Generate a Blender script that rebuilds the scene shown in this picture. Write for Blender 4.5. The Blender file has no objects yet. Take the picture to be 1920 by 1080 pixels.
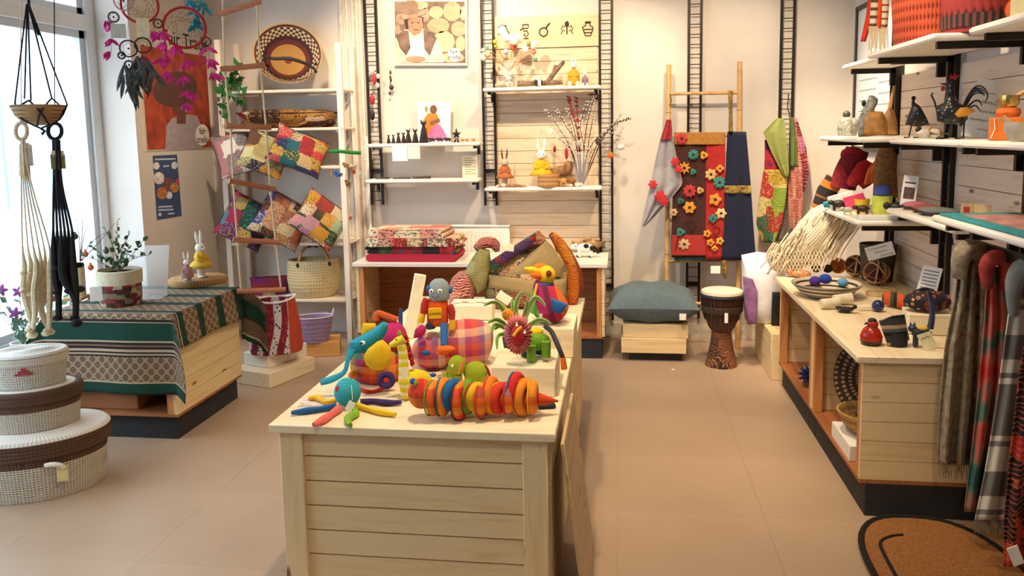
import bpy, bmesh, math, random
from mathutils import Vector, Matrix, Euler
random.seed(7)
PI = math.pi
SC = bpy.context.scene
COL = SC.collection

# ------------------------------------------------------------------ camera
YAW, PIT, ROL, FPX, CX, CY, EYE = 0.13757, 0.11988, 0.01796, 1500.0, 960.0, 427.5, 1.6
def _axes():
    cy, sy, cp, sp = math.cos(YAW), math.sin(YAW), math.cos(PIT), math.sin(PIT)
    f = Vector((-sy*cp, cy*cp, -sp)); r = Vector((cy, sy, 0)); d = f.cross(r)
    c, s = math.cos(ROL), math.sin(ROL)
    return c*r+s*d, -s*r+c*d, f
RI, DN, FW = _axes()
CAM = Vector((0, 0, EYE))
cd = bpy.data.cameras.new('camera'); cam = bpy.data.objects.new('camera', cd); COL.objects.link(cam)
cd.sensor_width = 36; cd.lens = FPX/1920*36; cd.shift_y = -(540-CY)/1920; cd.clip_start = .05
cam.matrix_world = Matrix.Translation(CAM) @ Matrix((RI, -DN, -FW)).transposed().to_4x4()
SC.camera = cam

# ------------------------------------------------------------------ light and exposure
SC.view_settings.view_transform = 'Standard'; SC.view_settings.look = 'None'
SC.view_settings.exposure = -0.22; SC.view_settings.gamma = 1.0
w = bpy.data.worlds.new('world'); SC.world = w; w.use_nodes = True
bg = w.node_tree.nodes['Background']; bg.inputs[0].default_value = (.72, .87, 1, 1); bg.inputs[1].default_value = 11.5
def spot(loc, to, power, size=75, blend=.7, col=(1, .76, .50), rad=.05):
    l = bpy.data.lights.new('ceiling_spot', 'SPOT'); l.energy = power; l.spot_size = math.radians(size); l.spot_blend = blend
    l.color = col; l.shadow_soft_size = rad
    o = bpy.data.objects.new('ceiling_spot', l); COL.objects.link(o); o.location = loc
    o.rotation_euler = (Vector(to)-Vector(loc)).to_track_quat('-Z', 'Y').to_euler()
WARM = (1, .79, .54)
spot((-1.35, 4.75, 3.1), (-1.35, 6.15, 1.95), 235, 80, col=WARM)
spot((-.15, 4.75, 3.1), (-.5, 6.15, 1.6), 165, 80, col=WARM)
spot((-2.2, 4.5, 3.1), (-2.7, 6.0, 1.2), 150, 70, col=WARM)
spot((.55, 4.4, 3.1), (.8, 6.1, 1.1), 200, 80, col=WARM)
spot((.75, 4.75, 3.1), (1.5, 5.5, 1.15), 260, 60, col=WARM)
spot((.3, 3.3, 3.1), (1.5, 4.2, .9), 170, 75, col=WARM)
spot((-.5, 2.2, 3.1), (-.65, 3.0, .7), 210, 75, col=WARM)
spot((-.3, 3.4, 3.1), (-.4, 4.6, .5), 170, 80, col=WARM)
spot((-.6, .4, 3.1), (-.66, 2.35, .35), 85, 60, col=WARM)  # added spot from the camera side, only to brighten the centre table's front planks
spot((.9, 1.2, 3.1), (1.3, 3.2, .5), 70, 70, col=WARM)
spot((.5, 2.6, 3.1), (.4, 3.6, 0), 75, 95, col=WARM)

# ------------------------------------------------------------------ pixel rays
def ray(px, py): return RI*((px-CX)/FPX)+DN*((py-CY)/FPX)+FW
def Zp(px, py, z): d = ray(px, py); return CAM+d*((z-EYE)/d.z)
def Yp(px, py, y): d = ray(px, py); return CAM+d*(y/d.y)
def Xp(px, py, x): d = ray(px, py); return CAM+d*(x/d.x)
def mpp(p): return (Vector(p)-CAM).dot(FW)/FPX      # metres per pixel at a point
def face(p): return math.atan2(-p[0], p[1])
class Pix:
    """local frame at a base point; p() = pixel on the upright plane through it (d behind), g() = pixel on a level plane"""
    def __init__(s, loc, rz=None):
        s.loc = Vector(loc); s.rz = face(loc) if rz is None else rz; s.m = mpp(loc)
        s.R = Matrix.Rotation(-s.rz, 3, 'Z'); s.n = Matrix.Rotation(s.rz, 3, 'Z') @ Vector((0, 1, 0))
    def p(s, px, py, d=0):
        r = ray(px, py); q = s.loc+s.n*d
        return s.R @ (CAM+r*((q-CAM).dot(s.n)/r.dot(s.n))-s.loc)
    def g(s, px, py, h=0): return s.R @ (Zp(px, py, s.loc.z+h)-s.loc)
    def l(s, w): return s.R @ (Vector(w)-s.loc)

# ------------------------------------------------------------------ mesh builder
class MB:
    def __init__(s): s.v = []; s.f = []; s.uv = []; s.mi = []; s.m = 0
    def add(s, vs, fs, uvs=None):
        o = len(s.v); s.v += [tuple(v) for v in vs]
        for i, f in enumerate(fs):
            s.f.append([o+k for k in f]); s.mi.append(s.m)
            s.uv.append(uvs[i] if uvs else [(vs[k][0], vs[k][2]) for k in f])
        return s
    def box(s, a, b, M=None):
        x0, y0, z0 = a; x1, y1, z1 = b
        vs = [Vector(q) for q in ((x0,y0,z0),(x1,y0,z0),(x1,y1,z0),(x0,y1,z0),(x0,y0,z1),(x1,y0,z1),(x1,y1,z1),(x0,y1,z1))]
        if M: vs = [M @ q for q in vs]
        return s.add(vs, [(0,3,2,1),(4,5,6,7),(0,1,5,4),(1,2,6,5),(2,3,7,6),(3,0,4,7)])
    def cbox(s, a, b, c=.003, M=None):           # box with chamfered edges
        bm = bmesh.new(); bmesh.ops.create_cube(bm, size=1)
        for q in bm.verts: q.co = Vector([(a[i]+b[i])/2+q.co[i]*(b[i]-a[i]) for i in range(3)])
        bmesh.ops.bevel(bm, geom=bm.edges[:], offset=c, segments=1, affect='EDGES')
        vs = [M @ q.co if M else q.co.copy() for q in bm.verts]; bm.verts.index_update()
        s.add(vs, [[q.index for q in f.verts] for f in bm.faces]); bm.free(); return s
    def tube(s, path, r, n=8, closed=False, sm=0, flat=1.0, cap=True):
        P = [Vector(p) for p in path]; rr = list(r) if isinstance(r, (list, tuple)) else [r]*len(P)
        if sm and len(P) > 2: P, rr = catmull(P, rr, sm, closed)
        N = len(P); vs = []; up = None; ring = []
        for i, p in enumerate(P):
            a = P[i-1] if (i or closed) else p; b = P[(i+1) % N] if (i < N-1 or closed) else p
            t = (b-a).normalized() if (b-a).length > 1e-9 else Vector((0, 0, 1))
            if up is None: up = t.orthogonal().normalized()
            up = (up-t*up.dot(t)); up = up.normalized() if up.length > 1e-6 else t.orthogonal().normalized()
            sd = t.cross(up); ring.append(len(vs))
            for k in range(n):
                A = 2*PI*k/n; vs.append(p+(up*math.cos(A)*flat+sd*math.sin(A))*rr[i])
        fs = []; us = []
        for i in range(N if closed else N-1):
            j = (i+1) % N
            for k in range(n):
                k2 = (k+1) % n; fs.append((ring[i]+k, ring[i]+k2, ring[j]+k2, ring[j]+k))
                us.append([(k/n, i/N), ((k+1)/n, i/N), ((k+1)/n, (i+1)/N), (k/n, (i+1)/N)])
        if not closed and cap:
            fs.append([ring[0]+k for k in range(n)][::-1]); us.append([(0, 0)]*n)
            fs.append([ring[-1]+k for k in range(n)]); us.append([(0, 1)]*n)
        return s.add(vs, fs, us)
    def lathe(s, prof, n=32, sx=1, sy=1, at=(0, 0, 0), M=None, caps=True):
        vs = []; fs = []; us = []; L = len(prof); at = Vector(at)
        for r, z in prof:
            for k in range(n):
                A = 2*PI*k/n; q = Vector((r*sx*math.cos(A), r*sy*math.sin(A), z)); vs.append((M @ q if M else q)+at)
        for i in range(L-1):
            for k in range(n):
                k2 = (k+1) % n; fs.append((i*n+k, i*n+k2, (i+1)*n+k2, (i+1)*n+k))
                us.append([(k/n, i/(L-1)), ((k+1)/n, i/(L-1)), ((k+1)/n, (i+1)/(L-1)), (k/n, (i+1)/(L-1))])
        if caps:
            fs.append(list(range(n))[::-1]); us.append([(0, 0)]*n)
            fs.append([(L-1)*n+k for k in range(n)]); us.append([(0, 1)]*n)
        return s.add(vs, fs, us)
    def blob(s, c, r, M=None, n=14, k=9):
        if not isinstance(r, (tuple, list)): r = (r, r, r)
        prof = [(math.sin(PI*max(.02, min(.98, i/(k-1)))), -math.cos(PI*i/(k-1))) for i in range(k)]
        S = Matrix.Diagonal((r[0], r[1], r[2])); Q = (M.to_3x3() @ S) if M else S
        return s.lathe(prof, n, at=c, M=Q)
    def prism(s, pts, t0, t1, ax=1):             # outline of (a,b) pairs extruded along axis
        def mk(a, b, t): return (a, t, b) if ax == 1 else ((t, a, b) if ax == 0 else (a, b, t))
        n = len(pts); vs = [mk(a, b, t0) for a, b in pts]+[mk(a, b, t1) for a, b in pts]
        fs = [list(range(n)), list(range(2*n-1, n-1, -1))]+[(i, i+n, (i+1) % n+n, (i+1) % n) for i in range(n)]
        return s.add(vs, fs)
    def puff(s, pts, t, y=0):                    # stuffed shape: outline (Vectors or x,z) inflated along y
        P = [Vector((p[0], 0, p[-1])) for p in pts]; n = len(P); c = sum(P, Vector())/n; base = Vector((0, y, 0))
        rings = [(1, 0), (.9, -.55), (.6, -.9), (.25, -1)]; vs = []
        for sgn in (1, -1):
            for sc, yy in rings: vs += [c+(p-c)*sc+Vector((0, yy*t*sgn, 0))+base for p in P]
        fs = []
        for h in range(2):
            o = h*4*n
            for i in range(3):
                for k in range(n):
                    q = (o+i*n+k, o+i*n+(k+1) % n, o+(i+1)*n+(k+1) % n, o+(i+1)*n+k); fs.append(q if h == 0 else q[::-1])
            cap = [o+3*n+k for k in range(n)]; fs.append(cap if h == 0 else cap[::-1])
        return s.add(vs, fs)
    def torus(s, c, R, r, M=None, n=24, k=8, flat=1):
        pts = []
        for i in range(n):
            A = 2*PI*i/n; q = Vector((R*math.cos(A), 0, R*math.sin(A))); pts.append((M @ q if M else q)+Vector(c))
        return s.tube(pts, r, k, closed=True, flat=flat)
    def sheet(s, fn, nu, nv, us=1, vs_=1):
        vs = [Vector(fn(i/nu, j/nv)) for j in range(nv+1) for i in range(nu+1)]; fs = []; uu = []
        for j in range(nv):
            for i in range(nu):
                a = j*(nu+1)+i; fs.append((a, a+1, a+nu+2, a+nu+1))
                uu.append([(i/nu*us, j/nv*vs_), ((i+1)/nu*us, j/nv*vs_), ((i+1)/nu*us, (j+1)/nv*vs_), (i/nu*us, (j+1)/nv*vs_)])
        return s.add(vs, fs, uu)
    def pillow(s, w, h, t, n=12, sag=.1, M=None):
        for sg in (-1, 1):
            def fn(u, v):
                a, b = 2*u-1, 2*v-1
                k = max(0, (1-abs(a)**2.5)*(1-abs(b)**2.5))**.5
                e = 1-sag*(1-abs(a)**2)*abs(b)**3; g = 1-sag*(1-abs(b)**2)*abs(a)**3
                q = Vector((a*w/2*g, sg*t/2*k*(1+.06*math.sin(9*a+3*b)), b*h/2*e))
                return M @ q if M else q
            s.sheet(fn, n, n)
            if sg == 1:
                for i in range(len(s.f)-n*n, len(s.f)): s.f[i] = s.f[i][::-1]; s.uv[i] = s.uv[i][::-1]
        return s
def catmull(P, R, m, closed=False):
    out = []; ro = []; N = len(P)
    for i in range(N if closed else N-1):
        g = (lambda k: P[k % N]) if closed else (lambda k: P[max(0, min(N-1, k))])
        a, b, c, d = g(i-1), g(i), g(i+1), g(i+2); r0, r1 = R[i], R[(i+1) % N]
        for j in range(m):
            t = j/m; out.append(.5*((2*b)+(c-a)*t+(2*a-5*b+4*c-d)*t*t+(3*b-a-3*c+d)*t**3)); ro.append(r0+(r1-r0)*t)
    if not closed: out.append(P[-1]); ro.append(R[-1])
    return out, ro
def circ(cx, cz, rx, rz=None, n=20, a0=0): rz = rx if rz is None else rz; return [(cx+rx*math.cos(a0+2*PI*i/n), cz+rz*math.sin(a0+2*PI*i/n)) for i in range(n)]

def mesh(name, mb, mats, smooth=True):
    me = bpy.data.meshes.new(name); me.from_pydata(mb.v, [], mb.f)
    uvl = me.uv_layers.new(name='UVMap'); i = 0
    for uv in mb.uv:
        for q in uv: uvl.data[i].uv = q; i += 1
    mats = mats if isinstance(mats, (list, tuple)) else [mats]
    for m in mats: me.materials.append(m)
    if len(mats) > 1: me.polygons.foreach_set('material_index', mb.mi)
    if smooth: me.polygons.foreach_set('use_smooth', [True]*len(me.polygons)); me.set_sharp_from_angle(angle=.7)
    me.update(); return me
def add(name, mb, mats, parent=None, label=None, loc=None, rot=None, smooth=True, solid=0):
    o = bpy.data.objects.new(name, mb if isinstance(mb, bpy.types.Mesh) else mesh(name, mb, mats, smooth)); COL.objects.link(o)
    if parent: o.parent = parent
    if loc is not None: o.location = loc
    if rot is not None: o.rotation_euler = rot
    if label: o['label'] = label
    if solid: md = o.modifiers.new('solid', 'SOLIDIFY'); md.thickness = solid; md.offset = 0
    return o
def tag(o, label, cat, group=None, kind=None):
    o['label'] = label; o['category'] = cat
    if group: o['group'] = group
    if kind: o['kind'] = kind
    return o
def thing(name, label, cat, loc=(0, 0, 0), rz=0, group=None):
    o = bpy.data.objects.new(name, None); COL.objects.link(o); o.empty_display_size = .05
    o.location = loc; o.rotation_euler = (0, 0, rz); return tag(o, label, cat, group)
def solo(name, mb, mats, label, cat, loc=(0, 0, 0), rz=0, group=None, solid=0, smooth=True):
    return tag(add(name, mb, mats, loc=loc, rot=(0, 0, rz), solid=solid, smooth=smooth), label, cat, group)
def struct(name, mb, mats, label=None, smooth=False):
    o = add(name, mb, mats, smooth=smooth); o['kind'] = 'structure'
    if label: o['label'] = label
    return o
def text(name, s, size, parent, loc, rot, mat, align='CENTER', ext=.0006, sx=1):
    cu = bpy.data.curves.new(name, 'FONT'); cu.body = s; cu.size = size; cu.align_x = align; cu.align_y = 'CENTER'; cu.extrude = ext; cu.resolution_u = 3
    t = bpy.data.objects.new(name, cu); COL.objects.link(t)
    bpy.context.view_layer.update(); me = bpy.data.meshes.new_from_object(t); bpy.data.objects.remove(t)
    me.materials.clear(); me.materials.append(mat)
    o = bpy.data.objects.new(name, me); COL.objects.link(o); o.parent = parent; o.location = loc; o.rotation_euler = rot; o.scale = (sx, 1, 1); return o

def settle(t):
    """flatten whatever of a soft thing would sink below its own base"""
    for o in t.children_recursive:
        if o.type == 'MESH':
            for v in o.data.vertices:
                if v.co.z < .0015: v.co.z = .0015
def scribble(parent, x0, x1, z, h, y, mat, seed, r=.0012):
    rnd = random.Random(seed); n = max(5, int((x1-x0)/(h*.45))); add('handwriting', MB().tube([(x0+(x1-x0)*i/n, y, z+h*(.5 if i % 2 else -.5)*rnd.uniform(.3, 1)) for i in range(n+1)], r, 4), mat, parent)

# ------------------------------------------------------------------ materials
def C(h):
    if not isinstance(h, str): return h
    h = h.lstrip('#'); r = [int(h[i:i+2], 16)/255 for i in (0, 2, 4)]
    return tuple((x/12.92 if x <= .04045 else ((x+.055)/1.055)**2.4) for x in r)+(1,)
_mc = {}
class NT:
    def __init__(s, name, rough=.7, metal=0):
        s.mat = bpy.data.materials.new(name); s.mat.use_nodes = True; s.t = s.mat.node_tree; s.b = s.t.nodes['Principled BSDF']
        s.b.inputs['Roughness'].default_value = rough; s.b.inputs['Metallic'].default_value = metal
    def n(s, typ, **kw):
        x = s.t.nodes.new('ShaderNode'+typ)
        for k, v in kw.items():
            if k.startswith('i_'): x.inputs[k[2:].replace('_', ' ')].default_value = v
            else: setattr(x, k, v)
        return x
    def k(s, a, b): s.t.links.new(a, b)
    def coord(s, kind='Object', scale=(1, 1, 1), loc=(0, 0, 0), rot=(0, 0, 0), rnd=False):
        tc = s.n('TexCoord'); mp = s.n('Mapping'); mp.inputs['Scale'].default_value = scale; mp.inputs['Location'].default_value = loc; mp.inputs['Rotation'].default_value = rot
        src = tc.outputs[kind]
        if rnd:
            oi = s.n('ObjectInfo'); mu = s.n('Math', operation='MULTIPLY'); s.k(oi.outputs['Random'], mu.inputs[0]); mu.inputs[1].default_value = 37
            va = s.n('VectorMath', operation='ADD'); s.k(src, va.inputs[0]); s.k(mu.outputs[0], va.inputs[1]); src = va.outputs[0]
        s.k(src, mp.inputs[0]); return mp.outputs[0]
    def ramp(s, fac, stops, interp='LINEAR'):
        r = s.n('ValToRGB'); r.color_ramp.interpolation = interp; e = r.color_ramp.elements
        while len(e) < len(stops): e.new(1)
        for x, (p, c) in zip(e, stops): x.position = p; x.color = C(c)
        s.k(fac, r.inputs[0]); return r.outputs[0]
    def mix(s, fac, a, b, mode='MIX'):
        m = s.n('Mix', data_type='RGBA', blend_type=mode)
        for sock, v in ((m.inputs[0], fac), (m.inputs[6], a), (m.inputs[7], b)):
            if hasattr(v, 'links'): s.k(v, sock)
            else: sock.default_value = C(v) if isinstance(v, str) else v
        return m.outputs[2]
    def bump(s, h, strength=.3, dist=.002):
        b = s.n('Bump'); b.inputs['Strength'].default_value = strength; b.inputs['Distance'].default_value = dist; s.k(h, b.inputs['Height']); s.k(b.outputs[0], s.b.inputs['Normal'])
    def base(s, c):
        if hasattr(c, 'links'): s.k(c, s.b.inputs['Base Color'])
        else: s.b.inputs['Base Color'].default_value = C(c)
        return s.mat
def M(h, rough=.7, metal=0, var=.12, sc=30, bump=0):
    key = ('M', h, rough, metal, var, sc, bump)
    if key in _mc: return _mc[key]
    t = NT('paint_'+h.strip('#'), rough, metal); co = t.coord()
    no = t.n('TexNoise', i_Scale=sc, i_Detail=3.0); t.k(co, no.inputs[0])
    c = C(h); lo = tuple(x*(1-var) for x in c[:3])+(1,); hi = tuple(min(1, x*(1+var)) for x in c[:3])+(1,)
    t.base(t.ramp(no.outputs['Fac'], [(.3, lo), (.7, hi)]))
    if bump: t.bump(no.outputs['Fac'], .4, bump)
    _mc[key] = t.mat; return t.mat
def felt(h): return M(h, .95, 0, .14, 220, .0012)
def wood(h1='#e0c39a', h2='#c79f6c', ax=0, rough=.6, knots=True, sc=1.0):
    key = ('W', h1, h2, ax, knots, sc)
    if key in _mc: return _mc[key]
    t = NT('wood_'+h1.strip('#'), rough); s = [14*sc, 14*sc, 14*sc]; s[ax] = 1.1*sc
    co = t.coord('Object', s, rnd=True); no = t.n('TexNoise', i_Scale=2.2, i_Detail=5.0, i_Distortion=.8); t.k(co, no.inputs[0])
    c = t.ramp(no.outputs['Fac'], [(.3, h2), (.5, h1), (.75, h1)])
    if knots:
        s2 = [9*sc]*3; s2[ax] = 3.2*sc
        vo = t.n('TexVoronoi', i_Scale=1.0); t.k(t.coord('Object', s2, rnd=True), vo.inputs[0])
        kf = t.ramp(vo.outputs['Distance'], [(.05, (1,)*4), (.12, (0, 0, 0, 1))]); c = t.mix(kf, c, '#7a4f2c')
    t.bump(no.outputs['Fac'], .15, .001); _mc[key] = t.base(c); return t.mat
def patch(name, cols, scale=4, kind='UV', ink='#1a1212', det=18, amt=.5, metric='CHEBYCHEV', rnd=0):
    if name in _mc: return _mc[name]
    t = NT('fabric_'+name, .9); co = t.coord(kind, (scale,)*3, (rnd, rnd*.7, 0))
    vo = t.n('TexVoronoi', distance=metric, i_Scale=1.0, i_Randomness=.55); t.k(co, vo.inputs[0])
    sep = t.n('SeparateColor'); t.k(vo.outputs['Color'], sep.inputs[0]); n = len(cols)
    c = t.ramp(sep.outputs[0], [(i/n, k) for i, k in enumerate(cols)], 'CONSTANT')
    c2 = t.ramp(sep.outputs[1], [(i/n, k) for i, k in enumerate(cols[1:]+cols[:1])], 'CONSTANT')
    wv = t.n('TexVoronoi', feature='SMOOTH_F1', i_Scale=det/scale); t.k(co, wv.inputs[0])
    wa = t.n('TexWave', wave_type='RINGS', i_Scale=det/scale*.45, i_Distortion=9.0, i_Detail=2.0); t.k(co, wa.inputs[0])
    f = t.ramp(wv.outputs['Distance'], [(.28, (amt,)*3+(1,)), (.36, (0, 0, 0, 1))]); g = t.ramp(wa.outputs['Fac'], [(.78, (0, 0, 0, 1)), (.86, (amt*.9,)*3+(1,))])
    c = t.mix(f, c, c2); c = t.mix(g, c, ink); _mc[name] = t.base(c)
    no = t.n('TexNoise', i_Scale=60.0); t.k(co, no.inputs[0]); t.bump(no.outputs['Fac'], .2, .002); return t.mat
def stripes(name, stops, ax='Y', rep=1, kind='UV', rough=.9, zig=None, rot=0):
    """constant bands along one axis; zig=(list of colours): the bands whose colour is 'zig' carry a diamond weave"""
    if name in _mc: return _mc[name]
    t = NT('stripe_'+name, rough); co = t.coord(kind, rot=(0, 0, rot)); sp = t.n('SeparateXYZ'); t.k(co, sp.inputs[0])
    mu = t.n('Math', operation='MULTIPLY'); mu.inputs[1].default_value = rep; t.k(sp.outputs[ax], mu.inputs[0])
    fr = t.n('Math', operation='FRACT'); t.k(mu.outputs[0], fr.inputs[0])
    def bands(st):
        out = None
        if len(st) <= 32: return t.ramp(fr.outputs[0], st, 'CONSTANT')
    c = bands([(p, k if k != 'zig' else zig[0]) for p, k in stops])
    if zig:
        msk = bands([(p, (1,)*4 if k == 'zig' else (0, 0, 0, 1)) for p, k in stops])
        ck = t.n('TexWave', wave_type='BANDS', bands_direction='DIAGONAL', i_Scale=zig[3], i_Distortion=0.0); t.k(co, ck.inputs[0])
        co2 = t.coord(kind, (-1, 1, 1), rot=(0, 0, rot)); ck2 = t.n('TexWave', wave_type='BANDS', bands_direction='DIAGONAL', i_Scale=zig[3]); t.k(co2, ck2.inputs[0])
        mm = t.n('Math', operation='MULTIPLY'); t.k(ck.outputs['Fac'], mm.inputs[0]); t.k(ck2.outputs['Fac'], mm.inputs[1])
        z = t.ramp(mm.outputs[0], [(0, zig[0]), (.18, zig[1]), (.45, zig[0]), (.62, zig[2])], 'CONSTANT'); c = t.mix(msk, c, z)
    no = t.n('TexNoise', i_Scale=120.0); t.k(co, no.inputs[0]); t.bump(no.outputs['Fac'], .2, .002)
    _mc[name] = t.base(c); return t.mat
def plaid(name, cols, scale=6, kind='Object', ax=('X', 'Z')):
    if name in _mc: return _mc[name]
    t = NT('plaid_'+name, .92); co = t.coord(kind, (scale,)*3); sp = t.n('SeparateXYZ'); t.k(co, sp.inputs[0]); o = []
    for a in ax:
        fr = t.n('Math', operation='FRACT'); t.k(sp.outputs[a], fr.inputs[0]); n = len(cols)
        o.append(t.ramp(fr.outputs[0], [(i/n, k) for i, k in enumerate(cols)], 'CONSTANT'))
    _mc[name] = t.base(t.mix(.5, o[0], o[1])); return t.mat
def weave(name, a, b, nu=60, nv=12, ink=None, kind='UV', dark=.35):
    """coil or wicker: stitches around (u) and rows up (v)"""
    if name in _mc: return _mc[name]
    t = NT('weave_'+name, .8); co = t.coord(kind, (nu, nv, 1)); sp = t.n('SeparateXYZ'); t.k(co, sp.inputs[0]); w = []
    for ax in 'XY':
        m = t.n('Math', operation='MULTIPLY'); m.inputs[1].default_value = 2*PI; t.k(sp.outputs[ax], m.inputs[0])
        s_ = t.n('Math', operation='SINE'); t.k(m.outputs[0], s_.inputs[0]); w.append(s_.outputs[0])
    mm = t.n('Math', operation='MULTIPLY' if ink else 'ADD'); t.k(w[0], mm.inputs[0]); t.k(w[1], mm.inputs[1])
    mp = t.n('MapRange'); mp.inputs[1].default_value = -1.6; mp.inputs[2].default_value = 1.6; t.k(mm.outputs[0], mp.inputs[0])
    _mc[name] = t.base(t.ramp(mp.outputs[0], [(0.12, b), (dark, a), (1, a)])); t.bump(mp.outputs[0], .6, .004); return t.mat
def glassmat():
    if 'glass' in _mc: return _mc['glass']
    t = NT('clear_glass', .02); t.b.inputs['Transmission Weight'].default_value = 1; t.b.inputs['IOR'].default_value = 1.1; t.b.inputs['Base Color'].default_value = (.97, .99, 1, 1)
    _mc['glass'] = t.mat; return t.mat
WHITE = M('#e9e6df', .6, 0, .03); PAPER = M('#f4f1e8', .8, 0, .03); BLACK = M('#15151a', .6, 0, .1); IRON = M('#2b2622', .45, .6, .15); INK = M('#1c1714', .8, 0, 0)
PINE = wood('#e8cf9e', '#dcbc85', 0); PINEZ = wood('#e8cf9e', '#dcbc85', 2); PINEY = wood('#e8cf9e', '#dcbc85', 1)
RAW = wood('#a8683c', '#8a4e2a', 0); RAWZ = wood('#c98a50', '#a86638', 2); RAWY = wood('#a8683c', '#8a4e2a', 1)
TOPM = wood('#ead9b6', '#d9c193', 0, .5, False); TOPY = wood('#ead9b6', '#d9c193', 1, .5, False); KICK = M('#23262b', .7, 0, .2)
SHELFW = M('#ece5d8', .5, 0, .03); BOXW = wood('#ecdcb8', '#dcc394', 0, .6, False)
# ================================================================== ROOM
XL, XR, YB, YF, CEIL = -3.3, 1.65, 6.15, -2.0, 3.2
def pane_mat(a=.12, tint=(.9, .96, 1, 1), name='pane'):
    if name in _mc: return _mc[name]
    t = NT(name, .03); t.b.inputs['Alpha'].default_value = a; _mc[name] = t.base(tint); return t.mat
def floor_mat():
    t = NT('floor_lino', .42); co = t.coord(); n1 = t.n('TexNoise', i_Scale=1.3, i_Detail=4.0); t.k(co, n1.inputs[0])
    n2 = t.n('TexNoise', i_Scale=70.0, i_Detail=2.0); t.k(co, n2.inputs[0])
    c = t.ramp(n1.outputs['Fac'], [(.3, '#a58d76'), (.7, '#b29a83')]); c = t.mix(t.ramp(n2.outputs['Fac'], [(.66, (0, 0, 0, 1)), (.8, (.25,)*3+(1,))]), c, '#8d7a68')
    return t.base(c)
def wall_mat():
    t = NT('wall_paint', .85); n1 = t.n('TexNoise', i_Scale=3.0, i_Detail=3.0); t.k(t.coord(), n1.inputs[0])
    return t.base(t.ramp(n1.outputs['Fac'], [(.3, '#d3c9be'), (.7, '#dad1c6')]))
FLOOR, WALL = floor_mat(), wall_mat()
fl = struct('floor', MB().box((XL-.4, YF, -.1), (XR+.1, YB+.1, -.0022)), M('#9a8672', .8, 0, .1), 'pale beige lino floor laid in large tiles')
tile = mesh('tile', MB().box((0, 0, -.02), (.5992, .5992, 0)), FLOOR, False)
for i in range(9):
    for j in range(9):
        add('tile', tile, None, fl, loc=(-3.62+i*.6, .85+j*.6, 0))
struct('ceiling', MB().box((XL-.4, YF, CEIL), (XR+.1, YB+.1, CEIL+.1)), M('#e6e2da', .9, 0, .02), 'plain white ceiling')
struct('wall_back', MB().box((XL-.4, YB, 0), (XR+.1, YB+.12, CEIL)), WALL, 'cream painted back wall')
wr = struct('wall_right', MB().box((XR, YF, 0), (XR+.12, YB, CEIL)), WALL, 'cream right wall with pale plank cladding')
struct('wall_front', MB().box((XL-.4, YF-.12, 0), (XR+.1, YF, CEIL)), WALL, 'plain wall on the street side')
WY0, WY1, WZ0, WZ1 = .3, 5.13, .32, 2.95
struct('wall_left', MB().box((XL-.4, WY1, 0), (XL, YB, CEIL)).box((XL-.4, YF, 0), (XL, WY0, CEIL)).box((XL-.4, WY0, 0), (XL, WY1, WZ0)).box((XL-.4, WY0, WZ1), (XL, WY1, CEIL)), WALL, 'left wall with the large shop window opening')
# shop window
FR = M('#e4e9ee', .45, 0, .03); fx = XL-.3
win = struct('window_1', MB().box((fx-.05, WY0, WZ0), (fx+.05, WY1, WZ0+.1)).box((fx-.05, WY0, WZ1-.1), (fx+.05, WY1, WZ1)).box((fx-.05, WY1-.09, WZ0), (fx+.05, WY1, WZ1)).box((fx-.05, WY0, WZ0), (fx+.05, WY0+.09, WZ1)), FR, 'large white framed shop window')
for y in (2.05, 3.6): add('mullion', MB().box((fx-.05, y-.05, WZ0+.1), (fx+.05, y+.05, WZ1-.1)), FR, win, smooth=False)
zt = Xp(150, 45, fx).z
for a, b in ((WY0+.09, 2.0), (2.1, 3.55), (3.65, WY1-.09)):
    add('transom', MB().box((fx-.06, a, zt-.05), (fx+.07, b, zt+.05)), FR, win, smooth=False)
    for z0, z1 in ((WZ0+.1, zt-.05), (zt+.05, WZ1-.1)):
        add('sash', MB().box((fx-.03, a, z0), (fx+.03, a+.05, z1)).box((fx-.03, b-.05, z0), (fx+.03, b, z1)).box((fx-.03, a, z0), (fx+.03, b, z0+.05)).box((fx-.03, a, z1-.05), (fx+.03, b, z1)), M('#cfd9e2', .4, 0, .03), win, smooth=False)
        add('pane', MB().box((fx-.004, a+.05, z0+.05), (fx+.004, b-.05, z1-.05)), pane_mat(), win, smooth=False)
add('window_sill', MB().box((fx+.05, WY0, WZ0-.03), (XL+.04, WY1, WZ0)), FR, win, smooth=False)
# street outside: pavement, facade across the road
struct('street_ground', MB().box((-16, -10, -.3), (XL-.4, 22, -.12)), M('#b9bcc0', .9), 'grey pavement outside the window')
fac = thing('street_building', 'pale building facade across the street seen through the shop window', 'building', (-10, 7, -.12))
add('wall', MB().box((-.5, -14, 0), (0, 12, 7)), M('#c9d3dc', .9), fac, smooth=False)
wm = mesh('window', MB().box((0, -.55, 0), (.06, .55, 1.9)), M('#7f9db8', .25), False); pm = mesh('frame', MB().box((.06, -.04, 0), (.09, .04, 1.9)).box((.06, -.55, .9), (.09, .55, .98)), FR, False)
for k in range(9):
    for z in (.6, 3.4):
        wo = add('window', wm, None, fac, loc=(0, -10+k*2.2, z)); add('glazing_bar', pm, None, wo)
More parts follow.
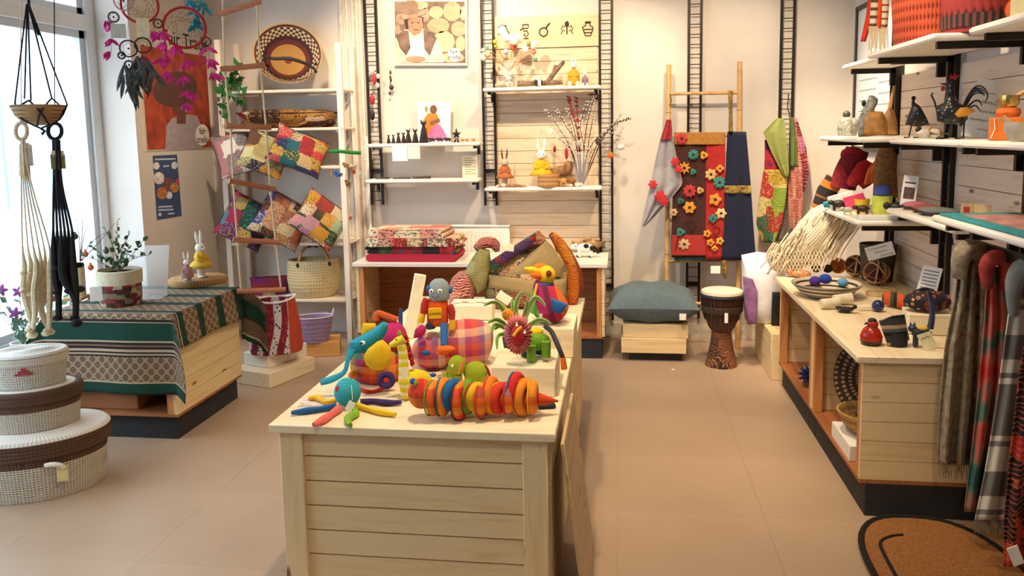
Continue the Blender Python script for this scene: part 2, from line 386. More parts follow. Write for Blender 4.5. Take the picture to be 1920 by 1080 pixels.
# baseboards, fluted door casing
struct('baseboard_back', MB().box((-2.0, YB-.02, 0), (XR, YB, .11)), M('#d9d2c6', .6), 'cream baseboard along the back wall')
struct('baseboard_right', MB().box((XR-.02, 3.0, 0), (XR, YB-.02, .11)), M('#d9d2c6', .6), 'cream baseboard along the right wall')
tr = struct('trim_1', MB().box((Yp(643, 200, YB).x, YB-.02, 0), (Yp(690, 200, YB).x-.02, YB, CEIL)), M('#ddd2c2', .6), 'tall fluted cream door casing beside the cushion rack')
for px in (650, 661, 671, 679): add('flute', MB().tube([(Yp(px, 200, YB).x-.008, YB-.022, 0), (Yp(px, 200, YB).x-.008, YB-.022, CEIL)], .016, 8), M('#ddd2c2', .6), tr)
# plank cladding on the right wall
pk = wood('#d6c2ac', '#c4ab91', 1)
for (y0, y1) in ((2.2, 3.38), (3.47, 4.19), (4.31, 5.03)):
    for k in range(19):
        z = .03+k*.098
        if z+.098 < 1.9: add('plank', MB().box((XR-.022, y0, z), (XR-.002, y1, z+.0945)), pk, wr, smooth=False)
# plank panel with stencilled board on the back wall
pp = thing('plank_panel', 'pale plank wall panel with a stencilled top board behind the twig vase', 'wall panel', (0, YB, 0))
px0, px1 = Yp(926, 33, YB).x, Yp(1121, 30, YB).x; ztop = Yp(1020, 30, YB).z
PKX = wood('#dcc4a6', '#c9ab86', 0)
add('stencil_board', MB().box((px0-.005, -.03, ztop-.235), (px1+.005, -.002, ztop)), wood('#e2c79c', '#d2b080', 0), pp, smooth=False)
for k in range(17): add('plank', MB().box((px0, -.024, ztop-.239-.096*(k+1)), (px1, -.002, ztop-.2425-.096*k)), PKX, pp, smooth=False)
def sten(name, fn):
    mb = MB(); fn(mb); add(name, mb, M('#3a2a22', .9), pp)
B = Pix((0, YB-.031, 0), 0)
def q(px, py): v = B.p(px, py); return (v.x, -.034, v.z)
def ln(mb, pts, r=.004): mb.tube([q(*p) for p in pts], r, 5)
def bar(mb, x0, y0, x1, y1): a, b = q(x0, y1), q(x1, y0); mb.box((a[0], -.036, a[2]), (b[0], -.030, b[2]))
sten('basket_stencil', lambda m: [ln(m, [(935, 66), (938, 50), (947, 48), (955, 64)]), ln(m, [(934, 52), (941, 47), (950, 49)])])
sten('jar_stencil', lambda m: [bar(m, 980, 45, 991, 47), ln(m, [(980, 47), (980, 53), (990, 53), (991, 47)]), ln(m, [(975, 57), (983, 53)]), ln(m, [(981, 58), (988, 58), (991, 64), (986, 69), (982, 66), (985, 62)]), bar(m, 980, 71, 991, 73)])
sten('banjo_stencil', lambda m: [m.torus(q(1019, 60), .031, .0045), ln(m, [(1023, 53), (1031, 43)], .006)])
sten('tree_stencil', lambda m: [m.blob(q(1063, 45), (.016, .003, .022)), bar(m, 1062, 49, 1064, 64)]+[ln(m, [(1063+s*a, 50+b), (1063+s*(a+4), 48+b), (1063+s*(a+7), 56+b)], .003) for s in (-1, 1) for a, b in ((4, 0), (4, 8))])
sten('vase_stencil', lambda m: [bar(m, 1097, 40, 1108, 44), ln(m, [(1098, 44), (1098, 48), (1092, 51), (1095, 60), (1098, 67), (1107, 67), (1110, 60), (1112, 51), (1106, 48), (1106, 44)]), bar(m, 1094, 54, 1111, 56), bar(m, 1096, 60, 1109, 62)])

# ladder style wall standards with rungs
rungB = mesh('rung', MB().tube([(0, 0, 0), (.105, 0, 0)], .0035, 5), IRON)
def track(x, z0, z1, label, wall='back', y=0, group='ladder rail standards'):
    t = thing('wall_standard', label, 'shelf rail', (x, YB, 0) if wall == 'back' else (XR, y, 0), 0 if wall == 'back' else -PI/2, group)
    for dx in (0, .088): add('rail', MB().box((dx, -.05, z0), (dx+.017, -.026, z1)), IRON, t, smooth=False)
    k = 0
    while z0+.035+k*.072 < z1-.01: add('rung', rungB, None, t, loc=(0, -.038, z0+.035+k*.072)); k += 1
    for z in (z0+.25, z1-.3): add('fixing', MB().box((.004, -.03, z), (.10, -.002, z+.03)), IRON, t, smooth=False)
tx = [Yp(p, 100, YB-.04).x for p in (685, 902, 1122.7, 1289.5, 1462)]
zb = [Yp(710, 384, YB-.04).z, Yp(912, 385, YB-.04).z, .14, .16, .9]
tl = ['black ladder rail standard beside the fluted door casing', 'black ladder rail standard between the white back shelves', 'tall black ladder rail standard right of the plank panel', 'black ladder rail standard behind the bamboo ladder', 'black ladder rail standard with patchwork scarves hanging on it']
for i in range(5): track(tx[i], zb[i], 3.0, tl[i])
for y, z1, l in ((5.15, 2.6, 'black rail standard on right wall beside framed notice board'), (4.30, 2.6, 'black rail standard on right wall behind the metal rooster'), (3.47, 2.6, 'black rail standard on right wall nearest the hanging scarves')): track(0, .75, z1, l, 'right', y)

# wall shelves on the back wall
def shelf(pxa, pxb, py, label, dep=.26):
    yf = YB-dep; a, b = Yp(pxa, py, yf), Yp(pxb, py, yf); z = (a.z+b.z)/2; w = b.x-a.x
    t = thing('wall_shelf', label, 'shelf', (a.x, yf, z), 0, 'white shelves on ladder rails')
    add('board', MB().cbox((0, 0, 0), (w, dep-.055, .026), .008), SHELFW, t)
    for x in (.03, w-.05): add('bracket', MB().box((x, .03, -.02), (x+.02, dep-.03, -.001)).box((x, dep-.06, -.07), (x+.02, dep-.03, -.001)), IRON, t, smooth=False)
    return z+.026, yf, a.x, b.x
SA = shelf(688, 898, 275, 'white shelf carrying the row of carved black cats')
SB = shelf(684, 896, 343, 'white shelf below the black cats with flat sticks on it')
SCc = shelf(905, 1127, 169, 'white shelf carrying the felt flower vase and seated rabbit')
SD = shelf(908, 1128, 358, 'white shelf carrying the twig vase and wicker basket')
# right wall shelves: (x front, far y, near y, z underside)
RS = {}
for key, x, y1, y0, z, l in (('1a', 1.32, 5.15, 4.31, 1.935, 'far top right shelf under the striped scarf'), ('1b', 1.22, 4.30, 3.44, 1.93, 'top right shelf carrying the orange woven basket'), ('1c', 1.35, 3.43, 2.5, 1.945, 'nearest top right shelf with the orange figure'),
        ('2a', 1.20, 5.15, 4.31, 1.512, 'middle right shelf under the stone birds'), ('2b', 1.34, 4.30, 3.44, 1.505, 'middle right shelf under the metal rooster'), ('2c', 1.34, 3.43, 2.5, 1.505, 'middle right shelf under the orange gift box'),
        ('3a', 1.20, 5.17, 4.29, 1.085, 'low right shelf piled with hammocks and carved animals'), ('3b', 1.34, 4.30, 3.46, 1.15, 'low right shelf with grey felt purses'), ('3c', 1.25, 3.45, 2.5, 1.205, 'low right shelf with flat teal textile above the scarves')):
    t = thing('wall_shelf', 'white '+l, 'shelf', (x, y0, z), 0, 'white shelves on the right wall')
    add('board', MB().cbox((0, 0, 0), (XR-.055-x, y1-y0, .028), .009), SHELFW, t)
    for yy in (y0+.05, y1-.07): add('bracket', MB().box((.04, yy-y0, -.03), (XR-.03-x, yy-y0+.022, -.001)).box((XR-.07-x, yy-y0, -.1), (XR-.03-x, yy-y0+.022, -.001)), IRON, t, smooth=False)
    RS[key] = (x, y0, y1, z+.028)

# ================================================================== DISPLAY TABLES
TH = .68
def planks(parent, n, z0, z1, a, b, fixed, th, ax, mat, gap=.0025, nm='plank'):
    """horizontal boards from a to b along x (ax=0, thickness along y) or along y (ax=1)"""
    h = (z1-z0)/n
    for k in range(n):
        lo, hi = z0+k*h+gap/2, z0+(k+1)*h-gap/2
        mb = MB().box((a, fixed, lo), (b, fixed+th, hi)) if ax == 0 else MB().box((fixed, a, lo), (fixed+th, b, hi))
        add(nm, mb, mat, parent, smooth=False)
# centre table
cx0, cx1, cy0, cy1 = -1.127, -.203, 2.345, 4.36
ct = thing('display_table', 'long whitewashed pine display table covered in soft toys', 'table', ((cx0+cx1)/2, cy0, 0))
hw = (cx1-cx0)/2
for j in range(2): add('table_top', MB().cbox((-hw, j*1.008, TH-.028), (hw, j*1.008+1.006, TH), .003), TOPM, ct)
add('backing', MB().box((-hw+.05, .06, .1), (hw-.05, 1.96, TH-.03)), M('#4a3524', .9), ct, smooth=False)
planks(ct, 7, .06, TH-.03, -hw+.095, hw-.09, .035, .02, 0, PINE, .005)
for x in (-hw+.025, hw-.105): add('post', MB().cbox((x, .02, .0), (x+.078, .06, TH-.0285), .003), PINEZ, ct)
for j in range(2):
    planks(ct, 7, .06, TH-.03, .064+j*1.0, 1.0+j*.985, hw-.04, .02, 1, PINEY)
    planks(ct, 7, .06, TH-.03, .064+j*1.0, 1.0+j*.985, -hw+.02, .02, 1, PINEY)
lb = solo('leaning_panel', MB().cbox((0, 0, 0), (.012, .5, .62), .002, Matrix.Rotation(math.radians(-7), 4, 'Y')), wood('#c9ab83', '#b08d62', 1), 'thin wooden board leaning against the right side of the toy table', 'board', (-.118, 2.42, 0.003))
# back table
bt = thing('display_table', 'long back display table with open dark pine interior carrying folded quilts', 'table', (-1.015, 5.5, 0))
bw = .915; bd = .52
add('table_top', MB().cbox((-bw, -.01, TH-.028), (bw, bd, TH), .003), M('#eae2d6', .5, 0, .03), bt)
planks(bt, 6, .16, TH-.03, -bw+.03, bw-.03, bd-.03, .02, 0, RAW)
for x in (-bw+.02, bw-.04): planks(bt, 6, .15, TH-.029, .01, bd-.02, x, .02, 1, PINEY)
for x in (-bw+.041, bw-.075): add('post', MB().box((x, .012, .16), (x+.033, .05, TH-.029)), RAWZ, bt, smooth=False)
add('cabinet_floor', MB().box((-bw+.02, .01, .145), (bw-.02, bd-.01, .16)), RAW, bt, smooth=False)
add('plinth', MB().box((-bw+.04, .02, 0), (bw-.04, bd-.01, .144)), KICK, bt, smooth=False)
# left table
lx0, lx1, ly0, ly1 = -3.04, -2.325, 3.80, 4.52
lt = thing('display_table', 'pine display cube under the green striped cloth by the window', 'table', ((lx0+lx1)/2, ly0, 0)); hw2 = (lx1-lx0)/2; dd = ly1-ly0
add('table_top', MB().cbox((-hw2, 0, TH-.028), (hw2, dd, TH), .003), TOPM, lt)
for x in (-hw2, hw2-.022): planks(lt, 6, .145, TH-.029, .0, dd, x, .022, 1, PINEY)
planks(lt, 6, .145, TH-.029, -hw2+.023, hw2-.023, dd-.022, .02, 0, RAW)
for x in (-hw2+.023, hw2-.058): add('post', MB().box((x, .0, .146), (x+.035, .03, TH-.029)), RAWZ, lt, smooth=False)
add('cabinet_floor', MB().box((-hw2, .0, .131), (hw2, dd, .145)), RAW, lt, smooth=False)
add('plinth', MB().box((-hw2+.02, .03, 0), (hw2-.025, dd-.02, .131)), KICK, lt, smooth=False)
solo('wooden_box', MB().cbox((-.2, 0, 0), (.17, .3, .105), .003), RAW, 'orange pine box inside the cloth covered cube', 'box', (-2.76, 3.86, .1455))
# right counter: two units with one top
ux0 = .965; uy = (3.30, 4.155, 5.02)
for i in range(2):
    y0, y1 = uy[i]+.002, uy[i+1]-.002
    u = thing('counter_unit', ['pine counter unit with planked end nearest the doormat', 'far pine counter unit beside the white hammock bag'][i], 'cabinet', (ux0, y0, 0)); L = y1-y0; D = XR-.03-ux0
    for yy in (0, L-.02): planks(u, 6, .155, TH-.03, .0, D, yy, .02, 0, PINE)
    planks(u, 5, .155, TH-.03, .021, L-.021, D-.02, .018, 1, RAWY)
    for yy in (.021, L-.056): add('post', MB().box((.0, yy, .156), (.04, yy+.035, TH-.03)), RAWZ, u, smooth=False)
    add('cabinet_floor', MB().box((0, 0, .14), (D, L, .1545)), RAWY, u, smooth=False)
    add('plinth', MB().box((.025, .0, 0), (D-.02, L-.002, .14)), KICK, u, smooth=False)
wt = solo('countertop', MB().cbox((0, 0, 0), (XR-.025-.937, 5.09-3.285, .028), .003), TOPY, 'long pale counter top along the right wall', 'worktop', (.937, 3.285, TH-.0295))

# radiator behind the back table
ra, rb = Yp(880, 425, YB-.08), Yp(955, 425, YB-.08)
rd = thing('radiator', 'white panel radiator behind the quilts', 'radiator', (rb.x-.98, YB-.085, .25)); rh = ra.z-.25
add('panel', MB().cbox((0, 0, 0), (.98, .045, rh), .008), WHITE, rd)
rib = mesh('rib', MB().tube([(0, 0, .03), (0, 0, rh-.03)], .011, 8), WHITE)
for k in range(28): add('rib', rib, None, rd, loc=(.03+k*.033, -.002, 0))
add('top_grille', MB().cbox((-.005, -.012, rh), (.985, .05, rh+.012), .003), WHITE, rd)
vp = Yp(699, 435, YB-.09)
va = thing('radiator_valve', 'white round radiator thermostat knob with its pipe', 'valve', (vp.x, YB-.09, vp.z))
add('knob', MB().lathe([(.0, -.04), (.03, -.035), (.034, 0), (.03, .03), (0, .032)], 20, M=Matrix.Rotation(PI/2, 3, 'X')), WHITE, va)
add('pipe', MB().tube([(-.03, .05, 0), (-.035, .06, .1), (-.035, .06, .75)], .012, 8), WHITE, va)
# ================================================================== WINDOW SIDE
# woven cloth over the cube
G_, BE, DK, TN = '#0b3a2c', '#b89f80', '#2a1d17', '#7a5f49'
st = []; 
def band(p, c): st.append((p, c))
for p, c in ((0, G_), (.05, BE), (.056, 'zig'), (.17, DK), (.177, BE), (.186, DK), (.195, BE), (.205, DK), (.215, TN), (.226, DK), (.236, BE), (.245, G_), (.325, BE), (.332, DK), (.34, 'zig'), (.385, DK), (.392, BE), (.40, G_), (.44, 'zig'), (.56, G_), (.61, DK), (.617, 'zig'), (.74, G_), (.80, 'zig'), (.92, G_)): band(p, c)
CLOTH = stripes('andean', st, 'Y', 1, 'UV', .95, ('#9c8266', DK, '#6f4f3a', 12))
cl = thing('tablecloth', 'green and beige striped woven cloth draped over the window cube', 'tablecloth', (-2.68, 3.8, TH))
def drape(u, v):
    X0, X1 = -hw2-.16, hw2+.19; Y0, Y1 = -.44, .74
    x, y = X0+(X1-X0)*u, Y0+(Y1-Y0)*v
    sR, sL, t = max(0, x-hw2-.006), max(0, -hw2-.006-x), max(0, -.008-y); s = max(sR, sL)
    d = (s**3+t**3)**(1/3); m = min(s, t)
    xx = min(max(x, -hw2-.008), hw2+.008)+(1 if sR > 0 else -1)*(.12*s+.45*m); yy = max(y, -.01)-.05*t-.45*m
    yy -= .012*math.sin(14*x)*t/.4; xx += .01*math.sin(13*y)*s/.2
    return (xx, yy, .006-d*.98-(.0 if d else 0))
add('cloth', MB().sheet(drape, 56, 56), CLOTH, cl, solid=.003)
def flap(u, v):   # far corner hanging loose behind the cube
    e = Yp(432, 540, 4.54)-Vector((-2.68, 3.8, TH)); a = u*.17; b = v*(.33-.02*math.sin(3*u))
    return (hw2+.0+a*.9, .735+.012*math.sin(9*u+2)+a*.25, .006-b-max(0, a-.02)*.75)
add('loose_corner', MB().sheet(flap, 14, 14), stripes('andean2', [(0, G_), (.1, BE), (.13, 'zig'), (.45, DK), (.5, G_), (.8, 'zig')], 'Y', 1, 'UV', .95, (DK, TN, BE, 10), rot=PI), cl, solid=.003)

# coiled lidded baskets, stacked
def lidded(name, loc, rz, L, D, H, bands, label, group, top=None):
    t = thing(name, label, 'basket', loc, rz, group); n = max(8, int(H/.0125)); lidn = max(3, n//4)
    def prof(rows, r0, r1, h, bul=.0045):
        p = []
        for k in range(rows):
            for a in (0, .25, .5, .75): f = (k+a)/rows; p.append((r0+(r1-r0)*f**.8+bul*math.sin(PI*a), h*f))
        return p
    body, lid = bands
    pr = prof(n, .90, .98, H*.78, .012); add('body', MB().lathe([(0.01, .0)]+pr+[(.9, H*.78), (.88, H*.7)], 48, L/2, D/2), body, t)
    lp = [(.97, H*.70), (1.02, H*.70)]+[(r+.045, z+H*.70) for r, z in prof(lidn, .98, .99, H*.28, .014)]
    for k in range(12): a = 1-k/12; lp += [(a*1.0+.0, H+.0025), (a-.04, H+.008*(1-abs(a-.5)))]
    lp += [(.012, H+.006)]; o = add('lid', MB().lathe(lp, 48, L/2, D/2), lid, t)
    return t
wv_w = weave('coil_white', '#e2d6c4', '#7d6650', 110, 34); wv_w2 = weave('coil_white_small', '#eee6d8', '#a8937b', 90, 20)
def bandlid(name, inner, rim, cut):
    t = NT('lid_'+name, .8); co = t.coord('UV', (1, 1, 1)); sp = t.n('SeparateXYZ'); t.k(co, sp.inputs[0])
    c = t.ramp(sp.outputs['Y'], [(0, rim), (cut, '#7b5a3f'), (cut+.02, inner), (1, inner)], 'CONSTANT')
    wa = t.n('Math', operation='SINE'); m = t.n('Math', operation='MULTIPLY'); m.inputs[1].default_value = 700; t.k(sp.outputs['X'], m.inputs[0]); t.k(m.outputs[0], wa.inputs[0])
    k = t.ramp(wa.outputs[0], [(.0, (.75,)*3+(1,)), (.4, (1,)*4)]); return t.base(t.mix(1.0, c, k, 'MULTIPLY'))
lidb = bandlid('brown', '#e9e0d2', '#5a3d2b', .42); lidw = bandlid('white', '#f0eadf', '#e2d8c8', .3)
def bandbody(name, a, b, cut, nu, nv):
    t = NT('body_'+name, .8); co = t.coord('UV'); sp = t.n('SeparateXYZ'); t.k(co, sp.inputs[0])
    c = t.ramp(sp.outputs['Y'], [(0, a), (cut, b)], 'CONSTANT'); w = []
    for ax, n in (('X', nu), ('Y', nv)):
        m = t.n('Math', operation='MULTIPLY'); m.inputs[1].default_value = 2*PI*n; t.k(sp.outputs[ax], m.inputs[0]); s_ = t.n('Math', operation='SINE'); t.k(m.outputs[0], s_.inputs[0]); w.append(s_.outputs[0])
    mm = t.n('Math', operation='ADD'); t.k(w[0], mm.inputs[0]); t.k(w[1], mm.inputs[1])
    k = t.ramp(mm.outputs[0], [(0, (.55,)*3+(1,)), (.5, (1,)*4)]); t.bump(mm.outputs[0], .4, .003); return t.base(t.mix(1.0, c, k, 'MULTIPLY'))
brz = .50
bc = Vector((-2.685, 3.235, 0)); H1, H2, H3 = .285, .185, .155
b1 = lidded('lidded_basket', bc, brz, .585, .44, H1, (bandbody('big', '#d9cbb8', '#6b4a35', .72, 120, 20), lidb), 'largest oval lidded basket with brown rim at the bottom of the stack', 'nesting lidded baskets')
b2 = lidded('lidded_basket', bc+Vector((-.02, .015, H1+.006)), brz, .405, .30, H2, (bandbody('mid', '#d9cbb8', '#6b4a35', .66, 100, 14), lidb), 'middle oval lidded basket with brown rim in the stack', 'nesting lidded baskets')
b3 = lidded('lidded_basket', bc+Vector((-.03, .02, H1+H2+.014)), brz, .32, .235, H3, (bandbody('small', '#e6dccb', '#e6dccb', .9, 90, 11), lidw), 'small white lidded basket with red triangle on top of the stack', 'nesting lidded baskets')
add('red_motif', MB().box((-.035, -.12, .07), (.035, -.114, .078)).box((-.022, -.12, .078), (.022, -.114, .088)).box((-.009, -.12, .088), (.009, -.114, .1)), M('#a8333c'), b3)
tg = add('price_tag', MB().box((.10, -.212, .085), (.145, -.204, .155)), M('#d8c48c', .8), b1); 
add('tassel', MB().tube([(.06, -.215, .17), (.09, -.225, .175), (.12, -.222, .165), (.13, -.214, .15)], .011, 6, sm=3), M('#efe9df', .95), b1)

# macrame plant hangers
def hanger(px, y, pts_top, strands, col, label, foot):
    base = Yp(px, 300, y); f = Pix((base.x, y, 0), face(base)); t = thing('macrame_hanger', label, 'plant hanger', (base.x, y, 0), f.rz, 'macrame plant hangers'); m = M(col, .95, 0, .2, 120, .001)
    P = lambda a, b, d=0: f.p(a, b, d)
    c, r = pts_top; lp = [P(c[0]+r[0]*math.cos(a), c[1]+r[1]*math.sin(a)) for a in [2*PI*i/14 for i in range(14)]]
    add('loop', MB().tube(lp, .009, 7, closed=True).tube(lp, .0, 3, closed=True), m, t)
    add('ceiling_cord', MB().tube([P(c[0], c[1]-r[1]), P(c[0]-2, -160)], .0025, 5), m, t)
    for k, st_ in enumerate(strands):
        add('cord', MB().tube([P(a, b, .03*math.sin(2.1*k)) for a, b in st_[0]], [w_*f.m for w_ in st_[1]], 7, sm=4), m, t)
    for (a, b, rr) in foot[0]: add('knot', MB().blob(P(a, b, .02*math.sin(a)), (rr*f.m, rr*f.m, rr*.7*f.m), n=10, k=6), m, t)
    for (a, b, w_, h_, cc) in foot[1]:
        v = P(a, b, -.025); add('paper_label', MB().cbox((v.x-w_*f.m/2, v.y-.003, v.z-h_*f.m/2), (v.x+w_*f.m/2, v.y+.003, v.z+h_*f.m/2), .001), M(cc, .7), t)
    return t
sA = []
for k, x0 in enumerate((44, 46, 48, 50, 52, 54)):
    xe = 42+k*10; sA.append(([(40+k*1.2, 262), (x0-4+k*1.5, 340), (xe, 460), (xe+4+3*math.sin(k), 500), (xe+2, 545), (58+k*7 if k % 2 else 54+k*6, 585), (62 if k < 3 else 92, 618)], [1.6, 1.4, 1.4, 5, 5.5, 5, 3.5]))
sA.append(([(41, 270), (42, 330)], [5, 6])); sA.append(([(50, 268), (52, 335)], [4, 5]))
hanger(62, 3.37, ((40, 246), (11, 16)), sA, '#d9c5a0', 'cream macrame hanger with a looped top in the window', ([(44, 511, 7), (58, 514, 6), (72, 513, 6), (88, 508, 7), (100, 512, 7), (42, 545, 6), (56, 552, 6), (84, 548, 7), (98, 560, 9), (60, 628, 10), (55, 618, 8), (90, 620, 9), (86, 625, 8), (96, 623, 7)], [(53, 291, 14, 38, '#d8cdb8')]))
sB = []
for k in range(6):
    xe = 100+k*7; sB.append(([(103+k*1.5, 262), (101+k*3, 345), (xe, 430), (xe+1, 470), (104+k*7.2, 520), (110 if k < 2 else 138+k, 560), (110 if k < 2 else 142, 592)], [2.6, 2.2, 2.2, 5.5, 6.5, 5.5, 5.5]))
sB.append(([(103, 258), (107, 330)], [5, 7]))
hanger(118, 3.37, ((103, 246), (13, 15)), sB, '#17171b', 'black macrame hanger hanging beside the cream one', ([(104, 503, 8), (118, 505, 8), (138, 500, 9), (150, 497, 7), (106, 548, 8), (130, 545, 9), (150, 542, 9), (108, 596, 9), (143, 606, 11), (140, 597, 9)], [(109, 303, 23, 26, '#7c7a52'), (108, 288, 20, 10, '#d9cdb8')]))
# bowl in a black net
b0 = Yp(75, 235, 3.12); f = Pix((b0.x, 3.12, b0.z)); t = thing('hanging_bowl', 'round wooden bowl hanging in a black cord net', 'bowl', b0, f.rz)
rr = 47*f.m
add('bowl', MB().lathe([(.2*rr, 0), (.6*rr, .12*rr), (.85*rr, .4*rr), (rr, .78*rr), (.96*rr, .8*rr), (.8*rr, .45*rr), (.1*rr, .1*rr)], 32), weave('bowlcoil', '#b08a5a', '#7d5a34', 3, 14), t)
cm = M('#15161c', .9)
tops = [(28, 193), (46, 185), (58, 189), (97, 184), (126, 196)]
for k, (a, b) in enumerate(tops):
    d = (-.02, .10, .08, -.09, 0)[k]; add('cord', MB().tube([f.p(50+k, 8), f.p(a, b, d)], .0035, 6), cm, t)
for seg in ([(28, 193), (40, 222), (75, 240)], [(97, 184), (76, 210), (70, 236)], [(54, 188), (76, 210), (92, 234)], [(126, 196), (112, 224), (78, 240)], [(97, 184), (118, 206), (110, 226)], [(54, 188), (34, 203), (42, 222)]):
    add('net_cord', MB().tube([f.p(a, b, -.105+.0016*abs(a-77)) for a, b in seg], .004, 6, sm=3), cm, t)
add('knot', MB().tube([f.p(53, -150), f.p(54, 10), f.p(60, 30, -.01), f.p(74, 66, -.01)], [.003, .006, .007, .008], 6), cm, t)
add('tail', MB().tube([f.p(76, 240, -.06), f.p(84, 246, -.06), f.p(78, 252, -.06)], .006, 6), cm, t)

# dream catchers
def feather(mb, p, L, ang, w=.018):
    dx, dz = math.sin(ang), -math.cos(ang); nx, nz = -dz, dx; p = Vector(p); pts = []
    prof = [(0, .15), (.25, .8), (.5, 1), (.8, .7), (1, .05)]
    L_ = [p+Vector((dx*L*a+nx*w*b, .012*math.sin(6*a+p.x*90)*a, dz*L*a+nz*w*b)) for a, b in prof]; R_ = [p+Vector((dx*L*a-nx*w*b, -.012*math.sin(5*a+p.z*70)*a, dz*L*a-nz*w*b)) for a, b in prof]
    vs = L_+R_; mb.add(vs, [(i, i+1, i+6, i+5) for i in range(4)])
def web(mb, c, R, f_, n=10, turns=5):
    prev = [Vector(c)+Vector((R*math.cos(2*PI*i/n), 0, R*math.sin(2*PI*i/n))) for i in range(n)]
    for k in range(turns):
        nxt = [((prev[i]+prev[(i+1) % n])/2-Vector(c))*.86+Vector(c) for i in range(n)]
        for i in range(n): mb.tube([prev[i], nxt[i]], .0007, 3, cap=False); mb.tube([prev[(i+1) % n], nxt[i]], .0007, 3, cap=False)
        prev = nxt
def catcher(px, py, y, rings, fmat, fs, label, rim='#b8232c', cardz=()):
    b = Yp(px, py, y); f = Pix(b); t = thing('dream_catcher', label, 'dream catcher', b, f.rz, 'dream catchers'); th = M('#3a2a2a', .9)
    add('cord', MB().tube([f.p(px, py-rings[0][2]), f.p(px, -150)], .0012, 4), th, t)
    for i, (cx_, cy_, r, cc) in enumerate(rings):
        c = f.p(cx_, cy_, .004*i); R = r*f.m; h = add('hoop', MB().torus(c, R, max(.0035, min(.007, R*.07)), n=32), M(cc, .85), t); mb = MB(); web(mb, c, R*.96, f, 9 if r > 20 else 6, 5 if r > 20 else 2); add('web', mb, th, h)
        if r < 22: add('bead', MB().blob(c, .005, n=8, k=6), M('#241a18', .4), h)
    for (a, b_, c, d) in fs['cords']: add('feather_cord', MB().tube([f.p(a, b_), f.p(c, d)], .001, 4), th, t)
    for (a, b_, L, ang) in fs['feathers']:
        mb = MB(); feather(mb, f.p(a, b_, random.uniform(-.015, .015)), L*f.m, ang, L*f.m*fs.get('w', .17)); add('feather', mb, fmat, t, solid=.0012)
    for (a, b_, w_, h_, cc) in cardz: v = f.p(a, b_, -.012); add('price_tag', MB().box((v.x-w_*f.m/2, v.y-.001, v.z-h_*f.m/2), (v.x+w_*f.m/2, v.y+.001, v.z+h_*f.m/2)), M(cc, .8), t)
PINK = M('#f03a9c', .9, 0, .25); GREYF = M('#566062', .9, 0, .5); TEAL = M('#2a9fb4', .9, 0, .3)
rf = lambda lst, L: [(a+random.uniform(-3, 3), b+random.uniform(-2, 2), L*random.uniform(.75, 1.2), random.uniform(-1.1, 1.1)) for a, b in lst for _ in range(5)]
catcher(346, 52, 3.75, [(346, 52, 37, '#b51f28'), (387, 78, 8, '#6b3a30')], PINK, dict(cords=[(345, 90, 346, 200), (309, 74, 312, 150), (389, 86, 398, 150)], feathers=rf([(310, 80), (311, 105), (313, 135), (347, 112), (345, 142), (352, 170), (353, 195), (388, 90), (392, 112), (398, 138), (330, 84)], 20)), 'large red hoop dream catcher with pink feathers near the poster')
catcher(262, 22, 3.6, [(262, 10, 32, '#b51f28'), (296, 44, 8, '#6b3a30')], PINK, dict(cords=[(290, 40, 284, 110), (300, 50, 300, 112)], feathers=rf([(284, 58), (300, 60), (276, 108), (302, 110)], 19)), 'red hoop dream catcher with a cream price tag', cardz=[(268, 52, 22, 36, '#efe4bd')])
catcher(230, 10, 3.45, [(232, 2, 17, '#c98f98'), (213, 32, 9, '#5a3a44')], PINK, dict(cords=[(213, 41, 208, 100)], feathers=rf([(199, 40), (209, 74), (205, 98), (212, 46)], 17)), 'pink dream catcher with a grey tag beside the window frame', cardz=[(222, 58, 26, 26, '#d3d6ce')])
catcher(240, 92, 3.5, [(241, 91, 15, '#2a2a2e'), (268, 85, 14, '#2a2a2e'), (242, 122, 8, '#2a2a2e'), (228, 104, 6, '#2a2a2e'), (244, 143, 5, '#2a2a2e')], GREYF, dict(w=.075, cords=[(241, 106, 244, 145), (268, 99, 266, 130)], feathers=[(a+random.uniform(-4, 4), b, random.uniform(34, 60), random.uniform(-.6, .6)) for a, b in ((236, 120), (248, 125), (258, 105), (266, 105), (272, 115), (280, 122), (286, 130), (252, 145), (244, 150), (236, 140)) for _ in range(4)]), 'grey feathered dream catcher of small dark hoops')
catcher(368, 2, 3.85, [(366, -12, 16, '#2a9fb4')], TEAL, dict(cords=[(366, 4, 366, 50)], feathers=rf([(352, 2), (364, 20), (378, 4), (370, 34), (367, 46), (386, 14)], 17)), 'turquoise feathered dream catcher at the top edge')

# posters on the left wall
def wallpix(px, py): v = Xp(px, py, XL); return v.y, v.z
po = thing('poster', 'orange poster of a woman in a wide hat on the left wall', 'poster', (XL, 5.3, 1.5)); O = Vector((XL, 5.3, 1.5))
def wp(px, py): a, b = wallpix(px, py); return (a-5.3, b-1.5)
def flat(name, pts, mat, parent, x0, x1, raw=False): add(name, MB().prism(pts if raw else [wp(*p) for p in pts], x0, x1, 0), mat, parent, smooth=False)
y0_, zb_ = wp(276, 284); y1_ = wp(397, 276)[0]; zt_ = wp(330, 96)[1]; zh_ = wp(330, 30)[1]
flat('sheet', [(y0_-.01, zb_), (y1_, zb_), (y1_, zh_), (y0_-.01, zh_)], M('#cfc4b4', .6), po, .001, .004, True)
flat('orange_ground', [(y0_, zb_+.01), (y1_-.01, zb_+.01), (y1_-.01, zt_), (y0_, zt_)], M('#a8432a', .6, 0, .4, 12), po, .004, .0045, True)
flat('blouse', [(309, 281), (311, 236), (322, 222), (345, 214), (368, 217), (378, 240), (379, 278)], M('#a89a9c', .7), po, .0045, .0055)
